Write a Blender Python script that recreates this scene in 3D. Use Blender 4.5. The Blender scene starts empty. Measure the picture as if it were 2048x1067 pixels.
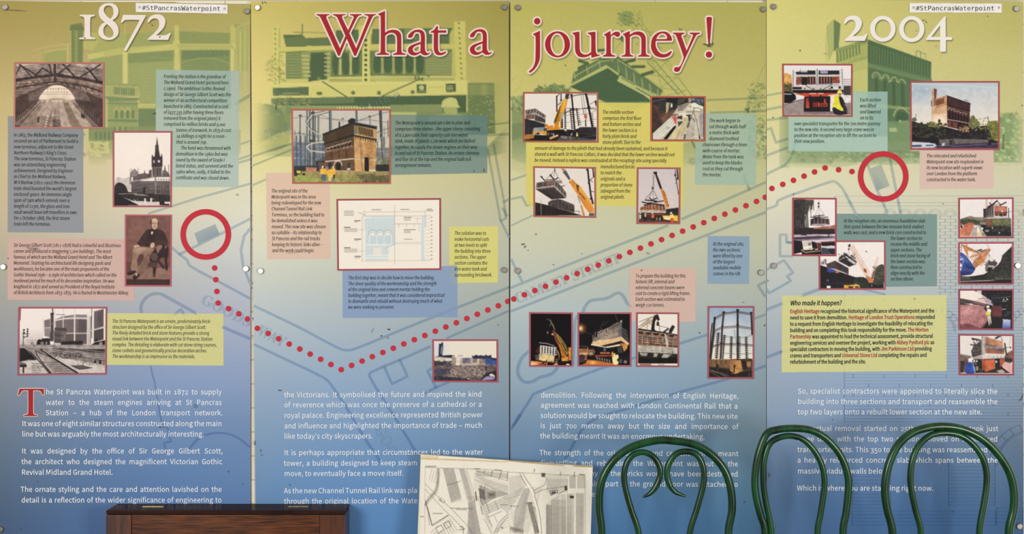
import bpy, math, os, random
import numpy as np
from mathutils import Vector
from mathutils.geometry import tessellate_polygon

# ------------------------------------------------------------------ camera, light, exposure
scene = bpy.context.scene
COL = scene.collection
D = 3.2            # camera distance from the panels (m)
S = 0.00156        # metres per photo pixel on the panel plane
CAMZ = 1.34
CX, CY = 1024.0, 533.5

cd = bpy.data.cameras.new('camera')
cam = bpy.data.objects.new('camera', cd)
COL.objects.link(cam)
cam.location = (0, -D, CAMZ)
cam.rotation_euler = (math.pi / 2, 0, 0)
cd.sensor_width = 36
cd.lens = 36 * D / (2048 * S)
scene.camera = cam

w = bpy.data.worlds.new('room_light')
scene.world = w
w.use_nodes = True
w.node_tree.nodes['Background'].inputs[0].default_value = (1.0, 0.985, 0.96, 1)
w.node_tree.nodes['Background'].inputs[1].default_value = 0.39


def area(name, loc, target, size, size_y, power, col=(1, 1, 1)):
    l = bpy.data.lights.new(name, 'AREA')
    l.shape = 'RECTANGLE'
    l.size, l.size_y, l.energy, l.color = size, size_y, power, col
    o = bpy.data.objects.new(name, l)
    COL.objects.link(o)
    o.location = loc
    o.rotation_euler = (Vector(target) - Vector(loc)).to_track_quat('-Z', 'Y').to_euler()
    return o


area('window_light', (-2.7, -4.4, 1.7), (-0.2, 0, 1.1), 1.7, 1.5, 122, (1.0, 0.99, 0.97))
area('window_light_far', (3.3, -4.0, 1.0), (0.4, 0, 1.1), 1.3, 1.4, 104, (1.0, 0.985, 0.955))
scene.view_settings.view_transform = 'Standard'
scene.view_settings.look = 'None'
scene.view_settings.gamma = 1
scene.view_settings.use_curve_mapping = False
scene.view_settings.exposure = 0.0


def P(px, py, d=0.0):
    """point that photo pixel (px,py) shows on the vertical plane d metres in front of the panels"""
    k = S * (D - d) / D
    return Vector(((px - CX) * k, -d, CAMZ - (py - CY) * k))


# ------------------------------------------------------------------ colours, noise, painting
def lin(c):
    c = np.asarray(c, float)
    return np.where(c <= 0.04045, c / 12.92, ((c + 0.055) / 1.055) ** 2.4)


def hexc(h):
    return np.array([int(h[i:i + 2], 16) / 255 for i in (0, 2, 4)])


rng = np.random.default_rng(7)


def vnoise(h, w_, scale, octaves=3):
    out = np.zeros((h, w_))
    amp, tot = 1.0, 0.0
    for o in range(octaves):
        gh, gw = max(2, int(h / scale) + 2), max(2, int(w_ / scale) + 2)
        g = rng.random((gh, gw)) * 2 - 1
        y = np.linspace(0, gh - 1.001, h)
        x = np.linspace(0, gw - 1.001, w_)
        yi, xi = y.astype(int), x.astype(int)
        fy, fx = (y - yi)[:, None], (x - xi)[None]
        a = g[yi][:, xi] * (1 - fx) + g[yi][:, xi + 1] * fx
        b = g[yi + 1][:, xi] * (1 - fx) + g[yi + 1][:, xi + 1] * fx
        out += amp * (a * (1 - fy) + b * fy)
        tot += amp
        amp *= 0.55
        scale = max(1.0, scale / 2.1)
    return out / tot


def smooth_pts(pts, closed=True, n=6):
    """pts: (x, y, smooth) -> polyline through the points, curved at the smooth ones"""
    m = len(pts)
    out = []
    rg = range(m) if closed else range(m - 1)
    for i in rg:
        a, b = pts[i], pts[(i + 1) % m]
        pa = pts[(i - 1) % m] if (closed or i > 0) else a
        nb = pts[(i + 2) % m] if (closed or i < m - 2) else b
        if not a[2] and not b[2]:
            out.append((a[0], a[1]))
            continue
        dx, dy = b[0] - a[0], b[1] - a[1]
        L = math.hypot(dx, dy) + 1e-9

        def tan(p, q, r_, sm):
            if not sm:
                return dx, dy
            tx, ty = r_[0] - p[0], r_[1] - p[1]
            l = math.hypot(tx, ty) + 1e-9
            return tx / l * L, ty / l * L
        t0 = tan(pa, a, b, a[2])
        t1 = tan(a, b, nb, b[2])
        for k in range(n):
            t = k / n
            h00, h10 = 2 * t**3 - 3 * t**2 + 1, t**3 - 2 * t**2 + t
            h01, h11 = -2 * t**3 + 3 * t**2, t**3 - t**2
            out.append((h00 * a[0] + h10 * t0[0] + h01 * b[0] + h11 * t1[0],
                        h00 * a[1] + h10 * t0[1] + h01 * b[1] + h11 * t1[1]))
    if not closed:
        out.append((pts[-1][0], pts[-1][1]))
    return out


class Canvas:
    """a printed picture, drawn shape by shape; coordinates go through (x/s+ox, y/s+oy) to photo pixels"""

    def __init__(self, x0, y0, x1, y1, ss=2, col='808080'):
        self.b = (x0, y0, x1, y1)
        self.ss = ss
        self.H, self.W = int((y1 - y0) * ss), int((x1 - x0) * ss)
        self.a = np.empty((self.H, self.W, 3))
        self.a[:] = hexc(col)
        self.tr(1, 0, 0)

    def tr(self, s, ox, oy):
        self.s, self.ox, self.oy = s, ox, oy

    def c(self, x, y):
        return ((x / self.s + self.ox - self.b[0]) * self.ss, (y / self.s + self.oy - self.b[1]) * self.ss)

    def box(self, xs, ys, pad=0):
        x0, x1 = max(0, int(min(xs) - pad)), min(self.W, int(max(xs) + pad) + 2)
        y0, y1 = max(0, int(min(ys) - pad)), min(self.H, int(max(ys) + pad) + 2)
        return (x0, x1, y0, y1) if x1 > x0 and y1 > y0 else None

    def blend(self, bx, m, col, al, mult=False):
        x0, x1, y0, y1 = bx
        m = (m * al)[..., None]
        v = self.a[y0:y1, x0:x1]
        v[:] = v * (1 - m * (1 - col)) if mult else v * (1 - m) + col * m

    def polymask(self, pts, bx):
        x0, x1, y0, y1 = bx
        m = np.zeros((y1 - y0, x1 - x0), bool)
        X = np.arange(x0, x1) + 0.5
        n = len(pts)
        for i in range(n):
            (ax, ay), (bx_, by) = pts[i], pts[(i + 1) % n]
            if ay == by:
                continue
            lo, hi = min(ay, by), max(ay, by)
            r0, r1 = max(y0, int(math.ceil(lo - 0.5))), min(y1, int(math.ceil(hi - 0.5)))
            if r1 <= r0:
                continue
            Y = np.arange(r0, r1) + 0.5
            xi = ax + (Y - ay) * (bx_ - ax) / (by - ay)
            m[r0 - y0:r1 - y0] ^= X[None] < xi[:, None]
        return m.astype(float)

    def poly(self, pts, col, al=1.0, mult=False):
        q = [self.c(*p) for p in pts]
        bx = self.box([p[0] for p in q], [p[1] for p in q])
        if bx:
            self.blend(bx, self.polymask(q, bx), col, al, mult)

    def linemask(self, pts, wd, bx):
        x0, x1, y0, y1 = bx
        m = np.zeros((y1 - y0, x1 - x0))
        r = wd / 2
        for (ax, ay), (bx_, by) in zip(pts[:-1], pts[1:]):
            sb = self.box([ax, bx_], [ay, by], r + 1)
            if not sb:
                continue
            X = (np.arange(sb[0], sb[1]) + 0.5)[None]
            Y = (np.arange(sb[2], sb[3]) + 0.5)[:, None]
            dx, dy = bx_ - ax, by - ay
            L = dx * dx + dy * dy + 1e-9
            t = np.clip(((X - ax) * dx + (Y - ay) * dy) / L, 0, 1)
            d = np.hypot(X - ax - t * dx, Y - ay - t * dy)
            v = np.clip(r - d + 0.5, 0, 1) * min(1, wd)
            s_ = m[sb[2] - y0:sb[3] - y0, sb[0] - x0:sb[1] - x0]
            np.maximum(s_, v, out=s_)
        return m

    def line(self, pts, wd, col, al=1.0, mult=False):
        q = [self.c(*p) for p in pts]
        wd = wd * self.ss / self.s
        bx = self.box([p[0] for p in q], [p[1] for p in q], wd / 2 + 1)
        if bx:
            self.blend(bx, self.linemask(q, wd, bx), col, al, mult)

    def ell(self, cx, cy, rx, ry, col, al=1.0, soft=False):
        x, y = self.c(cx, cy)
        rx, ry = rx * self.ss / self.s, ry * self.ss / self.s
        bx = self.box([x - rx, x + rx], [y - ry, y + ry], 1)
        if bx:
            X = (np.arange(bx[0], bx[1]) + 0.5)[None]
            Y = (np.arange(bx[2], bx[3]) + 0.5)[:, None]
            d = np.sqrt(((X - x) / rx) ** 2 + ((Y - y) / ry) ** 2)
            m = np.clip(1 - d, 0, 1) ** 1.0 if soft else np.clip((1 - d) * min(rx, ry) + 0.5, 0, 1)
            self.blend(bx, m, col, al)

    def blur(self, r):
        k = max(1, int(r))
        for ax in (0, 1):
            a = self.a
            n = a.shape[ax]
            idx = np.arange(n)
            s = np.zeros_like(a)
            for d in range(-k, k + 1):
                s += np.take(a, np.clip(idx + d, 0, n - 1), axis=ax)
            self.a = s / (2 * k + 1)

    def sample(self, px, py):
        """colours at photo pixels, averaged over about one pixel"""
        if not hasattr(self, 'low'):
            s = self.ss
            self.low = self.a[:self.H // s * s, :self.W // s * s].reshape(self.H // s, s, self.W // s, s, 3).mean((1, 3))
        L = self.low
        x = np.clip(np.asarray(px) - self.b[0] - 0.5, 0, L.shape[1] - 1.001)
        y = np.clip(np.asarray(py) - self.b[1] - 0.5, 0, L.shape[0] - 1.001)
        xi, yi = x.astype(int), y.astype(int)
        fx, fy = (x - xi)[..., None], (y - yi)[..., None]
        return (L[yi, xi] * (1 - fx) + L[yi, xi + 1] * fx) * (1 - fy) + (L[yi + 1, xi] * (1 - fx) + L[yi + 1, xi + 1] * fx) * fy

    def run(self, text):
        """drawing commands, one per line: letter, colour[@alpha], numbers / points"""
        for ln in text.split('\n'):
            t = ln.split()
            if not t or t[0] == '#':
                continue
            k = t[0]

            def cc(s_):
                a, _, b = s_.partition('@')
                return hexc(a), float(b or 1)

            def pt(i0):
                return [tuple(map(float, q.strip('~').split(','))) for q in t[i0:]]
            if k == 'X':
                self.tr(*map(float, t[1:]))
            elif k == 'P':
                self.poly(pt(2), *cc(t[1]))
            elif k == 'p':
                self.poly(smooth_pts([(a, b, 1) for a, b in pt(2)]), *cc(t[1]))
            elif k in 'Ll':
                q = pt(3)
                if k == 'l':
                    q = smooth_pts([(a, b, 1) for a, b in q], False)
                self.line(q, float(t[2]), *cc(t[1]))
            elif k == 'R':
                (a, b), (c_, d) = pt(2)
                self.poly([(a, b), (c_, b), (c_, d), (a, d)], *cc(t[1]))
            elif k in 'Ee':
                (a, b), (c_, d) = pt(2)
                self.ell(a, b, c_, d, *cc(t[1]), soft=(k == 'e'))
            elif k == 'V':      # vertical gradient rectangle
                (a, b), (c_, d) = pt(3)
                x0, y0 = self.c(a, b)
                x1, y1 = self.c(c_, d)
                x0, x1, y0, y1 = max(0, int(x0)), min(self.W, int(x1)), max(0, int(y0)), min(self.H, int(y1))
                f = np.linspace(0, 1, max(1, y1 - y0))[:, None, None]
                self.a[y0:y1, x0:x1] = cc(t[1])[0] * (1 - f) + cc(t[2])[0] * f
            elif k == 'H':      # colour width n start end step
                a, b, st = pt(4)
                for i in range(int(t[3])):
                    self.line([(a[0] + st[0] * i, a[1] + st[1] * i), (b[0] + st[0] * i, b[1] + st[1] * i)], float(t[2]), *cc(t[1]))
            elif k == 'S':      # colour n size rect: scattered blobs
                (a, b), (c_, d) = pt(4)
                co, al = cc(t[1])
                sz = float(t[3]) * .72
                for i in range(int(int(t[2]) * 1.5)):
                    x, y = rng.uniform(a, c_), rng.uniform(b, d)
                    s1, s2 = sz * rng.uniform(.5, 1.3), sz * rng.uniform(.3, .9)
                    self.poly([(x - s1, y), (x, y - s2), (x + s1, y + s2 * .2), (x + s1 * .2, y + s2)], np.clip(co * rng.uniform(.75, 1.25), 0, 1), al)
            elif k == 'N':      # amplitude scale [rect]
                q = pt(3) if len(t) > 3 else None
                if q:
                    x0, y0 = self.c(*q[0])
                    x1, y1 = self.c(*q[1])
                    x0, x1, y0, y1 = max(0, int(x0)), min(self.W, int(x1)), max(0, int(y0)), min(self.H, int(y1))
                else:
                    x0, x1, y0, y1 = 0, self.W, 0, self.H
                if x1 > x0 and y1 > y0:
                    v = self.a[y0:y1, x0:x1]
                    n = vnoise(y1 - y0, x1 - x0, float(t[2]) * self.ss)[..., None] * float(t[1])
                    n = n * np.clip((0.9 - v.mean(-1, keepdims=True)) * 3.5, 0.1, 1)      # skies stay smooth
                    v[:] = np.clip(v * (1 + n * 1.6) + n * 0.05, 0, 1)
            elif k == 'B':
                self.blur(float(t[1]))
        return self


# ------------------------------------------------------------------ mesh helpers
def mesh_obj(name, verts, faces, mat, parent=None, cols=None, smooth=False):
    me = bpy.data.meshes.new(name)
    if isinstance(faces, np.ndarray):
        nf, k = faces.shape
        me.vertices.add(len(verts))
        me.vertices.foreach_set('co', np.asarray(verts, np.float32).ravel())
        me.loops.add(nf * k)
        me.loops.foreach_set('vertex_index', faces.astype(np.int32).ravel())
        me.polygons.add(nf)
        me.polygons.foreach_set('loop_start', np.arange(0, nf * k, k, dtype=np.int32))
        me.update(calc_edges=True)
    else:
        me.from_pydata([tuple(v) for v in verts], [], faces)
    if cols is not None:
        at = me.color_attributes.new('Col', 'FLOAT_COLOR', 'POINT')
        c4 = np.ones((len(verts), 4), np.float32)
        c4[:, :3] = lin(np.clip(cols, 0, 1))
        at.data.foreach_set('color', c4.ravel())
    if smooth:
        me.polygons.foreach_set('use_smooth', np.ones(len(me.polygons), bool))
    if mat:
        me.materials.append(mat)
    me.update()
    o = bpy.data.objects.new(name, me)
    COL.objects.link(o)
    if parent:
        o.parent = parent
    return o


def Parr(px, py, d):
    k = S * (D - d) / D
    px, py = np.asarray(px, float), np.asarray(py, float)
    return np.stack([(px - CX) * k, np.full(px.shape, -d), CAMZ - (py - CY) * k], -1)


def flat(px, py, z):
    """print lies ON the panel plane: same scale for every layer, z metres proud of it"""
    v = Parr(px, py, 0.0)
    v[..., 1] = -z
    return v


def grid(name, quad, nu, vs, z, canvas, mat, parent, fn=flat):
    """quad TL TR BR BL in photo pixels"""
    u = np.linspace(0, 1, nu + 1)[None, :]
    v = np.asarray(vs, float)[:, None]
    q = np.array(quad, float)
    pt = (1 - u[..., None]) * ((1 - v[..., None]) * q[0] + v[..., None] * q[3]) + u[..., None] * ((1 - v[..., None]) * q[1] + v[..., None] * q[2])
    px, py = pt[..., 0], pt[..., 1]
    co = fn(px, py, z).reshape(-1, 3)
    cols = canvas.sample(px, py).reshape(-1, 3)
    nv, nw = v.shape[0], nu + 1
    i = (np.arange(nv - 1)[:, None] * nw + np.arange(nu)[None]).ravel()
    f = np.stack([i, i + nw, i + nw + 1, i + 1], 1)
    return mesh_obj(name, co, f, mat, parent, cols)


def shape(name, contours, z, mat, parent, fn=flat, cols=None):
    """filled outline(s) (photo pixels), first contour outer, others holes"""
    vs, fs = [], []
    for group in contours:
        b = len(vs)
        lists = [[Vector((x, -y, 0)) for x, y in c] for c in group]
        for c in group:
            vs += c
        fs += [tuple(b + k for k in t) for t in tessellate_polygon(lists)]
    a = np.array(vs, float)
    co = fn(a[:, 0], a[:, 1], z)
    ff = []
    for t in fs:   # face the room
        (x0, y0), (x1, y1), (x2, y2) = a[t[0]], a[t[1]], a[t[2]]
        ff.append(t if (x1 - x0) * (y2 - y0) - (x2 - x0) * (y1 - y0) < 0 else (t[0], t[2], t[1]))
    return mesh_obj(name, co, ff, mat, parent, cols)


# ------------------------------------------------------------------ materials
def new_mat(name):
    m = bpy.data.materials.new(name)
    m.use_nodes = True
    nt = m.node_tree
    return m, nt, nt.nodes['Principled BSDF']


def plain(name, hx, rough=0.5, metal=0.0, spec=0.3):
    m, nt, b = new_mat(name)
    b.inputs['Base Color'].default_value = (*lin(hexc(hx)), 1)
    b.inputs['Roughness'].default_value = rough
    b.inputs['Metallic'].default_value = metal
    b.inputs['Specular IOR Level'].default_value = spec
    return m


def noisy(name, hx1, hx2, scale, rough=0.5, spec=0.4, stretch=(1, 1, 1), bump=0.0, coat=0.0, metal=0.0, detail=6, ramp=(0.35, 0.65)):
    m, nt, b = new_mat(name)
    tc = nt.nodes.new('ShaderNodeTexCoord')
    mp = nt.nodes.new('ShaderNodeMapping')
    mp.inputs['Scale'].default_value = stretch
    no = nt.nodes.new('ShaderNodeTexNoise')
    no.inputs['Scale'].default_value = scale
    no.inputs['Detail'].default_value = detail
    cr = nt.nodes.new('ShaderNodeValToRGB')
    cr.color_ramp.elements[0].position, cr.color_ramp.elements[1].position = ramp
    cr.color_ramp.elements[0].color = (*lin(hexc(hx1)), 1)
    cr.color_ramp.elements[1].color = (*lin(hexc(hx2)), 1)
    L = nt.links.new
    L(tc.outputs['Object'], mp.inputs[0])
    L(mp.outputs[0], no.inputs['Vector'])
    L(no.outputs['Fac'], cr.inputs[0])
    L(cr.outputs[0], b.inputs['Base Color'])
    b.inputs['Roughness'].default_value = rough
    b.inputs['Specular IOR Level'].default_value = spec
    b.inputs['Coat Weight'].default_value = coat
    b.inputs['Metallic'].default_value = metal
    b.inputs['Coat Roughness'].default_value = 0.12
    if bump:
        bp = nt.nodes.new('ShaderNodeBump')
        bp.inputs['Strength'].default_value = bump
        bp.inputs['Distance'].default_value = 0.002
        L(no.outputs['Fac'], bp.inputs['Height'])
        L(bp.outputs[0], b.inputs['Normal'])
    return m


def print_mat(name, rough=0.55, spec=0.15, grain=0.035):
    """ink on a sheet: the colour attribute, with a fine printing grain"""
    m, nt, b = new_mat(name)
    at = nt.nodes.new('ShaderNodeVertexColor')
    at.layer_name = 'Col'
    tc = nt.nodes.new('ShaderNodeTexCoord')
    no = nt.nodes.new('ShaderNodeTexNoise')
    no.inputs['Scale'].default_value = 180
    no.inputs['Detail'].default_value = 3
    mr = nt.nodes.new('ShaderNodeMapRange')
    mr.inputs['From Min'].default_value, mr.inputs['From Max'].default_value = 0.25, 0.75
    mr.inputs['To Min'].default_value, mr.inputs['To Max'].default_value = 1 - grain, 1 + grain
    mx = nt.nodes.new('ShaderNodeVectorMath')
    mx.operation = 'SCALE'
    L = nt.links.new
    L(tc.outputs['Object'], no.inputs['Vector'])
    L(no.outputs['Fac'], mr.inputs[0])
    L(at.outputs['Color'], mx.inputs[0])
    L(mr.outputs[0], mx.inputs['Scale'])
    L(mx.outputs[0], b.inputs['Base Color'])
    b.inputs['Roughness'].default_value = rough
    b.inputs['Specular IOR Level'].default_value = spec
    return m


M = {
    'print': print_mat('printed_sheet'),
    'photo': print_mat('printed_photo', 0.5, 0.12, 0.02),
    'paper': print_mat('old_paper', 0.8, 0.1, 0.05),
    'ink': plain('black_ink', '23262a', 0.6, spec=0.1),
    'ink_white': plain('white_ink', 'e9eef2', 0.6, spec=0.1),
    'ink_red': plain('red_ink', 'a83038', 0.6, spec=0.1),
    'ink_cream': plain('cream_ink', 'ece0d4', 0.6, spec=0.1),
    'ink_cream_b': plain('pale_ink', 'efe9e0', 0.6, spec=0.1),
    'heading_red': plain('heading_red', 'a52a30', 0.6, spec=0.1),
    'route_red': plain('route_red', 'c23440', 0.6, spec=0.1),
    'edge': noisy('panel_edge', '4a4a42', '6b6a60', 30, 0.7),
    'steel': noisy('brushed_steel', '8a847c', 'b9b4ac', 60, 0.34, metal=0.9),
    'board_back': noisy('panel_core', '777770', '8a8a80', 12, 0.8),
}


def tag(o, label=None, cat=None, group=None, kind=None):
    for k, v in (('label', label), ('category', cat), ('group', group), ('kind', kind)):
        if v:
            o[k] = v
    return o


def empty(name, loc):
    o = bpy.data.objects.new(name, None)
    o.empty_display_size = 0.1
    o.location = loc
    COL.objects.link(o)
    return o


def put(o, parent):
    """parent a world-space mesh to an empty that sits elsewhere"""
    o.parent = parent
    o.matrix_parent_inverse = parent.matrix_basis.inverted()
    return o
# ------------------------------------------------------------------ lettering
FD = os.path.join(bpy.utils.resource_path('LOCAL'), 'datafiles', 'fonts')


def font(fn):
    try:
        return bpy.data.fonts.load(os.path.join(FD, fn))
    except Exception:
        return None


class Face:
    """glyph outlines of one typeface as small triangle sets"""

    def __init__(self, fn, offset=0.0, res=2):
        self.f, self.off, self.res, self.g = font(fn), offset, res, {}
        self.k = 1.0
        v, _ = self.raw('H')
        self.k = 1.0 / max(1e-6, v[:, 1].max())      # cap height becomes 1

    def raw(self, s):
        c = bpy.data.curves.new('glyph', 'FONT')
        if self.f:
            c.font = self.f
        c.body, c.offset, c.resolution_u = s, self.off, self.res
        o = bpy.data.objects.new('glyph', c)
        me = o.to_mesh()
        n = len(me.vertices)
        v = np.empty(n * 3)
        me.vertices.foreach_get('co', v)
        me.calc_loop_triangles()
        t = np.empty(len(me.loop_triangles) * 3, int)
        me.loop_triangles.foreach_get('vertices', t)
        o.to_mesh_clear()
        bpy.data.objects.remove(o)
        bpy.data.curves.remove(c)
        t = t.reshape(-1, 3)
        v = v.reshape(-1, 3) * self.k
        if len(t):
            # drop slivers; triangles that overlap others lie on a hair-thin level of their own
            T = v[t][:, :, :2]
            ar = np.abs(np.cross(T[:, 1] - T[:, 0], T[:, 2] - T[:, 0]))
            t = t[ar > 2e-6]
            T = v[t][:, :, :2]
            cen = T.mean(1, keepdims=True)
            smp = np.concatenate([cen, cen + (T - cen) * .9, cen + (np.roll(T, 1, 1) * .5 + T * .5 - cen) * .9], 1).reshape(-1, 2)
            A, B, C = T[:, 0], T[:, 1], T[:, 2]

            def sd(p, q):
                return (q[:, 0] - p[:, 0])[:, None] * (smp[None, :, 1] - p[:, 1][:, None]) - (q[:, 1] - p[:, 1])[:, None] * (smp[None, :, 0] - p[:, 0][:, None])
            s1, s2, s3 = sd(A, B), sd(B, C), sd(C, A)
            ins = ((s1 > 0) & (s2 > 0) & (s3 > 0)) | ((s1 < 0) & (s2 < 0) & (s3 < 0))
            hit = ins.reshape(len(t), len(t), -1).any(2)
            np.fill_diagonal(hit, False)
            hit |= hit.T
            lv = np.zeros(len(t), int)
            for i in range(len(t)):
                used = {lv[j] for j in np.nonzero(hit[i])[0] if j < i}
                while lv[i] in used:
                    lv[i] += 1
            if lv.any():
                v = v[t].reshape(-1, 3)
                v[:, 2] = np.repeat(lv, 3)
                t = np.arange(len(v)).reshape(-1, 3)
        return v, t

    def get(self, ch):
        if ch not in self.g:
            if not hasattr(self, 'bar'):
                vb, _ = self.raw('l')
                vh, _ = self.raw('HHl')
                v1, _ = self.raw('Hl')
                self.bar = vb[:, 0].max()
            if ch == ' ':
                a, _ = self.raw('l l')
                b, _ = self.raw('ll')
                self.g[ch] = (np.zeros((0, 3)), np.zeros((0, 3), int), a[:, 0].max() - b[:, 0].max())
            else:
                v, t = self.raw(ch)
                a, _ = self.raw(ch + 'l')
                adv = a[:, 0].max() - self.bar
                self.g[ch] = (v, t, adv)
        return self.g[ch]


SANS = Face('Noto Sans CJK Regular.woff2')
BODYF = Face('Noto Sans CJK Regular.woff2', 0.0025)
BOLD = Face('Noto Sans CJK Regular.woff2', 0.008)
MONO = Face('DejaVuSansMono.woff2')
SERIF = Face('NotoSansMath-Regular.woff2')

OSF = {'0': (.74, 0), '1': (.74, 0), '2': (.74, 0), '3': (1, -.24), '4': (1, -.24), '5': (1, -.24), '7': (1, -.24), '9': (1, -.24)}


def layout(face, s, italic=False, osf=True, sp=1.0):
    """-> list of (verts, tris, advance) per word in em units, x from the word start"""
    words = []
    for wd in s.split(' '):
        x, vs, ts, n = 0.0, [], [], 0
        for ch in wd:
            c = ch
            if italic and ch == 'a':
                c = '\u0251'
            v, t, adv = face.get(c)
            v = v.copy()
            if len(v):
                if osf and ch in OSF:
                    sy, dy = OSF[ch]
                    v[:, 1] = v[:, 1] * sy + dy
                if italic:
                    v[:, 0] += v[:, 1] * 0.17
                v[:, 0] += x
                vs.append(v)
                ts.append(t + n)
                n += len(v)
            x += adv * sp
        words.append((np.concatenate(vs) if vs else np.zeros((0, 3)), np.concatenate(ts) if ts else np.zeros((0, 3), int), x))
    return words, face.get(' ')[2]


def natural(face, s, italic=False):
    ws, g = layout(face, s, italic)
    return sum(w_[2] for w_ in ws) + g * (len(ws) - 1)


class Lettering:
    def __init__(self):
        self.v, self.t, self.n = [], [], 0

    def line(self, face, s, x0, y0, size, hs, x1=None, slope=0.0, italic=False, osf=True, ang=None, wgap=1.0):
        """hs: horizontal scale in pixels per em; x1: justify to it"""
        ws, gap = layout(face, s, italic, osf)
        gap = gap * hs * wgap
        tot = sum(w_[2] for w_ in ws) * hs
        if x1 is not None and len(ws) > 1:
            gap = (x1 - x0 - tot) / (len(ws) - 1)
        x = 0.0
        for v, t, adv in ws:
            if len(v):
                X, Y = v[:, 0] * hs + x, -v[:, 1] * size
                if ang is not None:
                    ca, sa = math.cos(ang), math.sin(ang)
                    X, Y = X * ca - Y * sa, X * sa + Y * ca
                else:
                    Y = Y + slope * X
                self.v.append(np.stack([X + x0, Y + y0, v[:, 2]], 1))
                self.t.append(t + self.n)
                self.n += len(v)
            x += adv * hs + gap
        return x0 + x - gap

    def build(self, name, mat, parent, z, fn=flat, cols=None):
        v, t = np.concatenate(self.v), np.concatenate(self.t)
        a, b, c = v[t[:, 0]], v[t[:, 1]], v[t[:, 2]]
        s = (b[:, 0] - a[:, 0]) * (c[:, 1] - a[:, 1]) - (c[:, 0] - a[:, 0]) * (b[:, 1] - a[:, 1])
        t = np.where(s[:, None] < 0, t, t[:, [0, 2, 1]])
        co = fn(v[:, 0], v[:, 1], z)
        co[:, 1] -= v[:, 2] * 3e-5
        return mesh_obj(name, co, t, mat, parent, cols(v[:, 0], v[:, 1]) if cols else None)
# ------------------------------------------------------------------ the printed photographs
# (panel, label, transform (s, ox, oy), outer corners in that view, border tone, drawing)
PH = []


def photo(panel, label, tr, quad, tone, text):
    PH.append((panel, label, tr, quad, tone, text))


photo(0, 'sepia photograph of an iron train shed roof over wide platforms', (7.621, 25, 120), ((30, 35), (1402, 35), (1402, 1045), (22, 1045)), 'c87a72', '''
R 5a4640 0,0 1448,1067
P b5a194 50,50 1400,50 1400,330 1030,270 680,200 350,270 50,310
H 4a3a36 9 9 680,60 1400,150 0,22
H 4a3a36 9 9 50,110 640,50 0,24
H d8c6b8 3 5 700,100 1380,200 0,45
H d8c6b8 3 4 60,150 400,80 0,45
P 8c7668 50,300 350,270 680,215 1030,280 1400,360 1400,600 1100,480 860,400 680,350 480,400 260,480 50,570
H 4c3c38 6 9 60,330 670,290 0,40
H 4c3c38 6 9 670,290 1390,430 0,42
L 3a2c2b 44 50,310 350,262 660,225 700,235 1030,280 1400,355
L 3a2c2b 20 50,430 240,395 670,325 900,360 1120,400 1400,500
L 3a2c2b 40 648,50 650,330
L 3a2c2b 20 110,70 380,240
L 3a2c2b 16 50,230 130,80 300,260
L 3a2c2b 22 560,60 600,210 460,120 350,240
L 3a2c2b 26 770,60 950,250
L 3a2c2b 20 880,70 690,220
L 3a2c2b 28 1130,120 1200,190 1310,330
L 3a2c2b 22 1340,70 1170,180 1010,270
H 3a2c2b 10 7 80,440 130,360 90,-14
H 3a2c2b 8 7 150,380 110,330 90,-12
H 3a2c2b 9 7 720,330 780,380 90,18
H 3a2c2b 8 7 760,380 800,310 90,18
N .22 8 50,50 1400,560
P 4a3833 50,570 260,500 480,410 680,380 880,420 1130,510 1400,620 1400,1030 50,1030
P 6e5a52 480,410 680,375 880,415 1130,510 1200,640 950,590 860,450 680,390 500,450 415,600 250,640 250,520
p f4e2ca 413,600 430,540 500,455 585,400 680,384 775,400 862,455 925,535 946,600 680,585
H 8a7468 5 8 540,420 540,520 42,0
H 8a7468 5 4 470,470 470,520 470,0
H 8a7468 4 2 470,490 900,490 0,-52
L 8a7468 6 440,522 930,522
P 9c8578 415,600 945,600 1240,1030 100,1030
V c9b29c a58e80 430,600 900,690
P 8f7a6c 440,640 700,640 740,1030 120,1030 
P a89284 480,640 700,640 720,850 380,850
e c9b29c@.7 700,600 330,160
P b8a393 705,645 765,645 900,1025 745,1025
P 84705f 770,645 850,650 1065,1025 905,1025
P b09a88 860,650 905,655 1220,1030 1070,1025
P 7a665c 905,655 960,655 1330,1030 1220,1030
L cbb7a6 6 905,655 1220,1025
L cbb7a6 5 880,700 1065,1020
L c0ab9a 6 450,640 110,1010
P 6a564e 440,640 420,640 60,960 60,1025 110,1025
L bda899 6 410,650 180,870 60,970
L 5a4842 9 600,780 545,1020
L c8b4a4 6 625,780 600,1020
L 5a4842 7 650,760 650,1020
H e0cdbb 18 5 535,860 550,860 -10,38
L 3c2e2b 30 400,880 395,940
P 3c2e2b 1045,810 1105,840 1105,890 1050,880
S 4a3934 60 14 620,900 740,1020
S 5b4942 40 10 420,600 940,660
H 8c776a 8 12 330,650 335,720 -28,26
H 7c675c 8 9 1000,650 1010,720 38,30
N .16 6
''')
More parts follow.
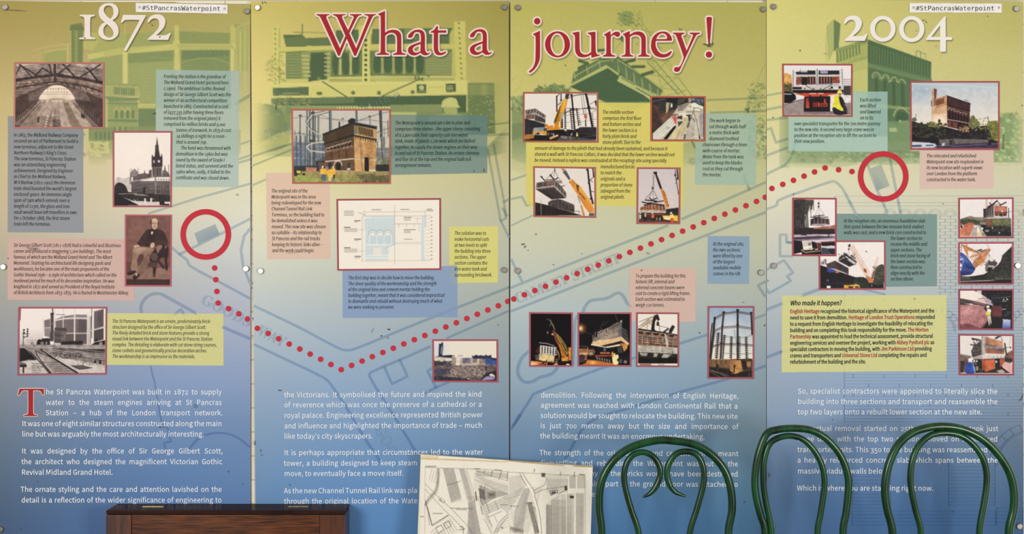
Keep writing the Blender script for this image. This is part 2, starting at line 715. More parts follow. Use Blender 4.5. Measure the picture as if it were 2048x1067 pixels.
photo(0, 'black and white photograph of a gothic hotel with a clock tower', (6.467, 220, 255), ((38, 45), (808, 45), (800, 1028), (38, 1028)), 'b8606a', '''
R f1e4d8 0,0 841,1067
e f8ede0@.6 350,300 400,300
p b5a5a0@.6 70,700 100,640 180,660 260,650 300,900 60,900
P 8c7d79 255,660 262,590 285,560 320,530 355,560 372,610 400,600 400,700 255,740
L a3948f 6 262,540 262,620
L 8c7d79 6 283,530 283,600
L 8c7d79 6 368,520 368,620
V 6e615e 3a3130 280,690 780,900
P f1e4d8 280,640 540,630 540,640 280,697
P 5a4e4c 300,640 380,600 440,590 450,545 460,590 500,600 510,550 540,545 545,640 300,690
P 6a5d5a 675,640 680,560 700,550 712,480 725,550 770,600 778,640
L 6a5d5a 7 760,480 762,600
P 4a3f3e 595,250 610,110 628,250
P 4a3f3e 585,290 588,225 630,225 634,290
P 3a3030 575,400 590,280 632,280 655,400
P 3a3030 540,510 540,380 550,340 560,375 660,375 670,330 682,380 680,510
P 6b5f5c 545,510 675,500 672,640 552,640
R 4b403e 605,525 628,620
R 4b403e 640,525 660,620
R 4b403e 560,540 575,620
E c9bdb2 571,440 10,20
E c9bdb2 635,436 17,18
P 8d807b 580,640 600,640 598,880 582,880
H 8a7c77 4 8 300,700 560,650 0,45
H 6d605c 5 9 440,690 440,860 42,0
H 6d605c 5 5 630,650 630,900 34,0
H 7a6c68 4 4 610,670 778,670 0,60
R 2b2424 430,770 460,860
L b8aaa3 8 285,695 575,640
p 2a2423 60,770 90,720 130,710 200,750 240,860 240,1010 60,1010
P 2d2625 230,830 780,880 780,960 300,960 160,880
P 7d706c 310,850 440,860 520,885 320,880
P d5c8bf 170,900 300,945 560,960 640,965 778,975 778,1008 380,1008
P 1d1818 60,860 150,890 380,1005 60,1005
S e8ddd4 14 12 300,920 560,985
S 2a2423 12 12 200,890 500,960
E e8ddd4 456,940 12,30
E e8ddd4 535,935 12,28
P 221d1d 640,960 700,945 712,985 770,985 770,1008 645,1002
L a89a94 8 120,858 350,850
N .14 5 60,520 780,1010
''')
photo(0, 'brown portrait photograph of a seated bearded man in a frock coat', (6.974, 245, 425), ((36, 25), (692, 28), (685, 1030), (34, 1028)), 'c46070', '''
V 7a544a 6a483f 0,0 732,1067
e 8a6052@.7 250,330 260,320
P 5c3c36 50,690 180,690 180,830 60,870
P 8a685a 50,860 200,790 670,760 670,940 50,940
P 3c2622 50,925 670,930 670,1010 50,1010
p 3a2523 350,235 470,225 560,250 600,310 640,420 620,460 470,470 440,470 300,470 240,470 205,450 235,380 290,300
p 452d2a 445,395 600,390 640,430 600,470 480,465
P 2a1a19 380,240 470,240 440,420 360,480 330,470
p e2cbb4 402,268 430,266 425,285 410,305
p c8a890 400,120 420,90 455,80 490,100 500,150 488,205 450,238 415,205 402,160
e dcc0a6@.8 450,110 45,40
p 4a302a 392,130 402,95 410,140 412,200 430,228 470,228 490,200 497,120 508,150 500,190 470,240 420,236 398,190
p c09e86 412,140 440,130 485,140 482,180 470,205 440,210 418,190
L 5a3a32 6 415,150 435,148
L 5a3a32 6 455,150 475,150
L 8a6456 6 445,150 443,180
L 5a3a32 5 430,196 462,196
L 5a3e38 8 355,400 420,410
L 5a3e38 8 350,425 415,438
L 5a3e38 6 370,370 430,380
p c4a38c 160,470 200,445 240,460 235,485 170,490
p c4a38c 395,440 430,415 450,440 440,480 400,488
p 94735f 145,510 200,480 300,480 380,490 450,520 440,560 380,600 330,680 260,860 195,830 240,720 300,590 250,620 215,740 190,810 125,800 135,660 145,600
p 7a5c4c 340,590 390,580 340,760 265,860 200,840
p a88670 150,510 240,490 330,500 250,560 170,560
p 583c34 225,600 300,590 250,720 215,740
p 2a1a1a 65,860 110,820 190,810 170,845 110,870
p 2a1a1a 140,905 190,860 235,850 240,880 180,925
p c9a894 185,850 205,845 210,870 190,880
p 2e1c1c 390,600 480,480 520,450 580,440 600,500 640,460 630,640 600,640 560,620 480,690 400,700
p 5e4540 395,580 440,560 490,590 480,660 420,660
p 8a6a60 480,470 540,450 560,470 510,540 500,570 480,540
P 2a1a1a 420,690 495,690 480,720 470,780 460,890 430,890 425,760
P 2a1a1a 590,560 620,560 635,800 600,800
P 3a2625 500,640 600,760 570,790 500,700
E b09a90 450,740 6,22
L a89088 5 440,850 450,870
p 4a332f 370,700 480,700 470,750 360,745
N .1 6
''')
photo(0, 'black and white photograph of rail tracks, steam engines and gasholders', (7.411, 30, 608), ((52, 38), (1370, 38), (1362, 1040), (40, 1052)), 'b05866', '''
R f0e4dc 0,0 1408,1067
V f0e4dc c9bfba 60,350 420,600
P 8a7d7c 590,230 700,180 900,150 1080,155 1090,560 590,560
P 6f6262 590,250 710,235 900,222 1090,225 1090,420 590,430
P 5c5050 940,230 1085,230 1085,560 940,560
P 5e5252 740,430 1090,430 1090,590 740,590
P 8d8180 435,240 525,215 525,490 440,470
P 7a6e6d 440,240 520,225 520,340 440,345
P 6a5e5e 1165,110 1320,60 1320,330 1165,370
P 4a4040 1165,390 1320,350 1320,520 1170,560
P 5a5050 1230,110 1310,80 1310,320 1230,330
H e3d9d2 12 2 600,240 600,560 117,-20
L e3d9d2 18 600,240 720,212 900,204 1090,208
L d8cdc6 10 410,350 520,345
L d8cdc6 8 410,240 520,205
L e3d9d2 12 750,430 1090,428
L e3d9d2 20 888,60 885,540
L d8cdc6 12 723,60 716,350
L e3d9d2 18 1080,130 1075,585
L b8adaa 14 1105,170 1100,585
L 3c3434 10 1130,180 1120,585
L ece3dc 30 1160,90 1155,585
L 3c3434 8 1140,60 1140,500
L ece3dc 24 1330,60 1328,520
L c9bfba 14 1110,390 1330,345
L c9bfba 12 1110,120 1330,60
L d8cdc6 10 417,220 420,480
L d8cdc6 10 600,60 598,350
P 4a4040 532,130 575,130 575,545 510,550 530,400
P 3a3030 528,125 582,125 580,155 528,155
L 3a3030 16 560,65 562,120
L 8a7d7c 10 525,285 580,290
L 5a5050 9 620,150 740,155
P 6c6060 580,385 760,400 760,430 690,430 690,590 580,600
P 4a4040 588,345 765,350 770,400 590,385
R 5a5050 590,400 690,590
P 756a69 690,430 770,430 740,540 690,560
H 2f2828 10 5 600,440 600,470 28,2
H 2f2828 9 5 600,520 600,560 28,2
P d9cfc8 590,570 690,580 690,605 590,605
P 231d1e 320,600 330,540 360,515 420,530 510,530 525,570 520,640 400,645 340,630
P 2a2323 400,505 510,500 520,530 400,530
E 9a8d8b 470,575 20,22
R 9a8d8b 385,555 430,600
H 0f0c0c 6 5 380,545 380,620 25,0
P 201b1b 680,620 690,560 800,545 1005,540 1005,645 860,650 700,635
R 4a4040 700,540 790,556
H 3a3434 5 3 830,560 1000,560 0,24
P 151112 1130,600 1190,560 1340,530 1340,665 1150,660
E 8a7f7c 1275,580 25,28
P 151112 1190,540 1210,500 1230,540
V 8f8380 b3a8a2 60,600 1340,660
P 8a7f7b 60,640 560,650 1340,680 1340,1030 60,1030
P 3a3232 540,650 1340,665 1340,730 700,670
H 2a2323 7 4 560,710 1340,840 0,-28
H d5cbc4 5 4 520,690 1340,805 30,-26
P c4b9b2 470,760 800,810 1340,900 1340,1030 950,1020 700,880
P d0c5be 680,810 880,820 1340,960 1340,1030 1020,1030
P 1a1516 75,650 130,650 250,740 330,830 200,820 75,850
P c9beb7 75,850 340,820 500,1030 75,1030
P a0948f 320,690 460,730 900,1020 560,1020 400,840
H 5d5350 11 6 440,860 660,860 40,32
H 6a5f5c 9 5 250,880 380,880 0,32
L 2a2323 16 310,680 330,740 400,850 540,1020
L e6ddd6 8 325,690 345,750 415,850 560,1020
L 2a2323 14 130,650 230,700 350,830 520,1020
L c4b9b2 6 145,650 245,700 370,830
L 171213 22 390,670 560,790 740,900 930,1015
L d9cfc8 7 420,680 580,780 950,1010
L 2a2323 10 330,700 480,760 620,830
S 2f2828 60 14 560,720 1000,800
S 4a4141 60 10 900,820 1340,900
S 2f2828 12 14 340,850 460,960
P 5c5250 840,905 1010,900 1150,940 960,965
L 2a2323 8 840,910 960,965 1150,940
R 1f1a1b 1175,830 1207,870
R 1f1a1b 1250,830 1282,885
P 6a5f5c 75,845 170,880 170,900 75,900
P 1a1516 75,895 175,895 175,930 75,930
R 2a2323 115,900 140,1020
L 2a2323 9 130,370 125,600
L 2a2323 9 190,360 188,480
L 2a2323 10 115,435 205,437
L 2a2323 8 125,490 190,478
E 2a2323 138,380 12,14
E 2a2323 138,420 12,14
E 2a2323 190,370 12,14
E 2a2323 190,405 12,14
E 2a2323 188,468 12,12
E 2a2323 135,485 12,12
E 8a7f7b 260,580 30,26
L a0948f 7 175,535 320,535
H a0948f 5 4 200,520 200,590 35,0
P 8e3a44 75,50 92,50 85,240 75,240
N .16 6 60,560 1340,1030
N .05 8
''')
photo(1, 'colour photograph of the brick water tower among gasholders, people in orange vests', (6.796, 580, 213), ((18, 32), (1370, 32), (1372, 1052), (32, 1050)), 'c46a5c', '''
V cbc4b8 c8c0ae 0,0 1400,560
P 6a7480 50,480 480,500 480,810 50,810
P 7d858a 50,480 300,500 300,600 50,560
H 9aa0a0 14 3 50,530 480,545 0,85
H 4b5662 16 7 90,400 90,810 60,0
L 7a6a66 6 50,160 230,130 520,170 760,200 1080,180 1350,220
L 7a6a66 6 400,110 530,160 700,180
L 6a7070 9 900,200 1210,100 1350,70
L 6a7070 6 50,370 200,375 460,430
L 777e7e 7 60,355 460,405
L 6a6a66 18 140,120 132,640
R 5a605c 120,108 162,135
R 5a605c 115,345 150,360
L 7c8484 12 68,330 70,600
L 7c8484 10 190,360 190,600
L 5a5e5c 22 232,55 230,810
L a0a49e 10 222,55 222,810
L 5a5e5c 22 270,55 268,810
L 4c504e 28 315,70 312,810
L 9ca09a 14 300,100 298,810
L 4c504e 14 345,130 338,810
L 7a7f7a 24 388,130 380,800
L bab4a6 18 220,220 300,110 520,60
L 4a4e4c 8 210,210 290,95 470,60
L 4a4e4c 8 235,235 320,135 560,70
L bab4a6 14 230,250 270,310 460,410
L 4a4e4c 7 240,240 280,300 380,350
L bab4a6 18 225,540 300,500 460,480
L 4a4e4c 7 215,525 290,480 450,455
L c9c3b5 18 235,555 270,600 480,620
R 3c403e 285,75 335,105
R 3c403e 275,450 330,480
L 70767a 34 548,60 550,330
L 3e4444 12 537,60 540,330
L 8e9494 10 566,60 568,330
L 6a7072 24 900,60 905,205
L 4c5254 10 912,60 915,205
L 53585a 36 1232,60 1245,420
L 2e3436 14 1218,60 1235,420
L 7d7f78 54 1260,430 1282,740
L 4a4c48 12 1240,430 1258,740
L 8b8f8c 20 1085,130 1090,240
R 5a605c 1065,125 1102,150
L 74787a 16 1330,190 1335,400
L 74787a 16 1190,480 1195,780
L a09a90 10 1180,360 1350,360
L a09a90 8 1190,610 1350,600
L 77716a 8 1280,280 1290,500
L 666a66 8 1180,350 1350,290
P 6c7264 1160,740 1350,720 1350,800 1160,800
S 7a7c60 60 22 1170,700 1345,790
P 2c2f2e 1160,790 1350,785 1350,900 1160,900
P 2a2826 445,375 865,205 1180,265 1182,310 1165,440 870,400 470,520
P 463628 458,390 865,235 868,375 468,505
P c09a66 868,250 1180,310 1175,445 870,390
H 2e1f16 11 12 935,275 940,370 17,4
H 4a3a2c 9 12 650,320 650,430 18,-6
H 5a4630 8 8 470,400 475,500 22,-9
P 4a5a4c@.6 868,250 925,262 925,370 870,375
L 26282a 14 445,378 865,210 1182,275
L 8a8d88 8 875,212 1182,268
P 24282a 790,185 840,155 890,170 890,210 790,225
L 24282a 20 672,215 672,280
L 8a9090 8 718,160 718,240
R 5a5c58 703,158 733,175
P 6a4c34 470,515 870,400 885,930 600,880 560,820 480,810
P 57402d 480,530 860,430 880,560 485,620
P cfa16a 870,410 1178,470 1155,915 1000,925 885,930
P c2935c 1000,440 1178,470 1160,900 1080,910
L 3c3a36 22 470,515 870,398 1170,455
L 22201e 10 470,505 870,388 1175,445
H 3c342c 10 9 890,415 895,440 34,6
H d9d2c4 8 8 488,585 505,560 44,-13
H d9d2c4 7 8 505,560 530,560 44,-13
H 1f1a16 17 7 517,580 520,610 49,-14
H d9d2c4 7 7 510,612 535,608 52,-13
H 30241c 8 3 565,600 570,720 98,-18
P 8b7660 480,600 870,540 870,550 480,625
P d4cbbb 480,740 865,700 865,715 480,755
L d9d0c0 8 865,715 1175,728
L d9d0c0 22 1078,868 1160,872
P 26201c 1012,700 1040,680 1070,700 1075,915 1030,925 1012,850
l 7a5a3c 9 1008,700 1020,665 1045,650 1070,670 1085,720
P 26221e 625,780 660,755 690,780 690,860 630,860
l d4cbbb 12 600,800 615,755 655,738 695,755 705,800
R 3a3a3c 775,760 822,835
R c9c2b4 778,835 820,862
R 38302c 520,765 570,830
P 3a3430 350,745 470,680 475,740 470,860 360,860
P 505650 355,745 465,685 475,735 360,748
R 6a5240 385,760 480,870
L cfc5b4 10 390,860 500,855
L d9cbb4 14 630,875 885,880
P 8a3c2e 690,880 885,885 885,910 690,905
L d9cbb4 10 690,912 885,915
L 6a4c34 7 945,430 970,720 1000,960
L 5a4030 5 965,430 990,720
R 30363a 55,805 400,880
P c08068 215,820 365,830 360,880 215,880
V a99560 8f9050 45,880 1350,1035
P 9ba055 45,920 300,960 480,1000 350,1035 45,1035
P 6c6444 900,930 1350,890 1350,1035 1000,1035
S 8a7a48 90 16 300,880 1340,1030
S 5a5838 50 18 900,920 1345,1030
P 9a8a58 1160,880 1350,900 1350,930 1160,940
P 2a2a28 55,880 150,880 160,910 60,940
P e0c040 90,870 150,875 145,910 95,905
E 2a2a28 80,938 20,8
E 2a2a28 190,920 20,15
p e5b04a 420,850 445,835 460,850 455,915 422,918
p e8a83c 450,845 480,840 498,860 495,925 450,922
p eab848 505,890 535,850 575,860 590,895 575,965 530,965
p eab04a 578,845 600,835 622,870 618,915 585,925
E f0ece0 445,820 13,13
E f0ece0 587,821 13,13
E 3a3028 470,830 12,12
E 4a3426 540,842 13,14
P 4a6278 430,918 455,918 450,1000 430,1000
P 4a6278 458,920 490,920 485,1005 460,1005
R e6dccc 525,965 540,1012
R e6dccc 546,965 560,1012
P 2c3448 585,925 612,925 605,1000 590,960
N .13 6 50,380 1350,1030
N .04 8
''')
photo(1, 'white architectural drawing of the main wall elevation', (7.02, 670, 393), ((22, 32), (1488, 20), (1490, 1028), (34, 1038)), 'b05058', '''
R f2e9da 0,0 1516,1067
P cfdcdd@.8 410,270 840,265 840,650 430,665 430,450 410,415
P cfdcdd@.8 430,670 840,680 840,690 765,740 760,895 425,900
R f2e9da 540,715 655,820
p f2e9da 760,760 790,720 840,700 845,895 760,895
R cbdadc@.9 1222,265 1270,430
P cbdadc@.9 1210,385 1255,420 1255,840 1270,895 1210,895
R f0ece2 415,290 510,302
H a9bcc2@.6 3 8 540,290 540,415 40,0
H d9e4e4 10 8 560,300 560,410 40,0
H a9bcc2@.5 3 34 430,320 840,316 0,10
H b0c0c6@.6 3 20 430,680 755,678 0,11
E a3b6bd 530,525 62,62
E eef0ea 530,527 52,52
E 9db2ba 530,530 40,40
E f2e9da 530,532 34,34
E a3b6bd 638,525 62,62
E eef0ea 638,527 52,52
E 9db2ba 638,530 40,40
E f2e9da 638,532 34,34
E a3b6bd 742,525 62,62
E eef0ea 742,527 52,52
E 9db2ba 742,530 40,40
E f2e9da 742,532 34,34
P cfdcde 430,550 840,548 840,668 430,670
H eef0ea 14 4 485,540 485,672 103,0
H a3b6bd 2 16 475,545 475,668 24,0
H a9bcc2 2 9 430,560 840,558 0,13
R f4f0e6 455,672 840,684
R f4f0e6 430,818 755,828
R f4f0e6 430,852 755,866
l a3b6bd 10 720,745 745,705 800,682 840,676
l eef0ea 18 735,745 765,712 810,696 840,692
H 8d7e70@.6 3 9 427,430 427,446 46,0
L 7a7068 3 840,120 840,950
L 7a7068 3 410,213 1270,210
L 8a8078 3 410,190 410,270
L 8a8078 3 1270,190 1272,430
L 9a9088 3 370,902 1350,895
L 7a7068 3 382,270 385,905
L 8a8078 3 380,268 1345,268
L 7a7068 4 842,383 1220,382
L a49a90 3 842,640 1210,640
L a49a90 3 842,660 1210,660
L 8a8078 3 330,465 430,463
L 8a8078 3 330,762 425,760
l 6a6058 4 330,230 380,235 430,260
H 8a8078 4 3 895,385 895,425 110,0
L 8a8078 3 1120,305 1215,303
L 8a8078 3 1158,305 1158,370
L 8a8078 3 1180,400 1182,500
H b0a69a 3 12 1270,310 1345,308 0,52
H 4a443e 8 12 1350,290 1364,290 0,53
H 6a625a 5 4 130,203 262,203 0,20
H 2a2622 9 1 275,338 355,338 0,0
H 6a625a 5 1 275,357 318,357 0,0
H 2a2622 9 1 132,430 215,430 0,0
H 6a625a 5 3 132,450 312,450 0,19
H 2a2622 9 1 275,596 365,596 0,0
H 6a625a 5 1 275,616 330,616 0,0
H 2a2622 9 1 132,717 215,717 0,0
H 6a625a 5 3 132,737 314,737 0,19
H 2a2622 9 1 278,838 362,838 0,0
H 6a625a 5 1 278,858 350,858 0,0
L 4a443e 6 520,183 645,183
L 4a443e 6 920,180 1042,180
L 4a443e 6 1290,176 1360,176
L 4a443e 6 1290,197 1380,197
L 4a443e 7 970,290 1076,290
H 6a625a 5 2 970,310 1060,310 0,20
L 4a443e 7 970,463 1130,463
H 6a625a 5 2 970,484 1060,484 0,20
L 6a625a 6 970,597 1085,597
''')
photo(1, 'colour photograph of a cleared demolition site', (11.35, 860, 674), ((52, 45), (1545, 45), (1552, 1022), (60, 1012)), 'b85860', '''
V e6dfd2 e8dfca 0,0 1589,470
e cfd3d8@.8 100,250 420,300
P 23283e 150,430 220,415 480,400 560,420 560,470 100,470
P 262b44 205,140 250,150 265,110 300,120 300,240 280,400 270,430 195,430
P 8d93a0 255,190 290,200 270,370 240,380
E 3a4058 268,215 12,12
R b9bcc0 635,398 748,435
P b5a898 95,430 500,470 920,460 1250,480 1250,640 95,600
R e2dccb 500,430 556,458
P 2c3150 955,400 980,430 1030,400 1070,395 1090,420 1160,400 1180,420 1210,400 1220,430 1270,390 1310,420 1390,395 1400,480 960,480
P 3c5488 1250,480 1510,470 1510,620 1260,620
P 2a3456 1380,460 1510,470 1510,540 1380,500
R c9bfae 95,460 350,545
R d8cfbd 350,470 490,575
P 8f8174 490,465 590,465 590,640 490,600
R dcd2bf 590,450 680,640
R 6c6478 740,470 915,585
R b8ab9c 920,470 985,590
R 8a7a78 985,480 1070,580
R d2c4ac 1070,490 1120,580
R 8f7a70 1120,480 1260,590
R b5aaa0 720,590 1070,640
P 5a5058 95,560 500,590 500,700 95,680
S 3a3840 60 40 100,540 480,660
P 6a5c5a 95,640 1510,630 1510,985 95,985
P 8d7b74 500,650 1200,620 1300,900 400,900
P 4e4a5a 95,700 480,720 300,880 95,900
P 332f38 95,880 500,900 900,950 900,985 95,985
P 2c282e 1250,820 1510,740 1510,985 1150,985
S 3c3438 130 26 100,650 1500,980
S b9aaa2 90 14 450,640 1350,860
S a0938f 60 10 100,860 1200,980
p dcd3c8 1350,860 1385,825 1450,850 1475,890 1420,900
p 8a7fa0 1170,985 1250,900 1400,880 1480,915 1430,960 1300,965 1200,990
E e9e2da 865,938 14,12
E 221c20 1283,700 14,38
N .2 5 95,440 1510,985
''')
photo(2, 'colour photograph of a yellow mobile crane lifting beside a gasholder frame', (9.7, 1040, 180), ((58, 38), (1520, 38), (1524, 1022), (58, 1012)), 'b86a54', '''
R e9e0d4 0,0 1552,1067
L 35302e 10 1030,110 1170,85 1480,90
L 35302e 9 930,160 1060,110 1270,75
L 35302e 9 850,455 1030,390 1310,345 1480,350
L 35302e 9 860,440 1020,370 1310,360 1480,380
L 6a645e 7 860,350 1090,370
L 8d857c 7 830,490 1250,470 1340,450 1480,400
L 8d857c 7 850,630 1230,610 1480,560
L 35302e 8 1350,280 1470,210
L 2b2726 26 712,120 716,410
E 2b2726 712,125 16,16
L 2b2726 12 720,120 770,70
L 3b3634 22 795,70 798,200
E 2b2726 798,200 22,18
L 2b2726 8 720,290 800,230
L 4a4440 8 740,300 800,250
L 1d1a1b 30 1000,90 1025,350 1060,750
R 1d1a1b 978,78 1020,115
R 1d1a1b 1005,350 1055,400
L 1d1a1b 38 1280,80 1330,330 1400,700
R 1d1a1b 1305,310 1360,370
P 26221f 1265,75 1300,75 1300,95 1270,95
P 2a2625 1445,210 1485,200 1485,330 1465,300
L 3a3532 6 1180,85 1240,480
L 3a3532 6 1220,95 1280,480
L 6a6460 6 1320,150 1335,250
L 2a2625 10 1215,330 1240,470
H 2a2524 14 11 860,345 892,350 0,40
H 2a2524 14 11 960,360 1000,362 5,38
H 2a2524 14 9 1078,360 1118,365 8,38
H 2a2524 14 7 1375,460 1410,462 4,38
L 2a2524 16 875,340 880,750
L 2a2524 16 975,360 1005,750
L 2a2524 16 1095,360 1135,700
L 2a2524 22 1270,580 1275,700
P c4685c 1240,480 1290,460 1305,520 1290,575 1245,540
P 5a4f48 105,390 300,360 500,490 490,560 280,460 105,470
H c4bcb4 8 4 120,470 150,380 62,-4
H b5aca4 7 4 310,380 312,460 55,34
P a39a92 100,475 290,435 490,545 490,570 290,465 100,490
P 7a5c4e 105,490 285,465 285,560 105,570
P 3f3836 285,465 490,570 490,640 290,590
H 6b5f58 6 5 300,490 310,580 40,20
L a39a92 18 220,590 300,600 485,665
L a39a92 10 285,470 282,600
P 2d292b 90,555 290,600 490,665 480,770 250,860 90,860
H 433e40 4 5 110,580 110,840 60,10
P d6942c 860,165 925,190 900,300 850,440 825,560 800,740 760,770 640,765 665,680 650,620 700,480 760,340
P f0b040 860,170 900,185 840,430 790,430 830,300
P 8b6024 650,620 760,350 790,300 770,430 700,640 670,650
H 3a2c1c 14 6 680,600 700,560 18,-52
P 4a4238 885,70 965,70 930,185 870,160
L 2a2420 12 935,75 900,175
P b8a88c 790,440 840,440 825,560 810,680 780,560
R f1e6d4 755,610 775,710
P 2a2625 805,560 830,560 830,740 800,740
P d68a34 480,660 540,660 545,700 640,680 650,740 560,760 520,720 480,720
P e2912e 520,720 740,740 740,780 520,780
P 8f989c 265,740 290,730 480,720 460,800 250,800
P 4a4e50 460,740 525,735 525,800 460,800
P dd9c3e 245,800 470,795 520,800 520,875 400,850 245,855
P 2a2625 290,860 350,820 400,860
P 1f1c1c 90,860 560,880 740,790 850,760 1050,770 1200,720 1480,720 1480,985 90,985
P e6e0d8 850,760 905,760 910,790 870,800
P 1f1c1c 520,785 850,760 860,870 520,880
E 6a6058 555,850 18,30
E 6a6058 615,850 16,28
P b87a3c 90,870 160,860 280,870 270,930 150,960 90,950
P d9a070 565,920 730,860 748,890 585,962
P e8e2da 640,850 655,835 660,900 650,905
P d8d4cc 980,850 1015,830 1010,880 985,880
E d8d8c0 1105,835 14,12
P dcd85a 1090,850 1130,850 1130,900 1090,900
P 2e2c30 1150,720 1450,715 1460,880 1150,860
P 4e4a4c 800,880 1000,900 1200,930 1480,950 1480,985 700,985
S 9a8f88 20 20 800,890 1000,950
L 8a8280 6 1200,920 1480,880
S 554d48 40 14 880,780 1150,960
N .13 6 90,360 1485,985
N .05 8
''')
photo(2, 'colour photograph of a cutting saw lying on timber boards', (10.67, 1295, 188), ((62, 42), (1240, 45), (1238, 1010), (60, 1008)), 'c4644e', '''
R 2c2a28 0,0 1280,1067
P cfc5b0 110,840 480,500 640,280 900,180 1190,260 1190,970 110,970
P 4a3730 110,220 300,230 560,330 480,470 110,800
H 7a5644 10 14 120,240 230,300 20,38
H 2a2220 8 8 130,300 300,400 0,55
P 5e4034 270,420 560,340 640,300 480,500 280,640
H 8c7460 8 8 300,520 560,340 10,20
P 343432 110,90 400,90 400,190 110,200
P 4a4c50 110,140 380,90 380,120 110,180
P b0a684 395,180 480,180 430,380 395,420
P 3c3a36 240,180 390,190 390,380 240,370
P e8e4dc 500,190 530,210 530,280 490,290
P 232426 430,90 640,90 600,180 430,170
P 4a463e 640,100 860,90 760,180 640,240
P 8a8078 640,250 860,180 900,190 760,350 640,380
P 3c4450 860,90 1190,90 1190,250 1000,230 860,170
R 7a9aa4 945,90 1005,140
R b08870 870,90 935,170
S 9a9ea4 30 14 1030,100 1190,220
P e8e2cc 940,200 1000,180 1180,280 1180,340 850,330
P b9a88c 890,260 930,235 945,270 910,320
P dcd6c6 110,840 480,510 590,520 600,640 270,965 110,965
H 9c958a 6 4 120,880 520,520 50,28
P 1a1616 330,965 560,690 610,670 600,720 420,965
P d8c89c 430,965 620,700 820,500 870,500 700,800 600,965
P cabd9a 600,965 860,520 900,600 780,965
P b8aea0 780,965 900,640 990,650 1000,965
P a8a29c 1100,400 1190,400 1190,960 1120,960
L 5c5040 6 820,500 600,965
L 8a8074 5 1000,650 960,965
P e4dcc8 620,420 760,400 900,430 860,500 620,480
P b8584e 525,480 600,470 690,500 690,530 620,530 620,640 570,630 560,560 530,520
E cf7068 600,500 26,26
E cf6a60 590,600 24,40
P 4e3230 640,470 740,470 740,530 650,530
E 26221f 718,500 22,46
E 4a4642 716,500 12,32
P 4a5250 640,590 740,580 740,610 660,690
L 2a2826 14 740,590 660,690
L 2a2826 16 520,455 640,440
L 2c2a26 30 840,455 915,455
P 3c3a34 860,460 910,460 920,560 880,600
P 2c2a28 885,590 905,600 860,730 840,700
H 6a6660 8 4 850,640 880,650 -6,28
P 55504a 765,965 780,870 820,830 800,965
E e2e0a0 800,830 20,20
L 3c3a38 10 1000,300 940,480 920,530
L 3c3a38 10 840,380 1160,375
L 3c3a38 10 960,290 1090,300 1180,350
L 4a4844 10 985,400 1050,580 1080,750 1110,920
l 3c3a38 12 930,510 990,550 1000,600
l b8b4a4 8 910,620 950,640 1000,630
l e8e4da 14 950,950 980,915 1060,905 1190,940
P 2a2a2c 1100,860 1130,950 1110,965 1090,930
L 2c2a28 12 640,430 660,450
S 8a8276 20 16 600,240 760,380
S 4a4640 8 12 400,700 460,760
N .14 6
''')
photo(2, 'colour photograph of a building section hanging from an orange crane', (9.7, 1062, 328), ((42, 40), (1258, 58), (1265, 1042), (50, 1025)), 'b8685c', '''
R e6dcd2 0,0 1310,1067
L 1c1a1c 32 1100,100 1120,300 1160,600 1200,760
L 2c2a2c 10 1130,330 1230,230
L 2c2a2c 10 1140,520 1230,540
L 1c1a1c 24 1200,90 1215,250
L 2c2a2c 8 1120,280 1200,350
E 1c1a1c 1085,110 18,18
E 1c1a1c 1120,365 20,16
E 1c1a1c 1155,670 18,16
P 5a5a62 620,120 680,120 765,280 735,310 630,160
P b48a5c 580,85 640,85 680,120 630,150
L 2a2a2e 12 620,150 745,300
P dc9038 735,330 800,290 860,360 920,400 1010,520 1220,860 1220,940 1130,945 1030,820 920,620 850,520 745,350
P e8a850 880,380 960,430 1210,800 1200,850 1040,620 950,520
P 5a3c24 870,390 930,410 920,540 990,590 960,600 900,520
P 6a4424 1000,600 1060,690 1040,690 980,610
L b86c28 8 930,610 1120,930
L 3a2c20 12 740,350 760,365
P 9a9aa2 895,620 925,605 970,790 945,760
P cc8434 955,800 985,790 1050,1005 1010,1005
P 55544e 1130,950 1225,950 1225,1005 1120,1005
L 2a2422 20 190,240 270,320
L 2a2422 24 370,210 450,300
L 2a2422 22 470,300 520,265
E 2a2422 205,245 18,14
E 2a2422 380,215 20,16
L 3a3432 14 290,310 440,295
L 3a3432 16 490,330 590,330
L 3a3432 16 520,360 600,360
L 2a2422 14 590,430 650,415
L 2a2422 18 460,90 460,130
L 4a4440 7 455,130 290,300
L 4a4440 7 465,140 440,230
L 4a4440 7 470,140 530,270 570,310
P 564842 105,365 290,330 455,310 600,440 680,560 675,660 450,440 100,470
P 7c5a4c 290,340 440,325 440,390 290,400
H 9a9088 9 4 115,460 125,365 110,-14
P 6b5048 470,340 520,385 520,470 470,420
H 9a9088 9 5 460,330 462,420 55,55
P a8a09a 90,460 450,405 680,640 675,665 450,445 92,485
P 3a302e 92,485 450,445 670,660 400,685
H 8a807a 10 5 200,495 225,490 65,-8
H 5a504c 8 5 470,500 490,500 30,40
H 5a504c 7 5 300,520 500,660 30,-15
P 433a38 330,740 400,700 520,680 600,690 840,790 840,930 540,870 340,830
H 8a7f78 10 8 600,700 610,730 32,13
H 6a5f5a 8 7 400,720 400,830 65,6
P 6b625c 520,850 840,925 840,945 510,870
L 7a706a 10 350,830 440,730
P 2a2423 80,740 180,760 340,800 540,870 840,950 1000,995 80,1000
L 9a9288 10 190,690 200,990
L b8b0a6 6 185,680 195,790
L 2a2422 8 850,910 940,915 935,950
N .12 6 80,300 900,1005
N .04 8
''')
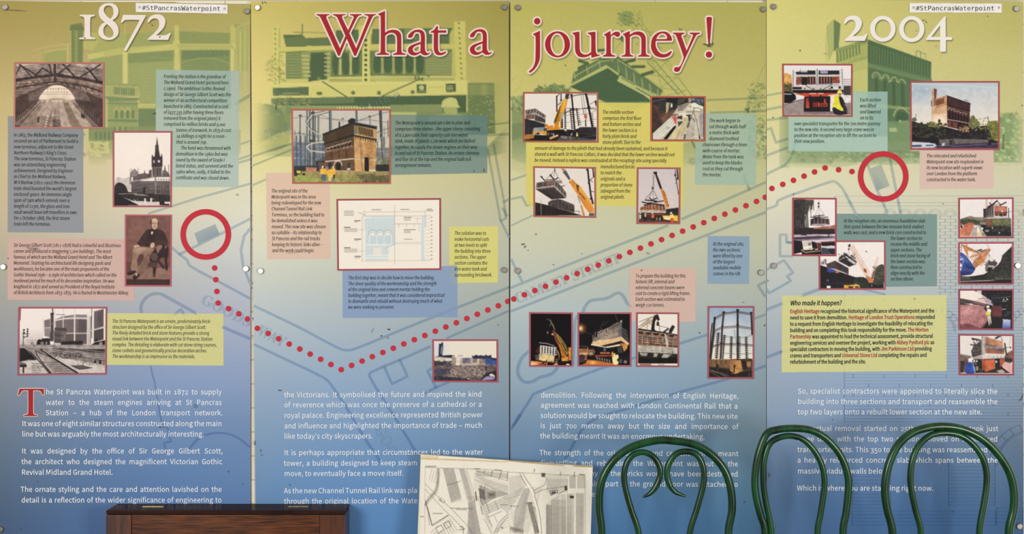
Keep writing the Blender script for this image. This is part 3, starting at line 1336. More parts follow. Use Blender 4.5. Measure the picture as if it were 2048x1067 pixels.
photo(2, 'colour photograph of a crane lowering the tank section onto a low loader', (8.89, 1268, 330), ((50, 38), (828, 42), (820, 1050), (42, 1045)), 'b8645c', '''
V cfc4c2 d9cdc8 0,0 889,1067
P 2a1d1c 345,120 405,115 410,160 380,170 345,150
P 2c211f 375,165 405,160 455,290 500,420 465,430 420,310
L 5c4a40 6 430,290 460,285
P c8782c 470,440 510,425 550,490 580,560 625,740 575,760 530,620 495,500
P e09a44 530,470 560,500 610,680 590,700 560,600
H 3a2618 9 5 525,470 545,500 18,55
L a89ca4 26 345,180 340,380
L 5a4a50 4 355,180 352,390
E 4a2c2a 332,412 18,26
L 4a3c38 7 330,450 205,600
L 4a3c38 6 325,450 270,580
L 4a3c38 5 335,450 342,600
L 4a3c38 7 345,450 430,610
L 2a2624 22 200,620 400,640
L 2a2624 18 270,580 370,660
L 2a2624 18 340,610 400,590
L 2a2624 20 370,660 520,635
L 2a2624 22 145,655 230,675 320,670
P 7a4a34 105,760 240,700 320,690 550,740 560,820 320,820 110,820
P 2e2420 170,700 320,670 540,700 545,740 320,690 180,720
H c0a890 10 6 120,730 120,810 48,-4
H c0a890 10 5 320,690 325,800 60,8
H 9a4c34 20 5 200,740 210,800 50,4
P b8a48c 100,800 320,790 560,805 555,835 320,825 105,835
P 2c2422 570,780 790,755 790,890 560,890
P 3a2e28 80,840 560,850 790,870 790,1020 80,1020
P c0503c 160,870 520,870 520,882 160,880
P e8c050 510,895 780,895 780,1000 500,960
P f0e0c0 540,920 640,925 640,970 540,960
P 5a3c34 80,960 400,975 790,1020 80,1020
E 201a18 370,945 26,34
E 8a7460 405,950 18,26
E 201a18 440,950 26,34
E b09a84 462,955 18,26
E 201a18 495,950 24,34
P f0e070 640,880 700,870 705,940 640,940
P d85030 645,940 705,940 700,1015 650,1015
E f4f0ea 660,850 20,16
P d86840 305,890 355,880 360,940 310,940
E f0ece8 328,860 14,12
P 2a2420 310,940 350,940 350,980 305,980
P d8d4b0 90,880 125,880 125,940 95,970
E f0ece8 108,855 14,12
P d0ccb8 188,880 212,880 212,920 188,920
E f0ece8 205,862 12,10
R 1e1a1a 185,920 215,980
L 1f1c1c 12 735,90 735,180 760,330 790,520
L 1f1c1c 24 770,80 780,250
E 1f1c1c 732,178 18,20
L 1f1c1c 8 745,330 770,200
N .12 6 80,560 800,1020
N .04 8
''')
photo(2, 'night photograph of a floodlit crane above the lifted building', (9.198, 1054, 620), ((40, 32), (842, 38), (845, 1038), (40, 1038)), 'b8606e', '''
R 0f0b0d 0,0 883,1067
L 7a7258 20 430,190 510,350
L 6a5c48 16 370,165 440,185
L 8a7a64 10 440,240 415,290
L 8a7a64 10 475,260 490,275
P 7a3c24 465,360 520,380 560,470 640,640 700,780 640,860 610,740 560,620 520,560 490,460
P b8702c 545,560 620,640 690,780 740,850 640,860 600,680
P 7a6a34 540,430 620,490 720,640 760,760 740,830 690,760 620,600 560,500
P 2a2416 640,600 680,650 740,770 700,740
L c8a850 8 550,480 640,640 740,800
L d8c890 10 540,430 580,470
E 9c5048 380,408 18,24
E c8a890 470,440 22,18
L 3a3034 5 380,440 375,580
L b8b4b0 12 225,595 370,610 500,650
P 8a8480 240,640 550,680 550,830 240,800
H e0dcd4 20 6 255,650 250,790 52,6
H 14100f 20 6 280,690 278,770 50,5
H d0ccc4 8 3 240,700 550,735 0,40
P d8b880 215,800 510,830 490,960 330,940 215,910
e f0d8a8@.7 350,860 150,90
P 5a241c 150,760 220,660 240,760 200,800
P 4c5048 140,820 230,820 220,920 160,910
P c8783c 75,930 380,950 370,1005 75,1005
e f8e0b0 90,990 120,70
P d08a3c 630,870 760,850 760,930 640,935
P d89038 760,685 812,680 812,920 770,920
H a06020 4 8 765,700 810,700 0,28
P 1a1212 560,935 812,940 812,1005 560,1005
P 8a6a54 500,920 560,880 570,1005 490,1000
E f4e8d8 750,995 34,12
E e8c8a8 520,998 40,12
L b89060 10 590,820 590,900
S 201410 26 24 230,920 560,1000
L c08850 16 560,740 590,830
N .2 5 130,560 812,1005
''')
photo(2, 'night photograph of the floodlit section over a many-wheeled transporter', (9.195, 1150, 620), ((48, 38), (1038, 38), (1036, 1035), (48, 1032)), 'b8606e', '''
R 120f12 0,0 1085,1067
e c87a38@.9 105,335 130,120
e f8e0a0 100,330 60,60
e f8ecd0 95,330 30,30
L 6a5040@.5 14 150,370 290,440
P 8a7c74 345,500 420,400 560,340 780,220 850,230 860,480 700,540 330,600
P 6a6462 780,220 860,230 860,490 800,470
P 39383a 860,310 960,360 990,590 860,490
H 5a5a58 10 3 870,330 960,400 10,70
H 2a2422 9 10 350,470 400,440 45,-20
H b8a898 9 9 380,540 370,400 45,-14
H 2a2422 10 5 350,560 790,380 0,-34
H c8b49c 7 4 350,580 800,440 0,-34
P 1a1618 360,490 400,410 420,420 400,500
P e0bc8c 320,570 700,520 850,480 1000,610 960,640 850,560 700,600 480,650 300,640
P f0e0c0 295,620 460,650 560,670 700,645 820,620 840,650 590,690 290,640
P 241c1a 480,650 700,610 830,585 830,600 700,640 560,665
P b87c4c 840,600 1005,630 960,650 820,650
P d89848 865,655 960,640 960,700 900,760
H c0a088 10 3 330,450 330,590 170,-30
L 6a6460 8 740,80 780,190
L 4a4648 6 460,330 480,280 540,190
L 4a4648 8 480,280 560,240 620,190
P b09c8c 820,200 860,175 870,220 830,225
S b8a48c 50 14 420,330 780,520
P 7a5038 80,700 230,700 230,830 80,820
H e0a060 10 5 90,720 90,810 32,0
R d8a878 80,780 225,820
R 3c3836 80,830 180,960
P b04c48 180,830 218,830 215,920 180,915
E 2a2220 125,830 22,18
L d8c8b8 8 235,680 225,800
L a07858 8 80,660 230,665
e f0c890 290,790 90,60
P 8a5c3c 240,720 340,710 380,770 240,780
P a04a34 370,820 660,820 660,850 360,860
P c07048 460,770 640,770 640,800 460,795
P 1c181a 350,850 1005,840 1005,980 700,970 350,900
H 8a7f70 18 6 400,860 410,900 46,10
E 4a4a4c 845,940 34,44
E 1a1818 925,945 62,60
E 8a8068 925,950 30,34
P 3a3c40 780,680 860,660 880,780 790,790
P 5c6064 520,690 560,690 570,750 520,750
P c07030 230,905 400,920 700,975 820,1000 820,1010 80,1010 200,970
e f0b060 320,960 160,50
p f0e4a0 690,820 730,790 790,820 800,870 770,910 800,960 760,1000 710,990 690,940
p d88850 670,780 700,760 710,850 680,860
P 2a2420 740,780 780,770 770,820 740,820
P 101010 800,970 1005,980 1005,1010 820,1010
N .16 5 80,190 1005,1005
''')
photo(2, 'colour photograph looking up at the lifted section under a crane hook', (9.2, 1268, 620), ((38, 36), (830, 40), (828, 1045), (36, 1038)), 'b05a60', '''
R ece4d8 0,0 865,1067
L 4a4038 8 90,215 400,90
L 9a7f60 12 75,310 380,90
L 9a7f60 10 90,340 340,180
L 8a7050 8 240,180 245,340
H 8a7050 6 5 120,330 200,230 50,-28
H 8a7050 6 5 120,260 240,330 30,-28
L 8a7050 8 250,160 340,300
P 2a2020 350,130 400,80 440,75 475,170 440,200 410,160 390,210 340,200
P 221c1c 335,200 385,200 375,350 420,390 310,370
P 3a3434 415,210 460,210 465,290 410,280
L 2a2422 7 460,270 475,380
L 3a3434 7 470,285 630,325
P 262224 525,395 630,320 645,345 560,410
P 262426 640,370 700,270 755,295 690,420 640,415
P 8a6a58 75,335 200,350 540,400 800,450 800,690 75,640
P 2c2422 75,330 540,395 800,445 800,470 540,420 75,360
H 2a2220 34 5 90,410 150,415 140,14
H c0ab94 8 5 80,370 150,380 140,16
H 2a2220 26 4 90,400 150,406 150,14
H 3a3230 14 4 75,480 800,540 0,38
H 9a8878 8 3 75,470 800,520 0,60
H a89888 12 7 150,480 150,640 95,8
H 5a3428 22 6 180,600 240,610 110,14
H d8975c 12 4 190,590 280,600 180,8
P c4b8ac 555,430 590,430 640,690 600,700
P b8b0a4 75,640 800,700 800,800 75,765
H 4a4440 18 4 135,722 140,722 190,16
P 2a2624 75,765 800,802 800,975 75,975
P a49c90 100,775 260,785 230,840 130,835
P a49c90 370,790 450,795 410,860 350,850
P a49c90 540,800 700,810 610,875 500,870
P 16120f 75,880 800,870 800,980 75,980
R f0e8e0 75,978 800,1010
P c08a78 100,985 320,985 320,1008 100,1008
L 6a4c44 12 110,992 310,998
H 5a4c48 8 6 445,995 455,1000 20,0
N .2 5 75,340 800,975
''')
photo(2, 'colour photograph of an empty gasholder frame against a blue sky', (7.02, 1410, 608), ((36, 24), (692, 24), (690, 1048), (34, 1042)), 'b05a66', '''
V 8fa6c0 e8e2d2 0,0 716,780
e dfe4e2@.7 330,330 230,260
e f2e8d4@.9 200,650 220,240
L 7a6e6c 14 140,195 260,130 450,105 650,140
L 3a3032 5 140,185 260,120 450,97 650,125
L 3a3032 5 140,215 260,145 450,118 660,152
L 9a8480 14 115,380 240,325 455,310 660,340
L 3a3032 5 115,370 240,315 455,300 660,328
L 3a3032 5 120,390 240,340 455,325 660,352
L a08a84 16 100,590 230,560 455,560 665,575
L 3a3032 5 100,580 230,550 455,550 665,565
L 3a3032 5 100,600 230,575 455,575 665,588
L 8a8680 8 290,450 380,465 560,465 660,430
L 8a8680 8 270,685 450,700 665,690
L 9aa4a8 12 412,360 440,560
L 9aa4a8 6 430,560 445,700
L 2a2426 28 457,80 458,775
L 3c3234 26 262,110 240,330 215,760
L 2c2628 30 135,190 120,370 75,770
L 2c2628 18 100,270 80,430 68,770
L 2a2426 26 648,120 662,420
R 1f1a1c 438,68 478,95
R 1f1a1c 242,100 285,120
R 1f1a1c 120,178 155,200
R 1f1a1c 630,105 665,130
R 1f1a1c 440,275 475,300
R 1f1a1c 228,300 258,318
R 1f1a1c 205,535 245,555
R 1f1a1c 440,535 480,560
H 2c2628 13 14 165,405 205,405 -2,26
H 2c2628 13 13 255,440 288,440 -3,26
H 2c2628 13 12 355,460 385,460 -1,26
H 2c2628 13 12 475,460 492,460 0,26
H 2c2628 13 12 560,465 592,465 1,26
H 2c2628 12 14 110,400 140,400 -4,26
L 2c2628 12 187,400 162,760
L 2c2628 12 272,435 252,765
L 2c2628 12 370,455 365,765
L 2c2628 12 575,460 582,765
P 3c3226 55,770 360,770 660,760 660,1020 55,1020
P 7c5c40 60,770 355,770 350,900 60,870
H 4a3828 14 4 90,790 90,830 68,0
P 2c2220 150,840 190,840 190,900 155,890
P c08c50 355,780 500,785 520,900 540,930 420,975 350,965
P a87440 360,780 430,785 420,970 355,960
P 221a18 400,850 425,850 410,960 400,960
P 2c1f18 505,790 560,790 600,900 550,920
P 9a6c50 580,800 640,800 640,880 590,880
P 241c18 60,880 350,930 420,980 660,930 660,1020 55,1020
L 8a8a90 6 60,920 300,1010
L 8a8a90 5 60,940 200,1015
L 8a8a90 5 100,930 330,1000
S 5a4a3c 40 14 70,860 660,1010
N .14 6 55,770 660,1020
N .04 8
''')
photo(3, 'colour photograph of the tank section on a red transporter and a man in a yellow vest', (9.36, 1560, 124), ((38, 32), (1358, 35), (1358, 1028), (45, 1022)), 'b85a54', '''
R ece4e2 0,0 1385,1067
p d8a05c 75,220 130,210 200,270 230,330 230,470 75,470
p 7a6a40 75,400 200,390 240,460 240,560 75,540
S e8b060 40 22 80,230 210,400
S 4a4a34 30 24 80,420 230,530
H 8f8a8c 14 5 1190,325 1325,325 0,38
P 4a4444 1190,450 1325,450 1325,620 1190,620
H 2e2a2a 8 6 1190,470 1325,480 0,26
R 23272e 300,190 1120,235
R 23272e 510,160 1130,230
R 23272e 290,185 390,210
R a9aec6 752,152 888,215
L 8a5a68 9 770,190 790,165 820,190
L 6a6a90 8 845,185 845,165 870,165 870,190 845,180
L 3a3030 6 380,130 378,200
L 3a3030 6 340,175 520,172
L 5a5456 5 530,130 530,170
P 7a4236 300,270 385,275 400,420 295,425
P 241c1c 385,275 510,280 510,430 400,430
P 6a3a32 510,270 980,270 980,410 510,420
P a85a44 980,270 1110,265 1115,400 980,400
H 281c1c 22 4 540,290 540,400 50,0
H 281c1c 22 5 745,290 745,400 52,0
H b8a8a0 8 4 565,280 565,400 50,0
H c0b0a8 8 4 770,280 772,400 54,0
S 3a2422 16 16 990,290 1110,390
S c0745c 16 12 310,290 380,410
S d8c8c0 14 8 380,290 410,420
L 3a3432 5 300,245 1130,240
P ddd2c0 270,262 690,245 1130,240 1130,258 690,265 270,280
P d9d4d2 225,155 275,165 290,200 270,460 225,455
P dcd7d4 1105,150 1175,130 1190,460 1130,450
H 3a3232 8 14 238,160 252,160 0,22
H 3a3232 8 14 1150,135 1164,135 1,22
P e6e2e0 660,155 720,155 715,440 678,440
P e6e2e0 675,125 705,125 705,180 675,180
H 201a1a 13 12 686,140 700,140 0,27
P b9bcc2 500,420 680,415 1110,405 1120,440 500,440
P c8b8b0 285,430 370,425 370,445 285,448
P cdc4be 220,460 680,445 1190,440 1190,520 220,525
R 231f20 232,468 405,512
R 231f20 945,458 990,500
R 2a2626 1092,455 1135,498
R ece6e2 995,458 1085,500
L c07068 6 1010,470 1070,470
H 2a1e1e 22 2 458,500 462,500 170,0
H 2a1e1e 22 2 755,500 759,500 170,0
L 1e1a1a 9 480,440 680,555 
L 1e1a1a 9 720,560 975,420
P 1c181a 230,525 1190,520 1180,600 960,580 400,585 240,580
P c04a38 290,590 430,580 1070,580 1060,600 900,625 870,680 700,745 640,745 500,660 430,630 300,605
P dc5040 500,660 640,745 700,745 860,660 880,640 490,640
H f0e0dc 14 1 550,592 670,592 0,0
H f0e0dc 14 1 715,592 808,588 0,0
L f0e0dc 8 560,678 780,676
L f0e0dc 8 630,657 700,657
E 2a1a18 560,640 18,18
E 2a1a18 758,638 18,18
P 18161a 75,545 200,550 290,620 300,700 200,760 75,775
L e8e4e4 14 80,598 210,602
L 5a5860 5 75,545 200,555 280,610
H e8dcd8 12 4 310,690 330,680 30,2
P 8a7a78 75,800 450,690 450,920 1000,920 1060,780 1325,760 1325,990 75,990
P 9c8c88 75,830 440,720 440,980 75,990
L 3c3434 14 75,805 300,730 450,695
L e0d8d4 6 75,820 450,705
P 1f191b 450,650 940,640 935,930 440,930
P c04434 490,680 535,680 548,855 480,855
P d85444 485,820 545,820 545,860 480,860
H c83c30 22 3 630,760 630,830 42,0
P c04434 820,690 850,690 860,770 820,770
R c84434 710,770 885,835
H 201818 12 2 735,790 870,790 0,26
S 8a3028 16 14 460,680 540,760
p e8e040 1010,640 1060,612 1110,625 1105,700 1140,820 1180,905 1100,900 985,845 1000,740
p 23242c 1110,640 1170,680 1230,830 1260,950 1180,990 1060,990 1000,950 990,850 1090,890 1180,910 1130,800 1105,700
p ecd868 1070,580 1080,545 1110,525 1150,545 1160,588
P 8a6048 1090,590 1145,590 1140,630 1100,625
S a89c98 24 16 1180,640 1320,980
N .1 6 75,240 1325,990
''')
photo(3, 'colour photograph of the rebuilt brick water tower seen across the canal', (7.31, 1815, 158), ((30, 30), (1345, 30), (1345, 1038), (40, 1038)), 'b8585c', '''
V b9c4cc ece0d2 0,0 1389,720
e 9fb2c4@.7 150,180 360,220
L d8dcd8@.7 12 60,70 700,90 1320,130
L e0dcd4@.7 14 60,410 350,415
P c49a78 352,150 385,135 390,400 345,430 355,300
P 6c4438 385,135 428,150 415,290 400,400 388,400
P d0aa84 345,430 570,365 575,700 355,640
P e8cba8 360,520 570,500 575,700 360,640
P c08c60 400,290 560,240 572,370 410,410
H 5c3428 10 9 415,310 418,385 14,-4
P 4a2c2a 570,240 918,360 905,470 915,700 730,740 580,690 572,400
P 3a2226 575,250 915,365 910,470 575,370
H 5a3a38 6 14 600,270 602,360 22,8
L 6a4a40 8 575,400 905,490
L 2a181c 12 570,375 910,470
L b07850 10 400,420 570,375
P f0dcc0 375,580 440,530 530,560 570,620 570,660 380,640
P 2c2020 445,600 460,582 480,600 478,655 448,655
H 1f1418 26 7 612,480 612,590 43,14
l b09888 8 580,450 610,420 640,445 680,440 700,470 740,465 770,490 820,490 870,510
H c8b0a0 6 7 592,450 604,430 42,14
L b8a49a 10 580,590 760,620 905,650
L c8b8b0 12 580,700 730,735
P 6a3c34 590,620 730,640 730,710 590,700
R 2a1818 635,625 655,690
P 201416 728,650 760,635 785,665 780,720 728,720
R 2c1a1c 850,660 868,690
L 1f1a1e 7 570,240 918,358
L 4a4040 5 838,300 838,335 
L 4a4040 5 838,300 862,305 862,340
L 4a4040 4 862,315 890,322 890,348
L 5a4a48 10 348,320 346,390
P 1d181c 60,610 150,640 300,670 560,700 730,750 900,700 1150,680 1320,640 1320,1000 60,1000
p 6a6c44 900,700 920,560 960,530 1000,590 1050,640 1040,690
p 8a8440 1150,680 1180,630 1250,610 1320,620 1320,900 1250,880 1200,780
p 7c7848 300,650 340,620 440,670 470,710 350,700
p 5c6048 60,600 100,560 130,610
S 6a6c3c 70 26 1170,620 1315,880
S 8a8850 40 20 910,560 1160,760
S 3a3a2c 90 34 70,640 560,860
S 9a7c58 36 22 760,690 900,770
S 7a7a48 30 22 300,630 470,700
S 2c282a 70 30 560,760 1200,880
L 5a5c48 10 1170,550 1185,640
L 4a4c44 6 118,510 118,600
P 6e6664 450,880 720,875 1180,885 1180,930 480,960
H 544e50 4 4 450,895 1180,895 0,16
S 2a2428 14 26 590,880 680,950
P 3c3048 430,960 900,950 1320,930 1320,1010 430,1010
P c9c8cc 60,920 200,900 400,950 430,975 380,1000 60,1010
P 33486e 60,965 205,962 205,988 60,992
P 33486e 262,962 380,960 380,975 262,980
P 1f1c22 60,890 200,890 330,930 60,915
L d8d8dc 8 60,945 400,945
P d4cfc8 500,950 545,925 535,975 505,980
L b8b4b8 6 470,975 620,965
L 8a84a0 5 620,985 1320,940
R 1a181c 1175,935 1220,965
N .12 6 60,130 1320,1005
''')
photo(3, 'colour photograph of a section lowered behind narrowboats and a willow', (8.468, 1580, 390), ((36, 42), (788, 46), (786, 1035), (34, 1030)), 'b84c5a', '''
R f0e8e4 0,0 813,1067
P 3c3834 60,75 240,75 245,200 230,330 250,560 60,660
P 46423c 180,75 400,80 370,240 340,260 340,160 300,300 320,560 260,560 240,380 200,280
H 2c2a28 9 14 75,80 85,640 13,-4
H 54504a 7 10 90,90 100,600 15,0
H f0e8e4 7 3 250,330 262,540 28,4
L 4a4640 10 395,80 400,260
L 4a4640 8 345,240 355,370
S 2e2c2a 120 20 65,90 250,640
S 4c4840 60 14 200,90 380,300
P 2a2628 60,580 330,550 760,560 760,660 60,680
P 9a5c54 400,560 560,530 700,520 760,500 760,570 400,575
S c87c70 24 14 400,530 755,560
P 3a2f30 340,410 420,380 660,400 670,500 560,520 340,510
P 5c4240 440,400 640,400 650,470 440,470
H 2a2022 9 8 445,410 460,460 26,0
P b0a4a0 340,490 560,480 665,495 660,515 400,510
H a89c98 8 6 345,410 345,490 62,0
L 2a2424 14 345,375 640,372
L 2a2424 14 395,355 575,338
L 2a2424 18 490,340 490,380
E 2c2828 482,142 16,20
P 2c2828 466,175 498,175 490,215 470,210
L 6a6462 4 487,80 487,130
L 6a6462 4 475,215 425,340
L 6a6462 4 485,215 487,330
L 6a6462 4 495,215 570,320
P b8a4ac 60,670 460,660 640,660 760,680 760,760 60,740
P 2c2426 170,680 230,655 300,680
P d8c8d0 500,690 640,670 640,700 500,700
P 3c3444 60,715 480,690 760,700 760,720 60,750
P 8a7480 60,750 760,715 760,760 400,780 60,780
P d8ccd8 160,770 760,725 760,770 330,790
L 2a242c 5 170,765 760,740
P a05c54 460,790 760,770 755,790 520,800
R 1f1a1e 640,650 655,715
P 1b181e 60,760 200,780 230,960 60,1000
P d8c8b4 212,785 350,780 380,830 330,860 215,875
E 2a2424 330,830 22,24
E b8b4b0 332,832 12,13
P 1a161a 360,780 450,800 470,900 380,930
P 6a2c2a 450,800 525,810 525,940 470,935
l c8b098 5 430,800 455,830 468,880 460,930
P 1a1818 525,800 760,790 760,860 530,860
P d0c8cc 550,870 700,850 760,860 760,900 600,890
P 3c4452 530,880 640,900 680,960 680,1005 525,1005
P 23242c 640,900 760,900 760,1005 690,1005
P 1a1617 210,930 525,920 525,1005 190,1005
L c8b088 12 190,930 260,970 510,940
L c8b088 8 200,925 415,898
L 8a4038 10 335,890 345,960
N .12 5
''')
photo(3, 'colour photograph of two cranes lifting the top section over trees', (10.064, 1632, 476), ((48, 45), (1398, 45), (1400, 1035), (55, 1040)), 'b85a62', '''
R f0e8e2 0,0 1429,1067
P 1f1a1e 80,540 210,580 380,640 660,740 780,780 960,780 1040,860 1360,850 1360,1010 80,1010
p 2c2e28 780,800 860,780 960,790 1040,860 1040,1010 780,1010
p 3c3c34 1140,700 1240,560 1360,540 1360,900 1120,900
S 4c4c40 90 26 1140,560 1355,860
S 23241f 60 26 840,800 1080,920
S 5a544c 16 24 100,420 210,520
L 6a6460 6 110,540 190,430
L dca48c 10 690,130 1110,880
L dca48c 10 740,130 1160,830
L dca48c 9 670,170 1060,880
H e0b098 7 17 680,160 770,190 23,42
H c8846c 6 17 770,170 700,220 23,42
P b0583c 950,600 1010,620 1020,700 960,680
P c8784c 1000,740 1160,830 1140,900 1060,900
L dca88c 9 1230,370 1110,740
L dca88c 9 1260,380 1150,780
H e0b098 7 8 1225,390 1250,430 -17,50
P 2a2628 640,140 690,110 690,170 650,180
E 4a464a 657,220 18,22
L 4a464a 5 657,170 657,330
P 3a3236 440,440 470,380 590,310 640,340 820,470 810,500 600,360 450,460
P e8e0da 440,440 590,365 600,365 820,510 790,530 590,380 440,458
P 2c262a 450,460 595,380 815,520 670,575
P e0d8d4 635,410 790,510 770,530 640,440
S 2c2628 26 22 450,300 800,460
L 2c2628 16 560,295 600,330
L 2c2628 14 690,350 790,420
P 4c3e40 205,520 380,450 650,600 650,720 380,620 220,590
P 6c5c58 370,480 385,600 650,715 650,690 400,590
H 8a7c78 8 7 400,500 400,590 38,22
H 241c20 12 4 390,500 650,640 0,28
P 3c4a9c 215,590 300,610 385,650 380,690 230,680
P e08068 385,650 480,680 430,705 385,690
P 5a6088 215,830 255,830 255,870 215,870
R f0e8e8 215,955 290,1005
P e0a840 560,940 870,935 880,1005 560,1005
R 4a3430 650,965 745,1005
R 4a3430 790,970 860,1000
L 5a545a 4 80,905 1060,905
E d0c8c4 800,932 30,10
L 5a545a 4 525,910 525,990
L 5a545a 4 415,910 415,990
E 2c282a 1010,268 14,12
P dcd4d0 1115,930 1125,930 1125,975 1115,975
N .12 5
N .04 8
''')
photo(3, 'colour photograph of the section arriving above brick parapets', (11.857, 1912, 390), ((50, 62), (1362, 50), (1358, 1020), (50, 1028)), 'b0545e', '''
R ece4e0 0,0 1399,1067
P 5c5c48 90,570 240,520 330,490 420,520 620,520 660,560 1300,560 1300,740 90,700
P 8a7c68 240,530 330,492 420,530 640,520 650,600 420,600
P 3c4034 90,590 400,570 520,620 560,700 90,680
P 6c6a40 870,570 1000,570 1100,700 900,700
S 7a7c50 50 30 850,580 1300,760
S 484c38 50 30 100,580 560,690
P 1c1a1d 560,700 1300,740 1310,975 700,975
S 4a4640 60 26 820,700 1300,860
P 8a5038 710,580 830,575 830,700 720,720
P 5a4434 720,700 820,700 820,760 720,760
P 8e8880 570,640 700,640 700,700 570,690
H d0ccc4 10 3 690,830 770,830 0,14
P d4b8a8 700,100 745,100 740,300 700,300
P e0c8bc 820,100 870,100 860,180 820,180
L a07468 8 705,100 705,290
P 3a3034 640,320 710,320 760,250 900,200 900,540 650,540
P 7a6860 720,350 890,230 890,520 720,530
H 241e22 24 5 740,350 745,500 38,-18
H b8a8a0 8 5 720,370 725,530 38,-18
L 26222a 34 780,290 970,130
L 26222a 14 960,130 1050,220
L 26222a 30 1040,240 1180,170
L 26222a 24 790,180 830,220
L 3a343a 10 900,220 1050,215
P ac6a54 900,240 1210,270 1210,470 900,500
P c07c64 990,260 1190,290 1190,370 1000,360
P 3a2a2a 910,390 1210,400 1215,420 910,410
P 6a342c 920,420 1200,430 1200,500 920,490
P 2c2022 1040,430 1110,430 1110,500 1040,500
E e0d8d4 1092,385 30,18
P b8aca8 890,230 910,230 910,520 890,520
H b8aca8 10 4 910,430 912,520 95,4
P b8b0aa 660,540 890,510 1290,520 1290,550 850,552 660,565
P 2a2628 660,562 1290,552 1290,565 700,572
L 26262c 18 1245,310 1245,520
L 3a3a40 7 1200,400 1310,385
R 26262c 640,320 720,340
H 3a3438 14 3 650,420 652,540 32,-10
P c87858 90,800 300,720 400,660 440,690 350,900 320,975 90,980
P d88c6c 90,800 180,790 220,850 180,975 90,980
H a8583c 6 6 100,820 330,790 0,26
P b0644c 170,700 300,650 400,650 240,760 170,770
P 8a4038 95,660 150,650 110,780 95,790
L e0d8d4 8 120,680 180,760
P 2a2226 110,720 150,720 160,780 120,780
P b8a8a4 400,740 500,710 490,900 500,975 330,975 380,830
P dcd8d8 410,730 500,715 470,770 400,760
P 8a8478 500,680 520,680 725,970 620,975
P d8d0c4 520,730 640,880 620,900 510,720
P e4d040 525,880 555,830 585,870 570,930 530,930
P e0c0a8 490,880 600,920 600,975 500,975
E f0ece8 615,790 26,26
L c8b090 4 990,560 990,960
E d8d8dc 1025,890 12,24
E d8d8dc 935,825 8,12
S b8b0a4 10 14 840,740 880,810
N .12 6
''')
photo(3, 'colour photograph of an orange crane jib with a blue cab below a hillside', (11.6, 1912, 480), ((48, 45), (1330, 40), (1330, 1030), (48, 1030)), 'b85466', '''
R ece4e2 0,0 1369,1067
P 23221f 1290,140 1290,1000 90,1000 90,830 250,840 400,830 640,790 720,740 860,660 960,580 1030,490 1080,340
S 3c3a34 120 26 700,700 1280,900
S 45403c 60 24 1040,300 1280,700
H 54504a 6 6 900,780 1280,650 10,36
P 4c4c38 100,850 300,840 350,900 120,920
P 3a342e 90,900 640,920 640,940 90,960
P a8a8a0 90,955 740,925 900,920 900,940 300,960 90,970
P 1a1415 90,970 600,955 1290,900 1290,1000 90,1000
H a8a29c 6 3 920,850 930,910 60,6
L a8a29c 6 920,900 1290,900
L 8a7f7c 6 990,850 1070,850 1065,905
P 33488a 85,280 140,290 230,360 450,650 400,750 350,790 90,830
P 3e569a 85,290 220,370 300,460 290,520 180,520 90,480
P 28306a 90,720 400,740 340,800 90,830
P 1c2450 220,590 430,660 440,690 230,630
H 1c2450 10 3 200,520 430,640 -6,24
R d8dce4 90,425 150,460
E e8e8ec 100,580 30,44
L e8e8ec 8 90,375 180,430 110,700 90,690
E e0e0e8 95,670 14,24
P cc8c54 90,100 150,90 560,290 560,320 300,250 200,180
P c47c48 150,140 200,150 260,320 300,410 260,380 200,250
P cf8a58 210,90 260,90 280,330 260,340 225,200
P d09058 300,380 540,310 560,340 330,410
P b06c38 380,540 450,430 580,320 640,500 480,620 450,640
H d89c68 16 6 420,560 560,330 32,10
H 8a4c28 9 6 470,600 620,400 -30,-36
H f0e4dc 12 4 430,440 450,440 40,50
P cc8058 560,290 660,220 770,180 790,240 700,380 640,500 600,420
H 8a4c30 9 6 600,400 700,250 20,-8
H e8c4a4 10 4 590,340 740,220 10,30
P 26241f 480,235 590,200 600,230 500,260
P 2e2c28 540,260 700,210 690,230 550,280
L 3c3a38 8 120,100 560,310
L 4a505c 14 130,160 110,260
L 4a505c 10 90,170 130,130
L 5c5a58 4 700,90 740,170
L 5c5a58 4 740,90 755,180
P 2c2a2a 755,320 775,330 770,400 762,380
L 5c5654 4 768,390 720,460
L 5c5654 4 775,390 890,470
P 4a4042 690,560 760,490 920,490 960,530 900,640 860,640 680,730 670,640
P 6a5a58 690,560 750,520 740,640 680,700
P c0b4b0 740,580 900,600 890,630 740,620
P 1b181a 690,725 730,630 860,630 790,725
L e0d8d4 8 675,725 735,625
L 2a2628 16 720,480 800,500
L 2a2628 20 860,490 900,460
L 2a2628 20 750,490 775,460
L 2a2628 16 670,520 720,518
L 2a2628 16 660,565 700,565
L b0a8a4 8 865,660 920,600
N .12 6
''')
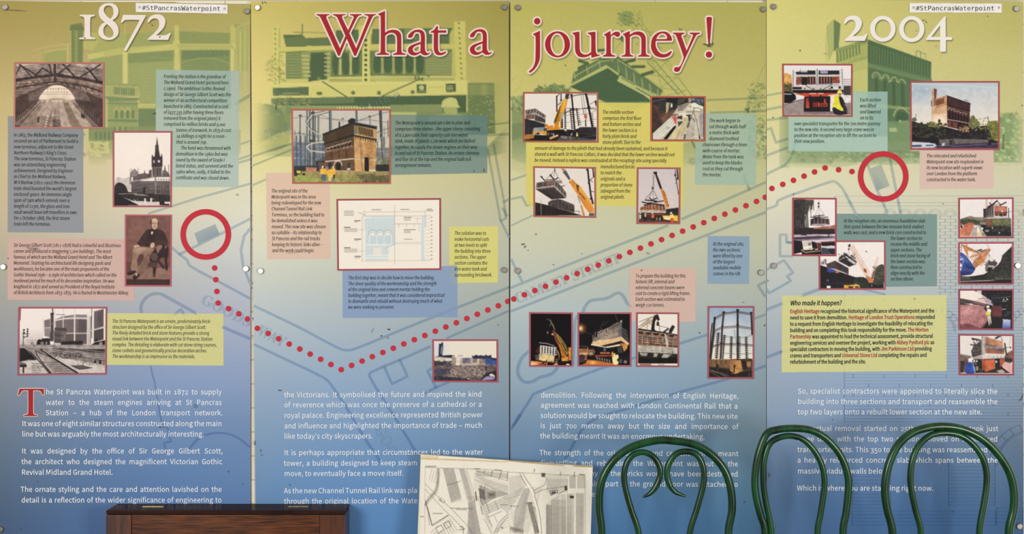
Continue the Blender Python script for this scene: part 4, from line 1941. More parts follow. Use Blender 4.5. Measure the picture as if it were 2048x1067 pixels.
photo(3, 'colour photograph of a worker in a yellow vest beside a long pink brick wall', (11.857, 1912, 572), ((50, 62), (1360, 62), (1360, 1040), (55, 1030)), 'a84c5c', '''
R 151215 0,0 1399,1067
P f0e2da 90,100 470,100 600,100 600,190 830,340 880,460 760,430 400,340 90,280
P c0b0b4 600,200 830,340 880,460 740,420 650,330
P d8c8c8 480,100 600,100 600,200 510,150
P 1a1318 430,100 490,100 480,135
P 7a6a66 90,280 400,350 720,440 700,460 400,430 90,400
P 4a403c 90,300 180,310 400,370 380,430 200,400 90,410
P f0dccc 180,410 380,410 560,440 560,460 400,450
P 1c181e 380,380 560,420 700,450 560,450 400,440
L 4a3c3c 10 520,295 650,280
L 6a5c60 9 700,360 790,350
L 6a5c60 8 790,400 860,405
P b0787a 90,430 560,460 730,480 750,800 590,990 90,1000
e dfa8a4 250,600 260,180
P 7c484c 90,900 300,880 560,980 90,1000
H 8a5054 6 14 90,960 730,720 0,-36
H e0b0ac 5 12 90,900 720,620 0,-32
S 7c4448 70 18 100,460 700,960
P 8a5858 560,975 750,790 755,810 620,990
P 6a3438 840,460 1080,470 1080,720 850,700
H 522428 6 5 845,500 1080,510 0,42
P 3c2a28 850,700 1080,715 1000,740 850,730
R 2a2a3c 830,220 880,400
L 4a4456 12 660,150 740,300
L 8a847c 10 900,290 1290,240
L 4a4450 6 900,350 1060,340
P e4e8e8 1100,330 1135,280 1140,330
P f0f0f0 1185,270 1240,320 1190,325
H f0f0f0 16 4 1100,352 1112,352 36,0
L 5a5a5c 6 1080,470 1080,560
P d8dcdc 1080,540 1180,530 1180,545 1080,555
H a0a0a4 8 3 1200,610 1290,620 -40,40
V c8d0e0 4a5aa0 1095,780 1290,1000
P 151215 1090,775 1190,790 1200,750 1220,790 1300,790 1300,760 1090,740
P 151215 1080,780 1110,800 1090,1000 1080,1000
P 2a2030 665,490 700,480 740,580 700,590 665,540
E f4ece0 755,485 34,32
P f0ecc8 735,530 820,540 830,610 735,620
P d8cc50 705,620 820,610 815,690 700,680
P e8e4e0 730,595 825,600 820,620 730,615
P cfc4b4 735,690 815,690 840,880 815,890 790,760 800,900 765,890
P 8a8078 760,900 820,900 800,930 760,925
S 3a3840 40 26 880,130 1280,520
N .12 6
''')
photo(3, 'colour photograph of a section lowered onto its new brick base, workers in hard hats', (11.857, 1912, 662), ((50, 62), (1370, 72), (1370, 1045), (62, 1038)), 'a84c58', '''
R e6dcd6 0,0 1399,1067
P 6a6450 95,530 350,590 350,700 95,700
P 8a8478 95,530 350,580 350,610 250,600 95,560
p 6c5048 1170,560 1270,480 1330,460 1330,720 1170,720
S 8a5c4c 30 24 1240,480 1330,640
P 2a2a26 1150,620 1330,640 1330,720 1150,720
P 6a4448 190,600 290,700 220,980 190,980
P 2c2a28 95,700 200,700 180,980 95,980
P b87c5c 680,110 820,170 1100,240 1110,380 930,350 690,310
P cc8c68 830,180 1090,250 1100,340 840,290
P 9a5c44 690,400 1140,420 1140,540 700,520
H 3a302e 7 5 690,180 760,120 6,34
P 4a4240 350,460 430,330 600,200 640,110 660,120 660,540 380,620
S 2a2426 90 22 380,200 650,600
S a89c94 60 12 400,220 650,580
P c0b4ac 595,110 690,110 690,540 600,540
H 3a3230 9 16 610,130 622,130 0,26
H 6a5c54 8 16 665,140 677,140 0,26
P 2c2628 360,150 560,190 560,215 370,200
P 2c2628 330,300 490,320 480,345 330,325
H 2c2628 14 4 690,300 1140,410 0,26
H 8a7c74 7 4 700,320 1140,430 0,30
P 8a84a8 940,340 1020,340 1050,390 960,400
P 2c2c2e 900,170 980,110 1080,110 950,185
L 2c2c2e 8 1065,120 1085,200
E 2c2c2e 1085,205 14,12
L 2a2628 34 1150,290 1190,560
L 2a2628 9 1100,400 1290,370
E 2a2628 1290,385 16,22
L 4a4442 5 1290,120 1260,330
P d8ccc4 610,550 1160,560 1160,620 850,630 640,650 400,660 390,620
P b0a49c 390,630 610,560 640,640 400,660
H 2a2426 16 4 880,615 888,614 88,-4
P 1c1618 400,660 640,655 1160,630 1160,650 700,670 480,690
P 1f1a1c 380,680 700,670 700,990 420,990
P c0623f 680,670 910,655 925,900 700,980
P a04c34 600,660 680,670 700,960 620,900
P b05c40 1030,650 1150,640 1150,800 1040,880
P 16171a 915,655 1030,650 1040,890 925,900
E c8d4c8 950,720 22,30
P 23201f 700,960 1150,800 1330,990 700,990
p dcb0a8 1090,830 1150,740 1230,740 1330,790 1330,960 1300,990 1160,900
P c0a8a0 950,940 1080,900 1170,960 1050,1000
L 8a5c54 6 970,950 1100,990
p 2c489c 225,820 250,750 300,730 370,740 430,820 440,990 230,990
p 8aa0c0 390,770 430,800 455,980 440,985
E f0e8e0 330,675 46,42
E f0ece8 425,705 24,22
E f0ece8 487,705 20,22
P 2a2a2c 400,730 500,730 500,830 420,830
P a8946c 465,830 525,830 520,930 470,930
L d8d8d8 10 455,740 470,790
S 8a8a88 16 14 540,880 640,980
P 7a8c84 400,735 430,735 420,780 400,770
N .14 6 95,110 1330,990
N .04 8
''')
# ------------------------------------------------------------------ panel artwork: graded ground, faint pictures, street plan
# board outline in photo pixels, TL TR BR BL
PQ = [((-6, 1.8), (500.5, 8), (501.5, 1130), (-6, 1130)),
      ((501.6, 2.8), (1017.8, 2.2), (1018.2, 1130), (512, 1130)),
      ((1020.8, 1.2), (1532.2, 5), (1532.2, 1130), (1020.6, 1130)),
      ((1533, -2), (2046.5, 3), (2047, 1130), (1533.4, 1130))]
def _cols(t):
    return [(int(a), b) for a, b in (p.split(':') for p in t.split())]


# printed ground colours, with uneven light painted in, down the left and the right edge of each board
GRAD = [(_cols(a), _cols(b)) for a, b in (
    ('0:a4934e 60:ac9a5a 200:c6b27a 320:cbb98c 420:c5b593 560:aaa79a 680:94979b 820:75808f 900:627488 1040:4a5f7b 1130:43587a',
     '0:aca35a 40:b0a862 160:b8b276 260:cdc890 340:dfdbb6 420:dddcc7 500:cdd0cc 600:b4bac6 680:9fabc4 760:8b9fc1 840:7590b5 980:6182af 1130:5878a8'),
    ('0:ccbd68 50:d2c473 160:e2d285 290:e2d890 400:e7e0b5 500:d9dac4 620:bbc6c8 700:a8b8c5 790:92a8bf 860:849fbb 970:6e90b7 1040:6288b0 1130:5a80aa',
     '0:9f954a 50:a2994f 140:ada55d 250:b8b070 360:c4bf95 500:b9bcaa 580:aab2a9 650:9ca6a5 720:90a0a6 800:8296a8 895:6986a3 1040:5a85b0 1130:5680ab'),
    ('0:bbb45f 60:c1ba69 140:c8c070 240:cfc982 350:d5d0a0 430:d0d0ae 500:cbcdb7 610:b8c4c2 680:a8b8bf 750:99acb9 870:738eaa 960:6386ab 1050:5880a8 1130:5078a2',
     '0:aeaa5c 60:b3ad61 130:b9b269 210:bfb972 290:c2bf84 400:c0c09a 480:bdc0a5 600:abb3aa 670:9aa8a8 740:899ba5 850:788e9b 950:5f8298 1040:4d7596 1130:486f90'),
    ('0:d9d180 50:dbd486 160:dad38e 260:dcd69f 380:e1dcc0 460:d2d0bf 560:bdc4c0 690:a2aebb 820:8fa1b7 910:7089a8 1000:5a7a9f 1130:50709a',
     '0:bab268 60:bdb670 110:c4be7b 220:c8c38a 360:cecdae 480:c3c5bc 600:adb4b9 680:9ca8b2 757:8c9dad 850:708297 940:55708c 1040:3f6085 1130:3b5a80'))]

GHOST = ['''
X 3.951 0 0
P 96a25c@.75 350,425 440,400 525,395 525,1300 350,1300
L c9c476@.8 5 250,400 400,365 560,345
L c9c476@.8 5 250,450 400,400 520,385
L 98a05c@.8 5 335,350 340,480
L 98a05c@.8 4 255,400 250,480
L c9c476@.8 9 535,350 535,520
P 70894c 565,240 655,240 655,500 565,500
P 879c5a 590,240 615,240 615,500 590,500
P 64804a 560,195 650,180 660,215 665,240 548,240
P 8a9a54@.5 600,120 640,100 680,150 620,150
P a5ac62@.8 700,300 1000,260 1000,480 700,520
P 9aa55e 1000,270 1400,240 1820,260 1820,360 1400,355 1000,400
P 8a9a58 1420,250 1820,262 1820,350 1420,350
P b9b968@.8 660,250 770,260 780,330 730,400 660,380
P c5c272 690,430 800,410 1000,375 1400,345 1860,345 1860,385 1400,390 1000,420 800,450 700,470
H 98a25a 4 34 820,412 838,440 16,-3
H 98a25a 4 44 1400,352 1416,384 10,0
P 96a663 720,470 1000,425 1390,395 1390,860 1100,860 1100,660 720,660
P 7f985a 1010,425 1370,400 1370,480 1010,500
P 7b9659 1430,395 1820,395 1820,860 1430,860
P 6b8c55 1440,400 1810,400 1810,440 1440,470
l 90a45f 9 1430,500 1520,470 1620,460 1720,470 1810,500
l 8ca05d 7 1020,520 1120,470 1240,450 1370,470
H 8fa35f@.6 4 14 1430,520 1820,520 0,24
H a4ae68@.6 4 12 1100,520 1380,510 0,26
P 9aaa64 700,660 840,650 840,1300 700,1300
P cfca7a 970,410 1010,405 1010,660 970,660
L c9c575 5 985,170 990,260
P c7c474 1380,385 1412,385 1420,555 1375,555
P c5c272 1378,200 1412,200 1412,330 1378,330
P c5c272 1370,320 1420,320 1420,350 1370,350
P cdc97a 1822,385 1850,385 1850,560 1818,560
P bcbc6c 1820,200 1860,200 1860,345 1820,345
P 8c9c5a 1860,190 1940,200 1900,225 1850,215
L b2b468 22 1880,215 1960,180 2000,150
P a5ad64 1880,240 1960,230 1960,560 1880,560
L c8c475 10 1900,250 1900,560
L c8c475 8 1935,240 1935,720
P 8fa25f 830,655 1110,665 1110,685 830,675
P a3ad66 845,680 1100,690 1090,760 850,760
H 6f8c54 10 12 905,690 905,742 14,1
P 76935a 830,760 1110,775 1080,800 860,800
P 8fa360 850,800 1090,805 1090,1060 850,1060
P 7b965b 850,805 1090,812 1090,830 850,825
H 66854f 22 4 920,880 920,925 44,0
l b9bb70 7 900,880 920,850 942,880 965,850 988,880 1010,850 1032,880
P 6e8c55 850,940 1090,945 1090,965 850,960
P c9c676 1095,820 1230,820 1230,850 1100,850
H 9aa760 4 12 1100,825 1108,848 11,0
P 6b8b54 1095,860 1235,860 1235,1100 1095,1100
P 869c5c 660,760 830,760 830,1000 720,1000
P 91a563 720,1060 1240,1060 1240,1260 720,1260
H 66854f 20 4 905,1010 905,1060 44,0
X 3.951 0 250
P 7c965c 700,20 900,20 900,120 700,120
H 5f7f4c 16 5 760,60 760,110 34,0
P c3c07a 690,130 860,130 860,230 690,230
S a3a668 20 26 690,130 860,240
P 8ea064@.8 60,30 660,30 660,260 60,260
S 6f8a60@.8 60 34 70,40 660,250
P a9b274@.8 1240,40 1900,40 1900,240 1240,240
P 7f985c@.8 1000,10 1230,10 1230,60 1000,60
''', '''
X 3.7926 490 0
P d2ca72 210,205 275,200 275,650 210,650
H 6a8548 9 12 230,215 231,225 0,38
H 8a9850 6 11 262,215 262,270 0,42
L 5f7d44 8 435,185 435,260
L 7a8f4c 5 370,245 660,250
P 5e7f48 290,268 430,260 462,290 462,352 310,352
P 4e7444 290,265 430,260 440,275 300,290
P 5a7d49 462,290 700,280 700,345 462,350
P 4f7545 690,230 860,225 860,345 690,345
P 56794a 960,220 1570,212 1575,240 1550,250 1550,335 960,340
P 7b9355 1210,215 1300,215 1300,300 1210,300
P b9b866 1560,230 1600,230 1600,560 1560,560
L c9c36a 36 270,378 560,368 890,355 
L c5c069 34 945,352 1300,348 1580,350
L 6f874c 5 270,395 890,372
P 8a9a5c 310,395 890,380 890,590 310,620
P 6e8a50 310,395 430,395 430,600 310,605
H a3ab68@.55 7 9 315,410 430,408 0,21
H 7d9050@.6 5 5 330,420 330,440 22,36
P 416940 500,400 620,395 620,600 480,620
H b4b46c 14 6 432,425 478,425 3,30
H b4b46c 11 6 606,408 644,408 0,32
P 648349 650,390 1570,375 1570,570 650,590
p 3f6a40 665,450 690,400 715,450 705,540 690,570 670,540
p 3f6a40 738,450 765,400 790,450 790,540 765,570 740,540
p 3f6a40 815,450 840,400 865,450 865,540 840,565 815,540
p 3f6a40 978,450 1005,400 1030,450 1030,530 1005,555 978,530
p 3f6a40 1058,440 1085,390 1112,440 1112,530 1085,555 1058,530
p 3f6a40 1140,440 1165,390 1192,440 1192,530 1165,560 1140,530
p 3f6a40 1222,440 1250,390 1275,440 1275,530 1250,555 1222,530
p 3f6a40 1302,440 1328,390 1352,440 1352,530 1328,560 1302,530
H b0b06a 20 2 722,400 722,560 80,0
H 9fa663 16 2 1040,400 1042,555 85,0
H 9fa663 16 2 1205,400 1207,555 82,0
P 8b9b5d 1370,400 1570,395 1570,565 1370,565
H 6a8550@.55 7 8 1375,412 1570,406 0,20
H 6a8550@.5 5 6 1400,410 1400,430 28,22
P c8c370 270,600 480,600 480,630 270,630
P c9c572 630,585 1000,575 1600,580 1600,610 620,622
H 8a9a58 4 3 640,600 1590,590 0,9
P d6cf78 890,210 945,210 948,628 888,628
P cfc770 860,195 965,195 965,260 860,260
H 446b3c 22 10 915,305 917,305 0,37.5
P cbc46c 1585,165 1670,160 1680,610 1600,610
H 66834a 12 12 1620,175 1624,178 2,38
P d0cb78 190,650 500,630 1000,615 1690,612 1690,715 190,742
P d6d180 200,640 1690,612 1690,625 200,655
P 4f7448 212,668 483,658 483,722 214,728
L 9aa868 5 285,708 410,705
L 9aa868 4 260,722 440,718
L 9aa868 4 320,665 380,662
H 587a48 26 1 555,708 575,708 0,0
P 587a48 800,705 820,685 840,702 822,722
R 587a48 1003,690 1030,718
P 587a48 1252,698 1272,680 1292,700 1272,715
P 436b43 1300,640 1375,638 1375,705 1302,706
p b8bc78 1320,660 1340,645 1358,660 1350,682 1330,682
L a8b070 5 1310,692 1368,692
P 436b43 1524,635 1598,632 1600,696 1526,698
H b8bc78 6 2 1534,655 1575,652 0,14
L b8bc78 6 1534,680 1578,678
L a8ae68 4 1390,662 1500,658
L 5a7a48 10 590,620 780,740 840,760
L 5a7a48 10 950,780 1100,700 1350,590
S 4a6a40 10 14 1280,570 1400,610
E 6a854e 560,595 14,14
P 3f6940 200,745 1680,720 1680,860 200,800
P 5b8050 200,745 830,738 830,780 500,790 200,790
P 87a05c 310,800 860,800 860,860 310,860
P 7c975a 1100,795 1500,790 1500,850 1100,850
L 55794c 6 740,760 740,790
L 55794c 6 1375,740 1375,770
P d8d38a 695,812 1100,806 1100,826 695,826
H 5b8050 6 18 705,812 712,826 22,0
p 5c7d4a 60,800 140,785 230,810 290,860 320,1100 60,1100
l c0bf70 7 90,800 180,785 250,810 300,850
P 8d9c58@.7 90,870 340,860 340,1000 90,1000
R d4d08a 240,858 258,875
R d4d08a 122,842 180,862
P 6f8a4e@.9 1300,850 1690,850 1690,1100 1300,1100
P 628149 1690,630 1890,630 1900,1020 1690,1020
H 93a25c 4 26 1695,640 1695,720 8,0
S 8b9c5c 120 8 1690,730 1900,1000
S 6d8850 60 16 250,740 500,800
p c3c27a 1490,800 1500,765 1545,740 1600,750 1620,800 1632,812 1590,818 1490,812
P a0a866 1500,810 1600,812 1612,830 1610,870 1560,885 1510,850
P 8ea05f 1400,880 1520,860 1640,870 1700,1100 1380,1100
P b0b670@.8 1110,850 1300,850 1300,870 1110,870
S a0a65c@.6 50 24 160,420 300,620
L a8ac60@.7 4 1680,480 1890,500
L a8ac60@.7 4 1680,620 1900,625
P 9aa65e@.5 1900,620 2000,640 2000,1000 1900,1000
X 3.7926 490 200
P 6f8f58@.8 50,40 350,50 350,260 200,300 50,200
P b5b870@.8 250,250 350,230 350,330 120,400 90,340
P 6f8c58@.8 1100,350 1500,350 1840,350 1990,200 1990,400 1840,430 1110,430
P 8fa468@.7 50,340 355,330 355,430 50,420
L b8bd78@.7 6 1840,200 2000,195
L b8bd78@.7 5 1840,300 2000,310
''', '''
X 3.864 1010 0
P 6a8f50@.6 880,110 930,80 990,100 980,180 920,190 890,170
S 6a8f50@.7 40 14 870,90 1050,200
L 7f9a54@.8 5 900,70 1480,780
L 7f9a54@.8 5 985,60 1320,560 1440,740
L 7f9a54@.8 5 950,150 1180,560 1230,740
L 7f9a54@.8 5 960,100 980,180 1060,130 1060,230 1140,250 1120,330 1210,370 1100,470 1260,470 1130,580 1330,600 1190,680 1400,700 1250,740
L 7f9a54@.8 5 1070,230 960,250 1100,300 1010,340 1220,450
L 7f9a54@.7 5 850,380 930,290
P 5c8550 890,240 915,235 915,330 890,310
L 6d8f50@.9 9 1100,480 1340,730
L 6d8f50@.9 7 1140,450 1390,740
H 7f9a54@.9 4 9 1130,490 1160,470 26,30
P 557f4c 530,560 740,450 880,440 1220,700 1200,740 780,560 510,660
P 477346 560,520 640,480 650,560 570,590
H 93aa68 10 4 535,560 545,610 95,-45
H 93aa68 9 6 870,480 880,560 62,42
H 6b8f58 6 12 560,545 562,600 22,-11
H 6b8f58 6 18 850,470 850,530 20,15
L a3b06a 8 520,600 740,475 860,455 1220,680
L 447044 22 575,470 640,490
L 447044 22 930,480 1000,465
L 447044 22 985,515 1075,515
L 447044 26 1060,580 1140,555
L 447044 20 725,390 775,385
L 447044 20 700,430 760,420
P b2ba72 495,655 780,500 1140,740 1140,770 790,530 500,670
P 3c6c42 500,670 795,525 1125,775 1120,790 790,795
P 4a774a 880,560 960,620 870,640
P b5bc78 890,580 1130,730 1130,765 865,625
L 5c805a 8 900,600 1000,655
L 5c805a 10 1015,680 1120,740
P 64884e@.7 270,700 380,640 480,690 520,720 520,760 60,760
S 5a8048@.7 50 26 230,660 500,740
P 6c8f58@.8 70,760 140,770 140,900 130,1050 50,1100 50,800
S 7f9c5e@.8 40 26 50,740 150,900
L 8aa05a@.6 4 50,620 90,595
L 8aa05a@.6 4 60,720 115,670
L 8aa05a@.7 6 2010,490 1850,860 1900,1100
L 8aa05a@.7 5 2010,560 1930,860 1960,1000
H 8aa05a@.6 4 9 1900,700 2010,640 -6,40
H 8aa05a@.6 4 9 1880,740 2010,780 -6,40
S 6c8c50@.7 90 16 1870,640 2010,1000
P 4c7444 1850,840 1890,830 1880,880
E 4a6a40@.8 1600,340 12,14
L 4a6a40@.8 7 1535,345 1560,345
X 3.811 1010 170
P 6a8e58@.8 50,300 160,280 160,600 50,560
P 8aa46a@.6 50,420 160,400 160,700 50,640
P 8fa86a@.7 1340,440 1520,430 1700,600 1340,600
P 7fa068@.7 720,130 1110,130 1000,190 890,190
P a3b878@.5 1360,520 1990,500 1990,620 1360,620
S 6f905c@.8 60 20 1400,560 1560,600
S 7a9a62@.8 90 22 1850,300 1995,560
L 5a7a50@.9 14 1420,420 1450,480
P 9cba88@.6 880,300 1000,200 1000,600 880,600
L 8aa05a@.6 5 720,130 700,300
''', '''
X 3.8788 1520 0
P 5f8a50 570,150 625,185 620,250 610,370 570,400
P a3b468@.8 515,200 572,150 572,400 530,480
L 93a55c@.7 5 520,200 510,480
L 93a55c@.7 14 500,415 520,420
P a5b060 590,375 835,310 835,700 590,700
P 86a05a 590,380 835,300 835,335 590,410
H 5d8a50 11 8 600,410 604,480 24,-9
P b5bc6c 590,490 835,450 835,560 590,540
H 7d9a58 8 14 600,505 604,520 17,-5
P c0c274 715,560 835,530 835,870 715,700
P 4b7c4c 835,305 1330,480 1325,600 1340,640 1160,650 1160,1070 835,1050
P 3f7446 840,320 1330,490 1320,600 835,480
H 5a8650 8 22 860,350 860,480 22,7
P 5c8a54 835,485 1330,610 1330,640 835,520
H 6f9a60 8 30 850,500 850,520 16,4.3
l a8bc78 7 870,600 880,570 900,562 925,575 945,610 955,585 980,580 1000,600 1010,630 1030,600 1055,605 1070,640 1085,620 1110,620 1130,650
l 8fab68 5 880,610 895,580 920,590 935,620 960,600 985,600 1000,640
H 3a6c42 26 4 900,620 905,800 68,14
P 7ba060 835,800 1160,830 1160,850 835,830
p 356a42 1055,900 1080,865 1120,870 1145,900 1145,1060 1060,1030
l a8bc78 9 1035,900 1060,850 1110,840 1160,880
L 6a9458 6 1210,440 1212,395 1245,400 1245,445
L 6a9458 5 1245,410 1283,418 1283,455
P 92ae68 990,960 1160,980 1160,1100 990,1100
P 6f9a5c@.9 150,900 225,900 225,1300 150,1300
S a0b878 60 26 1080,940 1170,1080
P 7fa468@.9 1855,900 1960,870 2040,1000 2040,1200 1855,1200
S 86a85f@.8 70 26 1860,870 2030,1200
X 3.8788 1520 240
P 6b9a60@.9 985,10 1165,10 1165,240 985,250
P 5f9158@.8 200,240 1240,240 1240,290 900,330 300,320
P a3bf80@.8 200,290 700,300 770,340 600,370 200,360
P 86ad70@.9 160,240 600,250 560,340 220,330
S 86ad6c@.8 90 26 200,240 1230,330
L cfd898 7 230,350 500,355 640,380
P 8fb57a@.7 760,290 1240,290 1240,340 800,350
P b8cc90@.7 1000,60 1060,60 1060,90 1000,90
P 7fa866@.9 1860,0 2040,0 2040,330 1810,330 1810,240
S 96b873@.8 90 26 1820,0 2040,330
L 9ab87e@.6 6 1820,350 2040,340
''']

FADE = [  # x fade-in, x fade-out, y fade-in, y fade-out
    ((45, 95), (520, 540), (20, 60), (270, 345)),
    ((505, 560), (985, 1025), (20, 50), (260, 400)),
    ((1000, 1010), (1560, 1570), (5, 30), (270, 375)),
    ((1533, 1600), (2020, 2060), (10, 40), (300, 385))]

# faint road plan: (half-strength ink) width, points
ROADS = [
    ['4.5 296,427 398,395 501,367', '5 359,508 430,473 501,437', '5 344,495 359,508 374,520 380,531 440,564 501,597',
     '5 501,456 488,472 482,500 486,530 501,568', '6 283,625 282,611 291,596 304,588 320,587 331,592 430,646 501,677',
     '3 !301,728 305,750 309,762 317,810 325,852 335,855 342,882 328,885 332,900', '4 374,905 384,890 397,876 418,867 440,865 460,868 478,876 501,894',
     '5 337,637 362,618 379,648 337,700 330,716', '3 482,288 501,281', '4 478,318 501,310', '4 478,325 501,318', '6 471,208 501,190'],
    ['5 508,611 600,655 668,691 693,700 720,693 820,652 1018,574', '5 508,688 580,722 648,755 660,766 690,810 717,855 740,892 762,924',
     '4 893,676 1018,621', '5 1018,574 1018,574', '5 834,906 786,828 739,752 742,744 800,719 861,692', '4.5 769,734 784,767 815,752 800,720',
     '5 850,786 872,774 899,763', '5 872,774 855,741 868,734', '4 975,297 1001,440 1018,474', '4 987,287 1008,403 1012,436 1001,442',
     '4 503,313 583,287', '4 503,332 583,299', '4 503,371 533,358', '4 1008,403 1018,398', '4 1005,415 1014,432', '4 975,250 1018,245', '5 975,270 1018,268'],
    ['5 1022,575 1100,543 1290,469 1337,450', '5 1363,438 1450,400 1532,364', '5 1022,622 1150,572 1300,514 1500,436 1532,424', '5 1022,517 1033,540 1044,562',
     '5 1487,348 1498,377', '4 1414,200 1470,198 1532,195', '3 1022,451 1066,430', '4.5 1022,398 1044,393 1053,411 1066,408',
     '6 1166,625 1170,613 1181,601 1214,596 1236,585 1246,591 1259,611 1285,615 1318,625', '5 1146,730 1150,640 1155,630',
     '6 1060,700 1044,715 1036,735 1037,750 1049,763 1066,762 1077,755 1095,750 1106,745 1116,732',
     '5 1028,849 1067,787 1110,770 1196,738 1414,669', '5 1130,917 1177,845 1260,815 1358,784 1455,757 1532,731', '4 1508,637 1532,628', '5 1022,858 1040,828',
     '4.5 1537,560 1516,570 1531,593', '4 1420,225 1532,222', '4 1022,360 1052,350', '4 1120,232 1200,240'],
    ['4 1533,191 1565,185', '5 1533,219 1564,213', '5 1533,240 1575,235', '5 1533,259 1542,256 1552,285 1576,277', '5 1533,311 1577,294', '5 !1533,348 1570,330 1581,316 1587,303 1590,290 1600,270',
     '5 1533,418 1553,410 1556,401 1600,384 1659,364 1670,363 1685,377 1700,405 1711,426 1722,450', '5 1734,325 1750,370 1775,426', '5 1780,317 1792,380 1801,426',
     '5 1573,484 1585,485', '4.5 !1585,485 1573,484 1573,469 1560,469 1560,512 1585,512', '4.5 !1533,539 1568,520 1586,545 1574,552 1582,561 1538,586 1533,577',
     '6 1533,619 1600,592 1640,577', '4 1640,577 1700,572 1770,588', '6 1533,714 1562,703', '4 1562,703 1610,686 1700,672'],
]
# fine line drawing of a brick viaduct on the last panel
VIA = []
for y in (392, 405, 411.7):
    VIA.append([(1673 if y > 392 else 1669.5, y), (2046, y - 1)])
VIA.append([(1669.5, 392), (1669.5, 411)])
for cx in (1780, 1810, 1840, 1870, 1900, 2030, 2058):
    for r in (12.5, 8.5):
        VIA.append([(min(2046, cx + r * math.cos(a)), 430 - r * math.sin(a)) for a in [math.pi * k / 10 for k in range(11)]])
for i in range(26):
    y = 431.5 + 6.35 * i
    if y < 590:
        VIA.append([(1875, y), (2046, y)])
        for k in range(9):
            x = 1880 + k * 21 + (10 if i % 2 else 0)
            if x < 2045:
                VIA.append([(x, y), (x, y + 6.35)])
for i in range(45):
    y = 597 + 6.3 * i
    if y > 848:
        break
    if y < 742 or y > 742:
        VIA.append([(1688.5 if y > 590 else 1880, y), (2046, y)])
for i in range(0, 38, 3):
    for k in range(6):
        x = 1706 + k * 62 + (31 if i % 2 else 0)
        VIA.append([(x, 597 + 6.3 * i), (x, 597 + 6.3 * (i + 1))])
VIA.append([(1688.5, 590), (1688.5, 842)])
for cx, cy, R in ((1873, 662, 48), (1873, 662, 38), (1873, 662, 35), (2060, 662, 48), (2060, 662, 38), (2062, 930, 84), (2062, 930, 70), (2062, 930, 67)):
    p_ = [(cx + R * math.cos(a), cy - R * math.sin(a)) for a in [math.pi * k / 24 for k in range(25)]]
    p_ = [q for q in p_ if q[0] < 2046]
    VIA.append(p_)
for k in range(1, 12):
    a = math.pi * k / 12
    for cx, cy, r0, r1 in ((1873, 662, 38, 48), (2060, 662, 38, 48), (2062, 930, 70, 84)):
        q = [(cx + r * math.cos(a), cy - r * math.sin(a)) for r in (r0, r1)]
        if q[0][0] < 2046 and q[1][0] < 2046:
            VIA.append(q)
for x0, x1, ya, yb in ((1705, 1781, 945, 1016), (1897, 1990, 925, 1012), (1704, 1991, 1021, 1052), (1993, 2046, 1015, 1050)):
    y = ya
    while y < yb:
        VIA.append([(x0, y), (x1, y)])
        y += 7
    VIA.append([(x0, ya), (x0, yb)])
    VIA.append([(x1, ya), (x1, yb)])

BOXES = [  # panel, tint, opacity, outline, label
    (0, 'a3bab6', .76, [(311.8, 139), (478.8, 142), (477, 374), (311.8, 373.5)], 'pale teal caption box'),
    (0, '868b96', .84, [(16, 232), (166.5, 234), (167, 465), (15.5, 464)], 'blue grey caption box'),
    (0, 'd0aca0', .90, [(15.5, 475), (268, 478), (269, 601), (15.5, 599)], 'pink caption box'),
    (0, 'd4d088', .92, [(213, 625.5), (447, 627), (447.3, 730.5), (213, 729)], 'yellow caption box'),
    (1, '5c7e84', .68, [(781, 229), (974.5, 230.5), (974.5, 346), (781, 349.5)], 'dark teal caption box'),
    (1, 'ddbca8', .86, [(532, 345.5), (659.5, 346), (661, 517), (534.5, 518.5)], 'pink caption box'),
    (1, 'd8d278', .92, [(898, 453), (996, 452), (996, 564.5), (898.5, 565.5)], 'yellow caption box'),
    (1, '7f98bf', .78, [(685, 538), (700, 531), (914.5, 531), (915, 634), (685.5, 635.5)], 'blue caption box'),
    (2, 'dacc66', .86, [(1195, 205), (1301, 206), (1301, 280), (1367, 283), (1366, 413), (1053.5, 410), (1052, 281), (1195, 281)], 'yellow caption box'),
    (2, '9db8a8', .80, [(1410, 226), (1513, 227), (1511.5, 370), (1390, 369), (1391, 283), (1410, 283)], 'pale teal caption box'),
    (2, 'd6b3a4', .90, [(1259, 535), (1391.5, 536), (1391, 643), (1259, 642)], 'pink caption box'),
    (2, '86a0b8', .88, [(1415.5, 471.5), (1499, 472), (1498, 567.5), (1415, 567)], 'blue caption box'),
    (3, 'a0c0b6', .84, [(1705, 183), (1775, 183), (1775, 304.5), (1577, 302.5), (1576.5, 233), (1705, 234)], 'pale teal caption box'),
    (3, 'd8baae', .92, [(1839.5, 300), (1987, 300), (1987, 376.5), (1839.5, 378)], 'pale pink caption box'),
    (3, '6f8d88', .86, [(1673, 427), (1874, 427.5), (1873.7, 572), (1771, 573), (1771, 484), (1673, 484)], 'green teal caption box'),
    (3, 'd4d28c', .92, [(1564, 590.5), (1893.3, 589.5), (1893.3, 741.5), (1563, 744)], 'yellow caption box'),
]
# ------------------------------------------------------------------ the room: wall and floor
def box(name, x0, x1, y0, y1, z0, z1, mat, parent=None, bevel=0.0):
    import bmesh
    bm = bmesh.new()
    bmesh.ops.create_cube(bm, size=1)
    for v in bm.verts:
        v.co = Vector(((x0 + x1) / 2 + v.co.x * (x1 - x0), (y0 + y1) / 2 + v.co.y * (y1 - y0), (z0 + z1) / 2 + v.co.z * (z1 - z0)))
    if bevel:
        bmesh.ops.bevel(bm, geom=bm.edges[:], offset=bevel, segments=2, affect='EDGES', profile=0.5)
    me = bpy.data.meshes.new(name)
    bm.to_mesh(me)
    bm.free()
    me.materials.append(mat)
    o = bpy.data.objects.new(name, me)
    COL.objects.link(o)
    if parent:
        put(o, parent)
    return o


